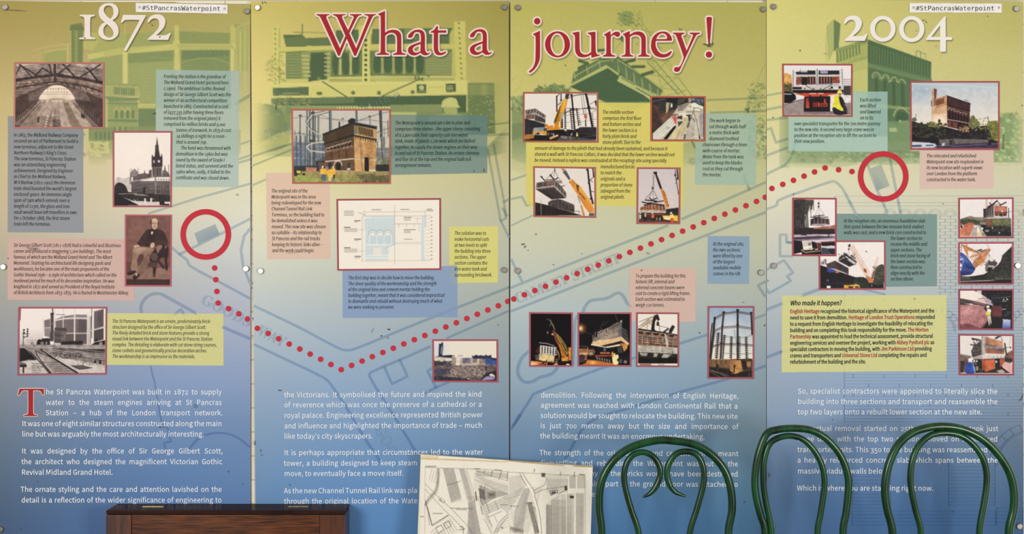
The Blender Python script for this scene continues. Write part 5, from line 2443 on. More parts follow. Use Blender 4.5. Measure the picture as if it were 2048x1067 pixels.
def wall_mat():
    m, nt, b = new_mat('cream_painted_brick')
    tc = nt.nodes.new('ShaderNodeTexCoord')
    mp = nt.nodes.new('ShaderNodeMapping')
    mp.inputs['Rotation'].default_value = (math.pi / 2, 0, 0)
    br = nt.nodes.new('ShaderNodeTexBrick')
    br.inputs['Scale'].default_value = 1.0
    br.inputs['Brick Width'].default_value = 0.225
    br.inputs['Row Height'].default_value = 0.075
    br.inputs['Mortar Size'].default_value = 0.0022
    br.inputs['Color1'].default_value = (*lin(hexc('f2ead4')), 1)
    br.inputs['Color2'].default_value = (*lin(hexc('ebe2ca')), 1)
    br.inputs['Mortar'].default_value = (*lin(hexc('c4b898')), 1)
    no = nt.nodes.new('ShaderNodeTexNoise')
    no.inputs['Scale'].default_value = 40
    bp = nt.nodes.new('ShaderNodeBump')
    bp.inputs['Strength'].default_value = 0.5
    bp.inputs['Distance'].default_value = 0.004
    L = nt.links.new
    L(tc.outputs['Object'], mp.inputs[0])
    L(mp.outputs[0], br.inputs['Vector'])
    L(tc.outputs['Object'], no.inputs['Vector'])
    L(no.outputs['Fac'], bp.inputs['Height'])
    L(br.outputs['Color'], b.inputs['Base Color'])
    L(bp.outputs[0], b.inputs['Normal'])
    b.inputs['Roughness'].default_value = 0.6
    return m


WM = wall_mat()
tag(box('wall_back', -3.2, 3.2, 0.0145, 0.14, 0, 3.0, WM), kind='structure')
tag(box('added_gap_strip_1', P(497, 0).x, P(514, 0).x, 0.0062, 0.0144, 0.35, 2.16, WM), kind='structure')  # made-up cream strip, added behind the first joint to brighten the gap
tag(box('floor', -3.2, 3.2, -5.2, 0.14, -0.1, 0, noisy('floor_boards', '5c4634', '7a604a', 3, 0.5, stretch=(1, 12, 1))), kind='structure')

# ------------------------------------------------------------------ the four printed panels
LBL = ['tall printed board headed 1872, with a train shed photograph', 'tall printed board with the red words What a and a wall elevation drawing',
       'tall printed board with the red word journey! and a dotted route', 'tall printed board headed 2004, with a red ring and yellow credits box']
panels, C0, C1, C2 = [], [], [], []


def road_pts(t):
    sharp = t[0][0] == '!'
    t = [t[0].strip('!')] + list(t[1:])
    p = [tuple(map(float, q.split(','))) for q in t]
    return smooth_pts([(*q, 1) for q in p], False, 4) if len(p) > 5 and not sharp else p


INK = np.array([.80, .855, .92])      # overprinting ink: multiplies what is under it
for i in range(4):
    q = PQ[i]
    X0, X1 = min(p[0] for p in q) - 3, max(p[0] for p in q) + 3
    X0, X1 = int(X0), int(X1)
    c = Canvas(X0, -6, X1, 1136, 2)
    yy = np.linspace(-6, 1136, c.H)
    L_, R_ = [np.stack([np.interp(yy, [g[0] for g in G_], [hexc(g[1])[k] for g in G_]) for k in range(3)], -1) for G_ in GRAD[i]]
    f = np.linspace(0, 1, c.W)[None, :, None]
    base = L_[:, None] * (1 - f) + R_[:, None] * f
    # vignette painted into the ground: lower part brighter and bluer down each board's middle
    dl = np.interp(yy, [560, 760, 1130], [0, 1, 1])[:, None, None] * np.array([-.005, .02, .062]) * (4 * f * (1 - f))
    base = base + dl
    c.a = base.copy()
    c.run(GHOST[i])
    c.tr(1, 0, 0)
    gr = c.a        # the faint picture is printed in olive greens
    gr[..., 1] -= 0.42 * np.maximum(0, gr[..., 1] - gr[..., 0])
    gr[..., 2] -= 0.3 * np.maximum(0, gr[..., 2] - 0.8 * gr[..., 0])
    c.a += vnoise(c.H, c.W, 6)[..., None] * 0.018
    (xa, xb), (xc, xd), (ya, yb), (yc, yd) = FADE[i]
    px = np.linspace(X0, X1, c.W)
    st = lambda t: np.clip(t, 0, 1) ** 2 * (3 - 2 * np.clip(t, 0, 1))
    mx = st((px - xa) / (xb - xa)) * (1 - st((px - xc) / (xd - xc)))
    my = st((yy - ya) / (yb - ya)) * (1 - st((yy - yc) / (yd - yc)))
    m = (my[:, None] * mx[None])[..., None] * 0.9
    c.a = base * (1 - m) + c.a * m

    def clone(cv):
        d = Canvas.__new__(Canvas)
        d.__dict__.update({k: v for k, v in cv.__dict__.items() if k != 'low'})
        d.a = cv.a.copy()
        return d
    c1 = clone(c)
    for b in BOXES:
        if b[0] == i:
            c1.poly(b[3], hexc(b[1]), b[2])
    c2 = clone(c)
    for r in ROADS[i]:
        t = r.split()
        c2.line(road_pts(t[1:]), float(t[0]) + 1.5, INK, 1, mult=True)
    if i == 0:
        c2.poly([(389, 466), (430, 448), (439, 468), (397, 488)], INK * .98, 1, mult=True)
    if i == 3:
        c2.poly([(1740, 337), (1762, 329), (1779, 371.5), (1754.6, 380.5)], INK * .98, 1, mult=True)
        for v in VIA:
            c2.line(v, 2.2, np.array([.80, .86, .92]), 1, mult=True)
    for b in BOXES:
        if b[0] == i:
            c2.poly(b[3], hexc(b[1]), b[2])
    C0.append(c)
    C1.append(c1)
    C2.append(c2)
    root = empty('information_panel', P((q[3][0] + q[2][0]) / 2, 1130))
    tag(root, LBL[i], 'information board', 'printed boards in a row on the wall')
    panels.append(root)
    # the board itself: a 5 mm sheet standing 9 mm off the wall
    fr = [flat(*p, 0.0) for p in q]
    bk = [v + np.array([0, 0.005, 0]) for v in fr]
    bo = mesh_obj('board', fr + bk, [(0, 3, 2, 1), (4, 5, 6, 7), (0, 1, 5, 4), (1, 2, 6, 5), (2, 3, 7, 6), (3, 0, 4, 7)], M['edge'])
    put(bo, root)
    # printed face: fine where the faint picture is, coarser in the plain ground
    H_ = 1130
    vs = [k * 2 / H_ for k in range(0, 200)] + [y / H_ for y in range(400, 1131, 8)]
    if vs[-1] < 1:
        vs.append(1.0)
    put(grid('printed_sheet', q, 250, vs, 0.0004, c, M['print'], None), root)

rootn = lambda o, i: put(o, panels[i])


def multi_grid(name, quads, step, z, canvas, mat):
    vs_, fs_, cs_, n = [], [], [], 0
    for q in quads:
        q = np.array(q, float)
        nu = max(1, int(max(abs(q[1][0] - q[0][0]), abs(q[2][0] - q[3][0])) / step))
        nv = max(1, int(max(abs(q[3][1] - q[0][1]), abs(q[2][1] - q[1][1])) / step))
        u, v = np.linspace(0, 1, nu + 1)[None, :, None], np.linspace(0, 1, nv + 1)[:, None, None]
        pt = (1 - u) * ((1 - v) * q[0] + v * q[3]) + u * ((1 - v) * q[1] + v * q[2])
        cen = q.mean(0)
        # sample just inside the outline so edges stay clean
        sp = cen + (pt - cen) * (1 - 1.6 / max(20, np.abs(q - cen).max()))
        vs_.append(flat(pt[..., 0], pt[..., 1], z).reshape(-1, 3))
        cs_.append(canvas.sample(sp[..., 0], sp[..., 1]).reshape(-1, 3))
        i_ = (np.arange(nv)[:, None] * (nu + 1) + np.arange(nu)[None]).ravel() + n
        fs_.append(np.stack([i_, i_ + nu + 1, i_ + nu + 2, i_ + 1], 1))
        n += (nu + 1) * (nv + 1)
    return mesh_obj(name, np.concatenate(vs_), np.concatenate(fs_), mat, None, np.concatenate(cs_))


SPLIT = {7: [[(685, 538), (914.5, 531), (915, 634), (685.5, 635.5)]],
         8: [[(1195, 205), (1301, 206), (1301, 281), (1195, 281)], [(1052, 281), (1367, 283), (1366, 413), (1053.5, 410)]],
         9: [[(1410, 226), (1513, 227), (1512.5, 284), (1410, 284)], [(1391, 284), (1512.5, 284), (1511.5, 370), (1390, 369)]],
         12: [[(1705, 183), (1775, 183), (1775, 234), (1705, 234)], [(1576.5, 234), (1775, 234), (1775, 304.5), (1577, 302.5)]],
         14: [[(1673, 427), (1874, 427.5), (1874, 484), (1673, 484)], [(1771, 484), (1874, 484), (1873.7, 572), (1771, 573)]]}
boxes = []
for k, b in enumerate(BOXES):
    o = multi_grid('caption_box', SPLIT.get(k, [b[3]]), 3.0, 0.0006 + 0.00004 * (k % 4), C1[b[0]], M['print'])
    rootn(o, b[0])
    o['label'] = b[4]
    boxes.append(o)


# ------------------------------------------------------------------ faint street plan: thin strips of ink
def strips(lines, canvas, z, seg=4.0):
    """one mesh of ribbons; lines = [(width, pts)]"""
    vs_, cs_, fs_, n = [], [], [], 0
    for wd, pts in lines:
        pts = np.array(pts, float)
        out = [pts[0]]
        for a, b in zip(pts[:-1], pts[1:]):
            L = np.hypot(*(b - a))
            m_ = max(1, int(L / seg))
            for k in range(1, m_ + 1):
                out.append(a + (b - a) * k / m_)
        p = np.array(out)
        if len(p) < 2:
            continue
        d = np.gradient(p, axis=0)
        d /= np.hypot(d[:, 0], d[:, 1])[:, None] + 1e-9
        nn = np.stack([-d[:, 1], d[:, 0]], 1) * wd / 2
        a, b = p - nn, p + nn
        col = canvas.sample(p[:, 0], p[:, 1])
        v = np.stack([a, b], 1).reshape(-1, 2)
        vs_.append(flat(v[:, 0], v[:, 1], z))
        cs_.append(np.repeat(col, 2, 0))
        i_ = np.arange(len(p) - 1) * 2 + n
        fs_.append(np.stack([i_, i_ + 1, i_ + 3, i_ + 2], 1))
        n += len(p) * 2
    return np.concatenate(vs_), np.concatenate(fs_), np.concatenate(cs_)


for i in range(4):
    for ri, r in enumerate(ROADS[i]):
        t = r.split()
        pts = road_pts(t[1:])
        v, f, c = strips([(float(t[0]), pts)], C2[i], 0.0009 + ri * 0.00002)
        rootn(mesh_obj('street_line', v, f, M['print'], None, c), i)
lev = [[], [], [], []]
for v_ in VIA:      # crossing lines lie a hair apart
    k = 2 if len(v_) > 5 else 0 if abs(v_[0][1] - v_[1][1]) < 2 else 1 if abs(v_[0][0] - v_[1][0]) < .1 else 3
    lev[k].append((0.75, v_))
vv, ff, cc_, n_ = [], [], [], 0
for k, l_ in enumerate(lev):
    v, f, c = strips(l_, C2[3], 0.00112 + k * 0.00005, 6.0)
    vv.append(v)
    ff.append(f + n_)
    cc_.append(c)
    n_ += len(v)
v, f, c = np.concatenate(vv), np.concatenate(ff), np.concatenate(cc_)
o = mesh_obj('viaduct_drawing', v, f, M['print'], None, c)
rootn(o, 3)
for i, pl in ((0, [(389, 466), (397, 488), (439, 468), (430, 448)]), (3, [(1740, 337), (1754.6, 380.5), (1779, 371.5), (1762, 329)])):
    a = np.array(pl)
    o = shape('building_plan', [[[tuple(p) for p in pl]]], 0.0012, M['print'], None, cols=C2[i].sample(a[:, 0] * .8 + a[:, 0].mean() * .2, a[:, 1] * .8 + a[:, 1].mean() * .2))
    rootn(o, i)


def ink_cols(i, ink, al):
    return lambda x, y: C2[i].sample(x, y) * (1 - al) + hexc(ink) * al


def bold_serif(s):
    return ''.join(chr(0x1d400 + ord(ch) - 65) if ch.isupper() else chr(0x1d41a + ord(ch) - 97) if ch.islower() else ch for ch in s)


def street(i, s, x, y, size, wide, ang, al=.36, gap=1.0):
    l = Lettering()
    a = math.radians(ang)
    l.line(SERIF, bold_serif(s), x, y, size, wide, ang=a, osf=False, wgap=gap)
    rootn(l.build('street_name', M['print'], None, 0.0012, cols=ink_cols(i, '7088a6', al)), i)


street(0, 'GOODS', 400, 605, 22, 21.5, 27)
street(1, 'WAY', 513, 667, 22, 19, 27)
street(1, 'GOO', 748, 856, 22, 20.5, 62, .3)
street(2, 'CAMLEY STREET', 1034, 607, 21.5, 19.3, -21.8)
street(1, 'Station', 724, 226, 21, 19.5, -22, .2)
street(1, 'To S', 534, 282, 23, 20, -17, .22)

# ------------------------------------------------------------------ route: rings and dots
dots = {0: [(429.5, 535.4), (431.8, 558.7), (434, 582.3), (436.6, 605.5), (457.4, 616.7), (477.9, 627), (495, 637.5)],
        1: [(515, 656), (536.4, 666.2), (557.5, 676.8), (578.6, 687.3), (599.7, 697.3), (620.5, 707.4), (641.4, 717.7), (662, 728.2), (682.6, 738.5),
            (703.3, 730), (724.3, 721.3)] + [(744.7 + 21.0 * k, 712.6 - 8.47 * k) for k in range(13)],
        2: [(1027.6 + 21.1 * k, 597.4 - 8.47 * k) for k in range(24)],
        3: [(1543.7, 376.6), (1565.4, 368.4), (1586.8, 360.4), (1608, 352), (1629, 343.6), (1650, 335.6), (1677, 339.3), (1703.8, 342.9)]}
n_ = 24
dv = [(5.6 * S * math.cos(2 * math.pi * k / n_), 0, 5.6 * S * math.sin(2 * math.pi * k / n_)) for k in range(n_)]
dot_me = None
for i, lst in dots.items():
    for x, y in lst:
        if dot_me is None:
            o = mesh_obj('route_dot', dv, [tuple(range(n_))], M['route_red'])
            dot_me = o.data
        else:
            o = bpy.data.objects.new('route_dot', dot_me)
            COL.objects.link(o)
        p = flat(x, y, 0.0014)
        o.location = p
        o.parent = panels[i]
        o.matrix_parent_inverse = panels[i].matrix_basis.inverted()
for i, x, y in ((2, 1530.5, 394.2), (1, 1015.6, 602.2)):   # the two dots the joint cuts
    lim = 1532 if i == 2 else 1018
    pts = [(min(lim, x + 5.6 * math.cos(2 * math.pi * k / n_)), y + 5.6 * math.sin(2 * math.pi * k / n_)) for k in range(n_)]
    rootn(shape('route_dot', [[pts]], 0.0014, M['route_red'], None), i)
for i, x, y in ((0, 411.8, 468.4), (3, 1766.2, 352.8)):
    vs_, fs_ = [], []
    for k in range(72):
        a = 2 * math.pi * k / 72
        for r in (50.7, 39.7):
            vs_.append(flat(x + r * math.cos(a), y + r * math.sin(a), 0.0016))
        j = (k + 1) % 72
        fs_.append((2 * k, 2 * j, 2 * j + 1, 2 * k + 1))
    rootn(mesh_obj('location_ring', vs_, fs_, M['route_red']), i)

# ------------------------------------------------------------------ headings
def parse(t):
    return smooth_pts([(float(p.strip('~').split(',')[0]), float(p.strip('~').split(',')[1]), p.endswith('~')) for p in t.split()])


def ellip(cx, cy, rx, ry, n=40, rot=0.0):
    return [(cx + rx * math.cos(a) * math.cos(rot) - ry * math.sin(a) * math.sin(rot), cy + rx * math.cos(a) * math.sin(rot) + ry * math.sin(a) * math.cos(rot)) for a in [2 * math.pi * k / n for k in range(n)]]


A_OUT = '680,580 680,545~ 720,495~ 790,450~ 870,437~ 930,455~ 965,495~ 978,560~ 978,760~ 985,810~ 1010,850~ 1035,855~ 1065,838 1070,848 1045,878~ 1000,895~ 950,890~ 895,850 850,880~ 800,897~ 740,890~ 695,860~ 675,810~ 690,755~ 750,710~ 905,655 905,560~ 890,500~ 845,482~ 800,490~ 770,530~ 755,565~ 720,585~'
A_IN = '900,693 820,725~ 770,760~ 762,800~ 790,840~ 840,845~ 898,820'
HEADS = [
    (1, 8.894, 620, 10, [['115,163 348,163 345,180 305,190~ 292,215~ 300,250~ 535,772 632,548 495,245~ 472,208~ 410,180 410,163 635,163 632,180 585,190~ 572,210~ 580,245~ 678,450 772,240~ 778,212~ 762,195~ 710,180 710,163 918,163 915,180 870,192~ 835,230~ 700,500 822,772 1035,235~ 1040,210~ 1020,192~ 968,180 968,163 1175,163 1172,178 1135,192~ 1105,228~ 818,905 790,905 655,600 530,905 503,905 195,240~ 172,205~ 118,180']]),
    (1, 8.894, 740, 10, [['145,158 268,105 270,492 330,455~ 420,440~ 500,460~ 545,510~ 557,570~ 560,820~ 575,850~ 632,865 632,888 412,888 412,865 465,850~ 480,820~ 480,600~ 468,545~ 430,505~ 370,495~ 310,515~ 271,550 272,820~ 285,850~ 340,865 340,888 120,888 120,865 178,850~ 190,820~ 190,220~ 180,190~ 145,168'],
                         [A_OUT, A_IN],
                         ['1075,480 1140,440~ 1180,385~ 1200,372~ 1208,385~ 1210,452 1358,452 1358,495 1212,495 1212,760~ 1222,820~ 1250,848~ 1295,845~ 1340,828~ 1355,832~ 1340,860~ 1290,888~ 1230,895~ 1180,880~ 1145,830~ 1135,770~ 1135,495 1078,492']]),
    (1, 8.894, 900 - 322 / 8.894, 10 - 8 / 8.894, [[A_OUT, A_IN]]),
    (2, 7.622, 1040, 20, [['200,365 305,315 305,700~ 295,770~ 260,850~ 205,920~ 150,960 135,940~ 190,885~ 222,820~ 235,740~ 238,420~ 230,395~ 200,378'],
                          [('e', 262, 172, 48, 50)],
                          [('e', 572, 524, 190, 198), ('e', 572, 525, 108, 171, -0.06)],
                          ['800,348 905,328 910,560~ 915,620~ 940,660~ 990,680~ 1040,670~ 1085,640 1085,420~ 1075,385~ 1035,362 1035,345 1150,330 1153,600~ 1160,650~ 1180,678~ 1215,680 1215,695 1090,730 1085,680 1030,710~ 950,722~ 890,705~ 850,650~ 838,580~ 838,420~ 830,385~ 800,362']]),
    (2, 7.622, 1180, 20, [['215,372 310,318 315,385 360,345~ 410,330~ 450,345~ 458,375~ 440,405~ 405,408~ 370,385~ 330,395~ 318,420~ 318,640~ 330,675~ 385,695 385,712 195,712 195,695 240,675~ 248,640~ 248,430~ 240,400~ 215,382'],
                          ['505,365 605,318 608,378 660,345~ 730,328~ 800,345~ 840,395~ 850,460~ 852,650~ 865,680~ 910,695 910,712 730,712 730,695 775,680~ 782,650~ 782,460~ 770,410~ 730,385~ 670,380~ 608,410 608,650~ 620,680~ 660,695 660,712 482,712 482,695 530,680~ 540,650~ 540,430~ 530,400~ 505,378'],
                          ['1245,470 1005,470 998,500~ 1005,560~ 1040,630~ 1100,670~ 1160,668~ 1210,640~ 1240,625~ 1245,640~ 1215,690~ 1150,720~ 1070,722~ 990,690~ 940,610~ 930,530~ 950,430~ 1010,360~ 1090,330~ 1170,338~ 1225,385~ 1248,440~', '1008,445 1030,400~ 1070,365~ 1120,358~ 1160,380~ 1175,420~ 1165,443']]),
    (2, 7.622, 1300, 20, [['348,345 522,345 522,365 490,375~ 478,395~ 490,430~ 557,622 650,405~ 655,385~ 640,372~ 602,362 602,345 762,345 762,362 720,375~ 690,410~ 470,880~ 445,930~ 405,945~ 372,930~ 365,900~ 385,872~ 430,870~ 465,845~ 510,735~ 508,700~ 405,410~ 385,375~ 350,362'],
                          ['862,118~ 880,108~ 925,108~ 942,120~ 940,170~ 912,525 888,525 862,170~'], [('e', 898, 680, 48, 48)]]),
    (0, 9.7, 150, 0, [['95,285 385,285 380,315 320,330~ 300,370~ 300,690~ 320,722~ 395,735 393,762 85,762 82,735 160,722~ 185,690~ 185,370~ 165,330~ 98,312'],
                      ['660,62~ 760,80~ 830,150~ 845,240~ 810,330~ 730,395 800,460~ 845,560~ 835,670~ 760,750~ 650,778~ 530,745~ 460,660~ 465,560~ 520,470~ 580,435 500,360~ 462,250~ 480,150~ 550,85~', '655,108~ 715,130~ 745,200~ 740,290~ 690,368 620,310~ 565,230~ 568,160~ 600,120~', '620,465 700,540~ 745,620~ 740,690~ 690,725~ 640,725~ 575,680~ 553,600~ 565,530~'],
                      ['935,290 1375,292 1372,320 1000,985~ 975,985~ 950,970 1245,415~ 1250,392~ 1235,387~ 1000,387~ 950,405~ 920,440~ 890,435'],
                      ['1410,430 1425,370~ 1480,310~ 1580,280~ 1680,295~ 1745,360~ 1755,440~ 1720,540~ 1650,620~ 1575,685 1740,685~ 1800,665~ 1840,635 1862,645 1808,775 1410,772 1412,755 1560,620~ 1620,540~ 1635,450~ 1610,380~ 1550,358~ 1490,375~ 1430,438']]),
    (3, 8.904, 1680, 20, [['68,240 80,180~ 140,120~ 230,100~ 320,120~ 380,190~ 385,260~ 340,360~ 225,465 370,465~ 420,455~ 465,420 488,430 440,550 75,550 75,535 200,420~ 265,320~ 275,250~ 250,190~ 200,175~ 150,190~ 90,250'],
                          [('e', 760, 335, 228, 230), ('e', 762, 335, 142, 165)], [('e', 1275, 340, 226, 232), ('e', 1274, 340, 141, 165)],
                          ['1850,120~ 1880,118 1882,480 1990,485 1995,510 1985,535 1885,535 1882,735~ 1870,745 1790,745 1780,735 1780,535 1535,535 1525,520 1545,490', '1780,275 1780,480 1622,480']]),
    (4, 3.4746, 0, 760, [['126,102 136,58 305,58 306,100 296,100 285,78~ 270,70~ 232,70 232,228~ 240,238~ 260,240 260,248 168,248 168,240 190,236~ 197,226~ 197,70 165,70~ 148,80~ 138,102']]),
]
groups = {}
for pi, s, ox, oy, gl in HEADS:
    for g in gl:
        cs = [[(x / s + ox, y / s + oy) for x, y in (ellip(*c[1:5], rot=(c[5] if len(c) > 5 else 0)) if isinstance(c, tuple) else parse(c))] for c in g]
        groups.setdefault(pi, []).append(cs)
PATCH = {0: (150, 4, 352, 110), 1: (622, 8, 996, 124), 2: (1046, 26, 1440, 158), 3: (1680, 24, 1912, 110), 4: (28, 768, 94, 840)}
for gi, letters in groups.items():
    pi = 0 if gi == 4 else gi
    x0, y0, x1, y1 = PATCH[gi]
    cv, sh = Canvas(x0, y0, x1, y1, 3), Canvas(x0, y0, x1, y1, 3, '000000')
    yy, xx = np.mgrid[0:cv.H, 0:cv.W]
    cv.a = C2[pi].sample(x0 + (xx + .5) / 3, y0 + (yy + .5) / 3)
    red = gi in (1, 2, 4)
    hw = 3.2 if gi != 4 else 1.3
    one = np.ones(3)
    for cs in letters:
        o_ = [[(x + (1.6 if gi != 4 else .3), y + (2.2 if gi != 4 else .4)) for x, y in c] for c in cs]
        for k, c in enumerate(o_):
            if k == 0:
                sh.poly(c, one)
        for c in o_[1:]:
            sh.poly(c, one * 0)
        if red:
            for c in o_:
                sh.line(c + [c[0]], 2 * hw, one)
    sh.blur(3)
    sh.blur(3)
    cv.a = cv.a * (1 - 0.42 * sh.a)
    if red:
        for cs in letters:
            for c in cs:
                cv.line(c + [c[0]], 2 * hw, hexc('ecdccd'))
    q = [(x0, y0), (x1, y0), (x1, y1), (x0, y1)]
    nm = 'heading' if gi != 4 else 'drop_capital'
    nx = int(x1 - x0)
    halo = grid(nm, q, nx, np.linspace(0, 1, int(y1 - y0) + 1), 0.00055, cv, M['print'], None)
    put(halo, panels[pi])
    halo['label'] = {0: 'white heading 1872', 1: 'red heading What a', 2: 'red heading journey!', 3: 'white heading 2004', 4: 'red drop capital T'}[gi]
    for cs in letters:
        lo = shape('letter', [cs], 0.0009, M['heading_red'] if red else (M['ink_cream'] if gi == 0 else M['ink_cream_b']), None)
        lo.parent = halo
        lo.matrix_parent_inverse = (panels[pi].matrix_basis.inverted()).inverted() @ panels[pi].matrix_basis.inverted()

# ------------------------------------------------------------------ captions
def ragged(x, y, dy, s):
    return [(x, y + dy * k, t) for k, t in enumerate(s.split('|'))]


CAP = [
    (0, ('design of Sir George Gilbert Scott was the', 134.6), .006, ragged(327.3, 156.2, 11.9, 'Fronting the station is the grandeur of|The Midland Grand Hotel (pictured here|c.1900). The ambitious Gothic Revival|design of Sir George Gilbert Scott was the|winner of an architectural competition|launched in 1865. Constructed at a cost|of £437,335 (after having three floors|removed from the original plans) it|comprised 60 million bricks and 9,000')
     + ragged(352.3, 263.3, 11.9, 'tonnes of ironwork. In 1879 it cost|14 shillings a night for a room –|that is around 70p.') + [(361.4, 299, 'The hotel was threatened with')]
     + ragged(351.6, 310.9, 11.87, 'demolition in the 1960s but was|saved by the award of Grade I|listed status, and survived until the|1980s when, sadly, it failed its fire|certificate and was closed down.')),
    (1, ('In 1863, the Midland Railway Company', 128.6), .006, ragged(27.6, 273, 11.85, 'In 1863, the Midland Railway Company|secured an act of Parliament to build a|new terminus, adjacent to the Great|Northern Railway\'s King\'s Cross.|The new terminus, St Pancras Station|was an astonishing engineering|achievement. Designed by Engineer-|in-Chief to the Midland Railway,|W H Barlow (1812-1902) the immense|train shed boasted the world\'s largest|enclosed space. An immense single|span of 74m which extends over a|length of 213m, the glass and iron|vault would have left travellers in awe.|On 1 October 1868, the first steam|train left the terminus.')),
    (2, ('of British Architects from 1873-1875. He is buried in Westminster Abbey.', 230.8), .003, ragged(27.3, 493.2, 11.83, 'Sir George Gilbert Scott (1811-1878) had a colourful and illustrious|career and produced a staggering 1,000 buildings. The most|famous of which are the Midland Grand Hotel and The Albert|Memorial. Starting his architectural life designing gaols and|workhouses, he became one of the main proponents of the|Gothic Revival style – a style of architecture which called on the|medieval period for much of its decorative inspiration. He was|knighted in 1872 and served as President of the Royal Institute|of British Architects from 1873-1875. He is buried in Westminster Abbey.')),
    (3, ('complex. The detailing is elaborate with cut stone string courses,', 209), .003, ragged(224.5, 645, 11.7, 'The St Pancras Waterpoint is an ornate, predominately brick|structure designed by the office of Sir George Gilbert Scott.|The finely detailed brick and stone features provide a strong|visual link between the Waterpoint and the St Pancras Station|complex. The detailing is elaborate with cut stone string courses,|stone corbels and geometrically precise decorative arches.|The workmanship is as impressive as the materials.')),
    (4, ('comprises three stories – the upper storey consisting', 170.3), -.002, ragged(789.8, 249, 12.1, 'The Waterpoint is around 9m x 6m in plan and|comprises three stories – the upper storey consisting|of a 2,400 cubic foot capacity cast iron water|tank, made of panels 1.2m wide which are bolted|together, to supply the steam engines on their way|in and out of St Pancras Station. An ornate chimney|and flue sit at the top and the original ballcock|arrangement remains.')),
    (5, ('moved. This new site was chosen', 108.1), 0, [(x + .13 * k, y, t) for k, (x, y, t) in enumerate(ragged(542.4, 384.8, 11.9, 'The original site of the|Waterpoint was in the area|being redeveloped for the new|Channel Tunnel Rail Link|Terminus, so the building had to|be demolished unless it was|moved. This new site was chosen|as suitable – its relationship to|St Pancras and the rail tracks|keeping its historic links alive –|and the work could begin.'))]),
    (6, ('surrounding brickwork.', 76.2), 0, ragged(908.5, 469.3, 11.9, 'The solution was to|make horizontal cuts|at two levels to split|the building into three|sections. The upper|section contains the|iron water tank and|surrounding brickwork.')),
    (7, ('building together, meant that it was considered impractical', 192.7), -.002, ragged(696, 558.4, 11.7, 'The first step was to decide how to move the building.|The sheer quality of the workmanship and the strength|of the original lime and cement mortar holding the|building together, meant that it was considered impractical|to dismantle and rebuild without destroying much of what|we were seeking to preserve.')),
    (8, ('shared a wall with St Pancras Cellars, it was decided that the lower section would not', 280.2), .004, ragged(1204.7, 227.5, 12.02, 'The middle section|comprises the first floor|and feature arches and|the lower section is a|fairly plain brick and|stone plinth. Due to the')
     + ragged(1068.8, 299.4, 12, 'amount of damage to the plinth that had already been sustained, and because it|shared a wall with St Pancras Cellars, it was decided that the lower section would not|be moved. Instead a replica was constructed at the reception site using specially')
     + ragged(1200.8, 336.4, 12.1, 'manufactured bricks|to match the|originals and a|proportion of stone|salvaged from the|original plinth.')),
    (9, ('chainsaws through a 6mm', 89), .003, ragged(1417.8, 244.3, 12.03, 'The work began to|cut through walls half|a metre thick with|diamond toothed') + ragged(1404.6, 292.4, 12.03, 'chainsaws through a 6mm|wide course of mortar.|Water from the tank was|used to keep the blades|cool as they cut through|the mortar.')),
    (10, ('cast to create a rigid lifting frame.', 109.7), 0, ragged(1270.6, 554.6, 11.62, 'To prepare the building for this|historic lift, internal and|external concrete beams were|cast to create a rigid lifting frame.|Each section was estimated to|weigh 120 tonnes.')),
    (11, ('At the original site,', 62.5), .002, ragged(1425.4, 490.8, 11.86, 'At the original site,|the two sections|were lifted by one|of the largest|available mobile|cranes in the UK.')),
    (12, ('own specialist transporter for the 700 metre journey', 172.2), 0, ragged(1719.3, 202.9, 12, 'Each section|was lifted|and lowered|on to its') + ragged(1587.8, 250.5, 11.7, 'own specialist transporter for the 700 metre journey|to the new site. A second very large crane was in|position at the reception site to lift the sections to|their new position.')),
    (13, ('Waterpoint now sits resplendent in', 114), 0, ragged(1852.6, 314.8, 11.85, 'The relocated and refurbished|Waterpoint now sits resplendent in|its new location with superb views|over London from the platform|constructed in the water tank.')),
    (14, ('walls was cast, and a new brick core constructed to', 164.7), 0, ragged(1687.1, 444.7, 11.6, 'At the reception site, an enormous foundation slab|that spans between the two massive brick viaduct|walls was cast, and a new brick core constructed to') + ragged(1780.6, 479.5, 11.58, 'the lower section to|receive the middle and|upper sections. The|brick and stone facing of|the lower section was|then constructed to|align exactly with the|section above.')),
]


def under(o, parent_part, pi):
    """sub-part of a part that sits under panel pi (all meshes are in world space)"""
    o.parent = parent_part
    o.matrix_parent_inverse = (panels[pi].matrix_basis @ parent_part.matrix_parent_inverse).inverted() if False else parent_part.matrix_basis.inverted()
    return o


for bi, (ref, wd), sl, lines in CAP:
    l = Lettering()
    hs = wd / natural(SANS, ref, True)
    for x, y, t in lines:
        l.line(SANS, t, x, y, 7.1, hs, slope=sl, italic=True)
    under(l.build('lettering', M['ink'], None, 0.0015), boxes[bi], BOXES[bi][0])

# credits box: upright lettering, names in red
hs = 289.8 / natural(BOLD, 'need to save it from demolition. Heritage of London Trust Operations responded')
cred = ['*English*Heritage recognised the historical significance of the Waterpoint and the', 'need to save it from demolition. *Heritage*of*London*Trust*Operations responded',
        'to a request from English Heritage to investigate the feasibility of relocating the', 'building and on completing this took responsibility for the move. *The*Morton',
        '*Partnership was appointed to lead the technical assessment, provide structural', 'engineering services and oversee the project, working with *Abbey*Pynford*plc as',
        'specialist contractors in moving the building, with *Jim*Parkinson*Ltd providing', 'cranes and transporters and *Universal*Stone*Ltd completing the repairs and', 'refurbishment of the building and the site.']
lb, lr = Lettering(), Lettering()
for k, t in enumerate(cred):
    x, y = 1579.8, 625.7 + 12.62 * k
    sp_ = BOLD.get(' ')[2] * hs
    for wd in t.split(' '):
        tg = wd.startswith('*')
        s_ = wd.strip('*').replace('*', ' ')
        x = (lr if tg else lb).line(BOLD, s_, x, y - .0045 * (x - 1580), 7.7, hs, slope=-.0045) + sp_
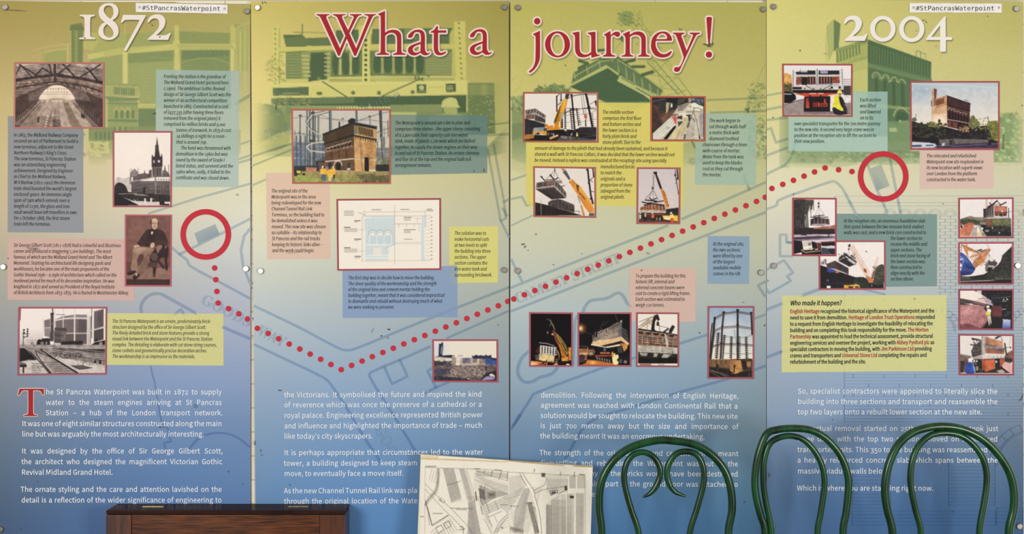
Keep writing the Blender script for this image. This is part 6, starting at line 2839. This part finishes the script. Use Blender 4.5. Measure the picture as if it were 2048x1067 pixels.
lb.line(BOLD, 'Who made it happen?', 1580, 610, 9.4, 103 / natural(BOLD, 'Who made it happen?', True), italic=True, slope=-.003)
under(lb.build('lettering', M['ink'], None, 0.0015), boxes[15], 3)
o = under(lr.build('lettering', M['ink_red'], None, 0.0015), boxes[15], 3)
o['label'] = 'red lettering of the company names'

# photo credit, set vertically
l = Lettering()
l.line(SANS, 'Mike Stevens', 2008, 299, 4.6, 30 / natural(SANS, 'Mike Stevens'), ang=-math.pi / 2)
rootn(l.build('photo_credit', M['ink'], None, 0.0015), 3)

# ------------------------------------------------------------------ large white body text
BODY = [
    (0, .0, 'line but was arguably the most architecturally interesting.', 364.4, [
        [(92.1, 787.9, 444, 'he St Pancras Waterpoint was built in 1872 to supply'), (92.1, 808.9, 444, 'water to the steam engines arriving at St Pancras'), (91.6, 829.6, 446, 'Station – a hub of the London transport network.'),
         (44.3, 851.2, 444, 'It was one of eight similar structures constructed along the main'), (44.3, 872, None, 'line but was arguably the most architecturally interesting.')],
        [(43.8, 905.9, 446, 'It was designed by the office of Sir George Gilbert Scott,'), (43, 927.2, 445, 'the architect who designed the magnificent Victorian Gothic'), (43.3, 948.3, None, 'Revival Midland Grand Hotel.')],
        [(41.5, 982.5, 444, 'The ornate styling and the care and attention lavished on the'), (42.9, 1003.8, 444, 'detail is a reflection of the wider significance of engineering to')]]),
    (1, -.0035, 'move, to eventually face a move itself.', 239.2, [
        [(568.2, 793.8, 964, 'the Victorians. It symbolised the future and inspired the kind'), (568.4, 813.8, 964, 'of reverence which was once the preserve of a cathedral or a'), (568.6, 834.8, 965.4, 'royal palace. Engineering excellence represented British power'),
         (568.4, 855.8, 964.6, 'and influence and highlighted the importance of trade – much'), (568.4, 876.4, None, 'like today\'s city skyscrapers.')],
        [(568.4, 909.3, 966, 'It is perhaps appropriate that circumstances led to the water'), (567.4, 930.4, 835, 'tower, a building designed to keep steam'), (568.2, 951, None, 'move, to eventually face a move itself.')],
        [(568, 985.5, 835, 'As the new Channel Tunnel Rail link was pla'), (568, 1006.2, 835, 'through the original location of the Wate')]]),
    (2, .0052, 'the building meant it was an enormous undertaking.', 329.8, [
        [(1081.4, 794.1, 1477, 'demolition. Following the intervention of English Heritage,'), (1081, 814.3, 1475.5, 'agreement was reached with London Continental Rail that a'), (1080.7, 834.8, 1475.5, 'solution would be sought to relocate the building. This new site'),
         (1080.5, 855.2, 1476.6, 'is just 700 metres away but the size and importance of'), (1079.9, 875.6, None, 'the building meant it was an enormous undertaking.')],
        [(1078.6, 909.2, 1476.6, 'The strength of the original lime and cement mortar meant'), (1078.2, 929.6, 1476, 'dismantling and rebuilding the WaterPoint was out of the'), (1078, 950, 1476, 'question as many of the bricks would have been destroyed'),
         (1078, 970.6, 1476, 'in the process. Also part of the ground floor was attached to'), (1182.5, 992, None, 'e')]]),
    (3, .001, 'top two layers onto a rebuilt lower section at the new site.', 369.5, [
        [(1594.8, 786.3, 1994.6, 'So, specialist contractors were appointed to literally slice the'), (1595, 806.9, 1994.8, 'building into three sections and transport and reassemble the'), (1594.6, 827.7, None, 'top two layers onto a rebuilt lower section at the new site.')],
        [(1594, 860.7, 1996, 'The actual removal started on 25th November and took just'), (1594, 881.7, 1995, 'three days, with the top two sections moved on specialised'), (1594, 903, 1995, 'transporter units. This 350 tonne building was reassembled on'),
         (1594, 924, 1995.5, 'a heavily reinforced concrete slab which spans between the'), (1594.5, 945.9, None, 'massive viaduct walls below.')],
        [(1593.4, 980, None, 'Which is where you are standing right now.')]]),
]
for pi, sl, ref, wd, paras in BODY:
    hs = wd / natural(BODYF, ref)
    for para in paras:
        for x, y, x1, t in para:
            l = Lettering()
            l.line(BODYF, t, x, y, 10.3, hs, x1=x1, slope=sl)
            rootn(l.build('text_line', M['ink_white'], None, 0.0015), pi)

# ------------------------------------------------------------------ small scuffs and specks on the boards
SC = ['30,21,26,1,.5,3 170,76,2,1.2,.6,30 305,51,1.6,1.2,.7,0 309,227,4,1.2,.7,-20 320,74,1.5,1.5,.6,0 64,497,9,3,.35,8 73,497,4,2,.4,0 17,516,1.2,1.2,.8,0 322,853,5,2,.45,-10 391,811,5,4,.3,30 457,942,2.5,1,.6,60 485,966,1.6,1,.6,0 192,839,12,1,.25,0 76,962,1.5,1,.5,0 42,1057,3,1,.5,-20 475,389,2.5,2,.35,0',
      '778,658,3,1.6,.8,20 763,671,1.6,1.6,.9,0 776,675,1,2,.5,0 560,780,3.5,1.2,.8,8 579,796,2,.8,.7,0 522,900,1.2,3,.5,0 524,909,2,1,.5,30 745,660,.8,6,.3,25 552,215,.8,5,.7,0 862,830,1.2,1.2,.7,0 996,649,1.2,1.2,.7,0 968,340,1,4,.6,0 948,342,.8,3,.6,0 587,505,16,1,.25,-3 531,5,4,.8,.8,30 525,6,3,.8,.7,80 580,969,1.4,1.4,.7,0 510,885,1.5,5,.5,0',
      '1046,488,4,1.6,.7,-15 1050,493,2,3,.5,40 1072,468,1,1.6,.9,0 1056,500,1.6,1,.6,0 1107,529,1.8,.8,.7,10 1283,540,1.2,2.5,.5,10 1296,506,4,2,.3,20 1131,131,1,1.4,.9,0 1418,90,5,3,.8,-25 1410,89,4,1.2,.7,20 1361,59,4,2,.35,10 1399,665,2,1.4,.6,0 1529,650,1.4,2,.8,20 1487,604,1,1,.7,0 1164,507,1,1,.6,0 1489,1003,1.4,1.4,.8,0 1266,326,2.4,1.4,.5,20 1205,322,1,1,.6,0',
      '2039,799,2.5,.8,.8,-40 2044,793,1,8,.6,20 1600,101,1,2.4,.6,0 1846,41,3,1,.7,-30 1852,44,3,.8,.6,60 1872,93,1.4,1,.5,0 1833,62,1,1,.7,0 1829,597,1.6,1.2,.6,0 2044,211,1,2,.6,0 1546,235,1,2,.6,0 1587,388,1,3,.6,20 1886,407,.8,1.4,.7,0 1665,838,1.4,1,.7,0 1905,1022,1,1.4,.7,0 1538,949,1.6,5,.4,0 1975,33,2,.8,.5,20']
M['scuff'] = plain('scuff_dirt', '4b4c42', 0.7)
for i, t in enumerate(SC):
    gl, cl, pts_ = [], [], t.split()
    for p in pts_:
        x, y, rx, ry, al, an = map(float, p.split(','))
        e_ = ellip(x, y, rx, ry, 9, math.radians(an))
        e_ = [(a_ + .35 * math.sin(a_ * 9 + b_), b_ + .3 * math.cos(b_ * 7)) for a_, b_ in e_]
        gl.append([e_])
        cl += [C2[i].sample(x, y) * (1 - al) + hexc('3e3f38') * al] * 9
    o = shape('scuff_marks', gl, 0.0018, M['print'], None, cols=np.array(cl))
    tag(o, kind='stuff')
    rootn(o, i)

# ------------------------------------------------------------------ the photographs
def inset(q, d):
    q = np.array(q, float)
    r = q.copy()
    for k in range(4):
        for j in ((k + 1) % 4, (k - 1) % 4):
            e = q[j] - q[k]
            r[k] += e / np.hypot(*e) * d
    return r


def ringmesh(name, q, ds, cols, z):
    vs_, cs_, fs_ = [], [], []
    for (d0, d1), c in zip(zip(ds[:-1], ds[1:]), cols):
        a, b = inset(q, d0), inset(q, d1)
        n = len(vs_)
        for k in range(4):
            vs_ += [flat(*a[k], z), flat(*b[k], z)]
            cs_ += [c, c]
        for k in range(4):
            j = (k + 1) % 4
            fs_.append((n + 2 * k, n + 2 * k + 1, n + 2 * j + 1, n + 2 * j))
    return mesh_obj(name, vs_, fs_, M['photo'], None, np.array(cs_))


for k, (pi, label, (s, ox, oy), quad, tone, text) in enumerate(PH):
    q = [(x / s + ox, y / s + oy) for x, y in quad]
    x0, y0 = int(min(p[0] for p in q)) - 2, int(min(p[1] for p in q)) - 2
    x1, y1 = int(max(p[0] for p in q)) + 3, int(max(p[1] for p in q)) + 3
    cv = Canvas(x0, y0, x1, y1, 3)
    cv.tr(s, ox, oy)
    cv.run(text)
    inn = inset(q, 3.3)
    nu, nv = int(round(inn[1][0] - inn[0][0])), int(round(inn[3][1] - inn[0][1]))
    top = 0.0003 if 'willow' in label else 0
    ph = grid('photograph', inn, nu, np.linspace(0, 1, nv + 1), 0.0015 + top, cv, M['photo'], None)
    rootn(ph, pi)
    ph['label'] = label
    t = hexc(tone)
    br = ringmesh('photo_border', q, [0, .7, 2.6, 3.4], [t * .78, t * 1.0, t * .66], 0.0016 + top)
    under(br, ph, pi)
    br['label'] = 'thin red border'

# ------------------------------------------------------------------ steel screw caps
def lathe(name, prof, mat, n=20):
    vs_, fs_ = [], []
    for r, y in prof:
        for k in range(n):
            a = 2 * math.pi * k / n
            vs_.append((r * math.cos(a), y, r * math.sin(a)))
    for i in range(len(prof) - 1):
        for k in range(n):
            j = (k + 1) % n
            fs_.append((i * n + k, i * n + j, (i + 1) * n + j, (i + 1) * n + k))
    fs_.append(tuple(range(n))[::-1])
    fs_.append(tuple((len(prof) - 1) * n + k for k in range(n)))
    return mesh_obj(name, vs_, fs_, mat)


R0 = 6.0 * S
screw_me = None
for pi, pts in enumerate([[(11.5, 15.5), (494.8, 23.5), (8, 533), (493, 537), (2, 1057)], [(516, 16), (1009, 15.5), (522, 541.5), (1008.5, 539.5)],
                          [(1036, 16), (1525.8, 19.5), (1036, 541), (1521.5, 544.5)], [(1546.5, 14), (2031.5, 18), (1547, 531), (2034, 531), (1543.5, 1051), (2038, 1051)]]):
    for x, y in pts:
        if screw_me is None:
            o = lathe('screw', [(0.004, 0.0135), (0.004, 0.0), (R0, -0.0005), (R0, -0.0055), (R0 * .86, -0.0072)], M['steel'])
            screw_me = o.data
        else:
            o = bpy.data.objects.new('screw', screw_me)
            COL.objects.link(o)
        o.location = flat(x, y, 0.0)
        o.rotation_euler = (0.06 * math.sin(x), 0, 0.08 * math.cos(x * 1.7))
        o.parent = panels[pi]
        o.matrix_parent_inverse = panels[pi].matrix_basis.inverted()

# ------------------------------------------------------------------ paper strips with the hashtag
M['strip'] = noisy('strip_paper', 'e9e3dd', 'f3eeea', 40, 0.7, 0.2)
M['glue'] = plain('glue_spot', 'b9b4b0', 0.5)
for pi, q, tx, lab in ((0, [(272, 6), (455.7, 9.8), (455.5, 27.7), (272, 24.2)], (284.7, 20.4, 157, .012), 'paper strip lettered with a hashtag, beside the gap between the two leftmost boards'),
                       (3, [(1818.5, 6.5), (2003, 7.6), (2002.6, 25.8), (1818.4, 25)], (1830.7, 21.2, 157.5, .0), 'paper strip lettered with a hashtag, at the top edge of the rightmost board')):
    cx = (q[0][0] + q[2][0]) / 2
    root = empty('paper_strip', flat(cx, q[2][1], 0.002))
    tag(root, lab, 'paper label', 'hashtag strips stuck on the boards')
    n = 14
    vs_, fs_ = [], []
    for zz in (0.0022, 0.0018):
        for v in (0, 1):
            for k in range(n + 1):
                u = k / n
                a, b = np.array(q[0 if v == 0 else 3]), np.array(q[1 if v == 0 else 2])
                p = a + (b - a) * u
                vs_.append(flat(p[0], p[1] + .25 * math.sin(k * 1.9), zz + (0.0005 * abs(math.sin(k * .9)) if v else 0)))
    m_ = n + 1
    for k in range(n):
        fs_ += [(k, m_ + k, m_ + k + 1, k + 1), (2 * m_ + k, 2 * m_ + k + 1, 3 * m_ + k + 1, 3 * m_ + k), (m_ + k, 3 * m_ + k, 3 * m_ + k + 1, m_ + k + 1), (k, k + 1, 2 * m_ + k + 1, 2 * m_ + k)]
    put(mesh_obj('paper', vs_, fs_, M['strip']), root)
    l = Lettering()
    l.line(MONO, '#StPancrasWaterpoint', tx[0], tx[1], 9.0, tx[2] / natural(MONO, '#StPancrasWaterpoint'), slope=tx[3], osf=False)
    put(l.build('lettering', M['ink'], None, 0.0030), root)
    for ex, ey in ((q[0][0] + 8, q[0][1] + 9), (q[1][0] - 6, q[1][1] + 8)):
        put(shape('glue_spot', [[ellip(ex, ey, 2.6, 2.8, 16)]], 0.0029, M['glue'], None), root)

# ------------------------------------------------------------------ low mahogany cabinet
M['mahog'] = noisy('mahogany', '2f1206', '6e3b18', 16, 0.34, 0.35, stretch=(.8, 1.2, 18), coat=0.15, detail=12)
M['mahog_v'] = noisy('mahogany_stile', '35180c', '5c2f18', 7, 0.32, 0.5, stretch=(14, 4, 1.2), coat=0.35, detail=8)
M['mahog_top'] = noisy('mahogany_top', '2c1b15', '3c261d', 9, 0.22, 0.08, stretch=(1.2, 6, 6), coat=0.0)
M['mahog_top'].node_tree.nodes['Principled BSDF'].inputs['IOR'].default_value = 1.2
M['brass'] = plain('brass', 'c9a860', 0.3, 1.0)
M['shadow_gap'] = plain('dark_gap', '120806', 0.8)
DC = 0.092
xl, xr = P(212, 1000, DC).x, P(690, 1000, DC).x
zt = P(0, 1020, DC).z
root = empty('wooden_cabinet', ((xl + xr) / 2, -DC / 2, 0))
tag(root, 'low glossy mahogany cabinet in front of the first two boards', 'cabinet')
yb = -0.004
t_in = 0.0105
box('top', xl, xr, -DC, yb, zt - 0.011, zt, M['mahog_top'], root, 0.002)
box('shadow_gap', xl + .002, xr - .002, -DC + .003, yb, zt - 0.014, zt - 0.011, M['shadow_gap'], root)
sw = P(263, 1000, DC).x - xl
hz = zt - 0.014
for a, b in ((xl, xl + sw), (xr - sw, xr)):
    box('stile', a, b, -DC - .001, yb, 0.0, hz, M['mahog_v'], root, 0.002)
box('door', xl + sw + .0005, xr - sw - .0005, -DC + .0005, yb, 0.12, hz, M['mahog'], root, 0.0015)
box('rail', xl + sw + .0005, xr - sw - .0005, -DC + .002, yb, 0.03, 0.118, M['mahog_v'], root, 0.0015)
for a, b in ((286, 327), (577, 617)):
    ya = -DC * 0.45
    box('hinge', P(a, 0, .04).x, P(b, 0, .04).x, ya - .003, ya + .003, zt - .001, zt + .0012, M['brass'], root)

# ------------------------------------------------------------------ old street map mounted on a board
MAPQ = [(841.5, 908), (1185.5, 932), (1172, 1395), (822, 1395)]
mc = Canvas(815, 900, 1192, 1400, 3, 'ebe4d4')
ink = '5a544c'
mc.run('''
X 5.689 830 900
P ebe4d4 0,0 2100,0 2100,3000 0,3000
P e0d2ac 70,55 270,62 270,100 65,95
P efe8d8 270,65 1070,95 2015,180 2015,150 1070,105 270,58
P c8b07c 70,88 300,95 1060,125 1060,135 70,100
P b99c68 1070,110 1500,150 2015,180 2015,195 1500,162 1070,125
P f6f0e2 920,98 1050,108 980,125
P f6f0e2 1600,155 1820,172 1750,185
L 8a7a58@.8 5 1200,128 1700,168
L 6a5c44 5 905,95 915,108
L b8a888@.7 8 55,120 25,940
P d8cfb8@.6 25,120 62,130 50,3000 0,3000
L a89c84@.6 4 62,130 30,930 10,2000
X 5.689 830 900
L 5a544c@.8 4 115,195 800,215 1060,245 1500,270 1935,290 1935,2800
L 5a544c@.6 3 115,195 105,2800
L 3a3630 6 118,182 240,182
L 3a3630 5 672,207 740,210
L 3a3630 5 905,220 985,225
L 3a3630 7 1870,272 1932,278
P b9b3a8@.75 315,205 440,205 530,540 410,595
P b9b3a8@.7 500,210 560,210 640,480 690,940 720,1400 600,1400 600,600
P b0aaa0@.7 600,600 680,560 760,940 800,1500 590,1500
P c4beb2@.6 680,250 830,330 1060,400 1060,490 900,460 690,300
P aaa49a@.8 730,390 860,440 920,460 1060,490 1060,500 900,545 760,640 740,560
P c4beb2@.6 760,640 1060,510 1200,420 1260,400 1100,640 920,940 800,760
P b4aea4@.7 1240,430 1320,420 1280,560 1230,900 1120,940 1130,700
P c8c2b6@.5 1070,290 1230,280 1280,360 1180,480 1070,500
H 5a544c@.7 3 9 325,205 420,590 14,0
H 5a544c@.55 2.5 8 510,210 620,560 12,2
H 5a544c@.6 2.5 16 600,520 640,1400 10,0
H 5a544c@.6 2.5 9 670,260 1060,380 0,22
H 5a544c@.6 2.5 12 770,650 1060,510 8,28
H 5a544c@.5 3 14 1070,560 1250,400 4,26
H 5a544c@.6 2.5 12 1130,940 1290,420 14,0
H 5a544c@.55 3 10 1070,330 1220,280 0,24
H 8a8478@.5 7 4 190,215 160,340 28,14
l 8a8478 14 265,210 262,330 235,460 150,560 115,620
l 5a544c 3 282,210 275,340 250,470 165,575 120,640
l 5a544c 3 250,210 248,330 222,450 140,540
L 5a544c 3 115,380 300,560 450,700 600,860 650,940
L 5a544c 3 115,440 280,620 560,900
L 5a544c 3 120,560 200,860 380,740
L 5a544c 6 140,640 190,850 380,735
L 5a544c 4 115,580 150,700 165,850
l 5a544c 3 680,330 840,410 1060,500 
l 5a544c 4 1190,255 1250,370 1340,480 1400,640 1430,800 1440,940 1450,1400
l 5a544c 4 1225,255 1280,350 1360,470 1360,560 1390,700 1410,940 1420,1400
P f2ecdf 1205,260 1215,260 1270,360 1350,480 1420,800 1430,940 1440,1400 1425,1400 1400,800 1340,500 1255,370
l 5a544c 4 1360,490 1450,450 1600,425 1720,410
l 5a544c 4 1345,465 1400,430 1480,380 1500,300
L 5a544c 3 1350,600 1250,600
H 4a443c 9 22 1280,600 1325,592 4,16
H 4a443c@.8 4 30 1330,640 1375,650 2,16
P c2bcb0@.6 1490,620 1530,580 1530,2600 1495,2600
P c2bcb0@.6 1545,560 1640,510 1640,2600 1545,2600
P c2bcb0@.6 1660,500 1790,490 1790,2600 1660,2600
P c2bcb0@.6 1830,480 1920,485 1910,2600 1830,2600
H 4a443c@.75 3.5 7 1495,620 1495,2600 9,0
H 4a443c@.75 3.5 10 1552,560 1552,2600 18,0
H 4a443c@.75 3.5 11 1735,490 1735,2600 18,0
H 6a645a@.5 3 60 1495,640 1910,640 0,14
P ebe4d4 1810,300 1826,300 1826,2600 1812,2600
P ebe4d4 1718,480 1730,480 1730,2600 1718,2600
H 5a544c@.6 3 12 1500,330 1740,330 0,13
H 5a544c@.6 3 12 1520,290 1510,440 20,-2
H 4a443c@.7 3 9 1760,290 1760,430 8,0
H 4a443c@.7 3 10 1850,295 1850,430 9,0
L 3a3630 6 1360,210 1355,245
L 3a3630 4 1655,240 1655,285
L 3a3630 5 1815,245 1812,295
H 4a443c 7 4 1440,260 1480,262 0,12
P 4a443c@.6 1440,265 1480,265 1475,300 1445,300
P e8e0d0 1535,460 1610,450 1625,480 1545,515
L 3a3630 6 1535,460 1615,448 1622,478 1545,510 1535,460
P 5a544c 1550,470 1600,462 1605,480 1552,498
P 4a443c 1700,405 1728,400 1735,450 1705,460
L 5a544c 4 1625,500 1730,440
P 3a3630 1760,515 1805,515 1805,545 1765,545
P 8a8478@.8 815,470 920,465 920,545 825,550
P 5a544c@.6 840,488 905,488 905,515 845,515
H 3a3630@.7 4 12 725,430 740,540 6,2
l 5a544c 4 800,400 775,480 790,570 820,620
l 5a544c 3 760,390 735,480 745,560 780,630
H 3a3630 10 1 690,470 705,600 0,0
P ebe4d4 690,570 720,570 775,760 770,940 750,940 690,640
H 3a3630@.8 5 8 745,640 755,645 3,12
P 5a544c@.6 300,540 345,580 325,600 265,560
P efe8da 305,550 335,578 320,590 280,560
P 4a443c 290,560 310,575 300,582
P ebe4d4@.9 380,600 600,560 610,660 600,820 450,690
H 6a645a 7 8 205,716 213,716 14,0
L 5a544c 5 470,670 590,674
L 5a544c 4 365,395 520,350
L 3a3630@.7 4 820,610 855,740
L 3a3630@.7 4 905,570 965,705
L 5a544c 3 700,230 860,290 1060,350
L 3a3630@.8 5 795,225 780,260
L 3a3630@.8 6 885,225 865,295
L 3a3630@.8 6 985,235 955,330
L 3a3630@.8 6 1055,245 1050,345
H 3a3630@.6 3 7 690,225 1050,265 2,9
P efe8da@.9 830,720 990,660 1050,720 900,930
L 5a544c 4 830,760 990,690
L 5a544c 3 850,800 880,870
L 5a544c 3 900,740 940,820
L 5a544c 3 790,780 870,940
l 5a544c 4 900,940 960,820 1060,720
l 5a544c 4 930,940 980,850 1060,750
P 8a8478@.6 1080,860 1240,900 1230,940 1080,900
H 4a443c 4 8 1085,880 1085,930 20,4
L 3a3630 5 60,752 102,752
H 3a3630@.6 4 9 180,930 260,860 22,28
H 3a3630@.6 4 6 260,860 350,1000 26,-18
P efe8da 240,880 300,850 330,900 260,940
L 3a3630 4 240,880 300,850 330,900 260,940 240,880
L 3a3630 4 330,830 390,800 410,860 350,890 330,830
L 3a3630 5 510,870 545,865 550,940
L 3a3630 5 500,905 570,890
P 3a3630@.7 980,870 1000,870 998,890 985,890
H 6a645a@.5 3 40 120,1000 1400,1020 0,40
N .06 30
N .05 4
''')
MAP_TOP, MAP_BOT = 0.045, 0.16
ZB = P(0, MAPQ[2][1], MAP_BOT).z


def map_fn(px, py, z):
    """leaning board: distance from the wall grows from top to bottom"""
    px, py = np.asarray(px, float), np.asarray(py, float)
    B_ = (MAP_BOT - MAP_TOP) / 0.76
    A_ = MAP_BOT
    q = (py - CY) * S / D
    zz = (CAMZ - q * D + q * (A_ + z)) / (1 + q * B_)
    d = A_ + z - B_ * zz
    return np.stack([(px - CX) * S * (D - d) / D, -d, zz], -1)


zlow = map_fn(1000, 1395, 0)[2]
# continue the board to the floor
root = empty('mounted_map', (map_fn(1000, 1395, 0)[0], -MAP_BOT, 0))
tag(root, 'old black and white street map mounted on a board, leaning by the green chairs', 'map')
sheet = grid('map_sheet', MAPQ, 372, np.concatenate([np.linspace(0, 160 / 475, 172), np.linspace(160 / 475, 1, 60)[1:]]), 0.0008, mc, M['paper'], None, map_fn)
put(sheet, root)
M['map_board'] = noisy('map_board', 'c9b890', 'e2d6b8', 20, 0.8)
fr = [map_fn(p[0], p[1], 0.0) for p in MAPQ]
bk = [v + np.array([0, 0.012, 0.0]) for v in fr]
# bottom corners run down to the floor
for lst in (fr, bk):
    for k in (2, 3):
        top = lst[1 if k == 2 else 0]
        dirv = lst[k] - top
        s_ = top[2] / -dirv[2]
        lst[k] = top + dirv * s_
put(mesh_obj('backing_board', fr + bk, [(0, 3, 2, 1), (4, 5, 6, 7), (0, 1, 5, 4), (1, 2, 6, 5), (2, 3, 7, 6), (3, 0, 4, 7)], M['map_board']), root)

for t_, x_, y_, w_, a_ in (('GOODS DEPOT', 900.5, 1016.5, 45, .015), ('GOO', 1001, 1009.5, 15, .03), ('POT', 1021, 1012.5, 17, .03)):
    l = Lettering()
    l.line(SANS, t_, x_, y_, 2.3, w_ / natural(SANS, t_), ang=a_)
    put(l.build('lettering', M['ink'], None, 0.0016, map_fn), root)

# ------------------------------------------------------------------ green bentwood chairs
def tube(name, pts, rad, mat, parent, sub=6, n=12):
    P3 = [Vector(p) for p in pts]
    rad = rad if isinstance(rad, (list, tuple)) else [rad] * len(P3)
    path, rr = [], []
    m_ = len(P3)
    for i in range(m_ - 1):
        p0, p1, p2, p3 = P3[max(0, i - 1)], P3[i], P3[i + 1], P3[min(m_ - 1, i + 2)]
        for k in range(sub):
            t = k / sub
            path.append(0.5 * ((2 * p1) + (p2 - p0) * t + (2 * p0 - 5 * p1 + 4 * p2 - p3) * t * t + (3 * p1 - p0 - 3 * p2 + p3) * t ** 3))
            rr.append(rad[i] * (1 - t) + rad[i + 1] * t)
    path.append(P3[-1])
    rr.append(rad[-1])
    vs_, fs_ = [], []
    up = Vector((0, 1, 0))
    for i, p in enumerate(path):
        tn = (path[min(i + 1, len(path) - 1)] - path[max(i - 1, 0)]).normalized()
        ref = up if abs(tn.dot(up)) < 0.9 else Vector((1, 0, 0))
        a = tn.cross(ref).normalized()
        b = tn.cross(a).normalized()
        for k in range(n):
            an = 2 * math.pi * k / n
            vs_.append(p + (a * math.cos(an) + b * math.sin(an)) * rr[i])
    for i in range(len(path) - 1):
        for k in range(n):
            j = (k + 1) % n
            fs_.append((i * n + k, i * n + j, (i + 1) * n + j, (i + 1) * n + k))
    fs_.append(tuple(range(n))[::-1])
    fs_.append(tuple((len(path) - 1) * n + k for k in range(n)))
    me = mesh_obj(name, vs_, fs_, mat, None, None, True)
    if parent:
        put(me, parent)
    return me


M['green'] = noisy('green_paint', '051d0d', '185329', 34, 0.28, 0.35, stretch=(1, 1, .2), coat=0.3, detail=8, ramp=(.3, .75))
M['seat'] = noisy('seat_ply', '0f2e1a', '1f4a2a', 8, 0.35, 0.5, coat=0.3)
DH = 0.22
ZS = 0.46


def pp(s, d=DH):
    return [P(*map(float, t.split(',')), d) for t in s.split()]


def chair(label, outer, inners, r_out, r_in, taper=False):
    o3 = pp(outer)
    xa, xb = o3[0].x, o3[-1].x
    cx = (xa + xb) / 2
    root = empty('bentwood_chair', (cx, -DH - .17, 0))
    tag(root, label, 'chair', 'green bentwood chairs in front of the boards')
    lo, hi = Vector((xa, -DH, ZS)), Vector((xb, -DH, ZS))
    tube('back_hoop', [lo] + o3 + [hi], r_out, M['green'], root)
    for nm, s in inners:
        i3 = pp(s)
        rr = [r_in] * len(i3)
        if taper:
            rr[-1], rr[-2] = r_in * .35, r_in * .75
            i3 = [Vector((i3[0].x + (i3[0].x - i3[1].x) * .8, -DH, ZS))] + i3
            rr = [r_in] + rr
        else:
            i3 = [Vector((i3[0].x, -DH, ZS))] + i3 + [Vector((i3[-1].x, -DH, ZS))]
            rr = [r_in] * len(i3)
        tube(nm, i3, rr, M['green'], root)
    R = min(.185, abs(xb - xa) / 2 + .028)
    cy = -DH - R + .02
    o = lathe('seat', [(R - .02, 0), (R - .02, .012), (R - .05, .018), (.001, .014)], M['seat'], 40)
    o.rotation_euler = (math.pi / 2, 0, 0)
    o.location = (cx, cy, ZS - .004)
    put(o, root)
    ring = [Vector((cx + R * math.cos(a), cy + R * math.sin(a), ZS - .005)) for a in [2 * math.pi * k / 24 for k in range(25)]]
    tube('seat_ring', ring, .017, M['green'], root, 2)
    r2 = [Vector((cx + R * .76 * math.cos(a), cy + R * .76 * math.sin(a), .26)) for a in [2 * math.pi * k / 24 for k in range(25)]]
    tube('brace_ring', r2, .009, M['green'], root, 2)
    for sx, sy, x0, y0 in ((-1, 1, xa, -DH), (1, 1, xb, -DH), (-1, -1, cx - R * .66, cy - R * .66), (1, -1, cx + R * .66, cy - R * .66)):
        tube('leg', [(x0, y0, ZS - .01), (x0 + sx * .006, y0 + sy * .008, .26) if sy < 0 else (x0 - sx * .006, y0 + .002, .26), (x0 + sx * (.02 if sy < 0 else .002), y0 + sy * .012, 0.006)], [.0135, .0125, .011], M['green'], root, 5)
    return root


K = S * (D - DH) / D
chair('green bentwood chair with two curled scrolls inside its hoop',
      '1203,1063 1198,1010 1203,962 1226,921 1262,894 1308,881 1342,880.5 1388,888 1424,909 1450,941 1462,980 1464,1020 1457,1063',
      [('scroll', '1277,1063 1263,1020 1251.5,979 1248,951 1253,926 1266,909 1285.6,903.6 1305,911 1318,930 1320,951 1311,973 1300,986 1286,993'),
       ('scroll', '1380,1063 1392.7,1020 1405,975 1408,948 1403,923 1391,907 1372,902 1352,907 1338,926 1334,948 1340,970 1352,984 1371,991.5')], 8.0 * K, 6.3 * K, True)
chair('narrow green bentwood chair between the other two, plain inner loop',
      '1530,1062 1521,1029 1512.4,993 1509.6,963 1512,933 1519,900 1533,867.5 1554.5,858.5 1586,855.8 1620.7,859.5 1649.5,874 1675,901 1690,930 1697,961 1696,990 1692,1025 1686,1062',
      [('inner_loop', '1543,1063 1532,1005 1527,968 1527,930 1535,895 1549,878.5 1577.5,870.8 1606,878 1629,901 1643.7,930 1649,961 1646.6,990 1641,1027 1635,1063')], 7.4 * K, 6.2 * K)
chair('rightmost green bentwood chair with a plain inner loop',
      '1785,1063.6 1774.6,1019 1769.8,984 1771.5,955.7 1780,921 1797,888 1822,866 1851,855.5 1882.5,852 1917,855.5 1950,868 1978,888 2004,918 2021,950 2028,984 2027,1019 2018,1062',
      [('inner_loop', '1842,1063.6 1831,1019 1823,978.7 1821,950 1826,915 1840,887 1862.4,869.5 1891,864.8 1920,870 1945,887 1965,915 1973,944 1973,973 1968,1007 1959,1062')], 8.0 * K, 6.4 * K)
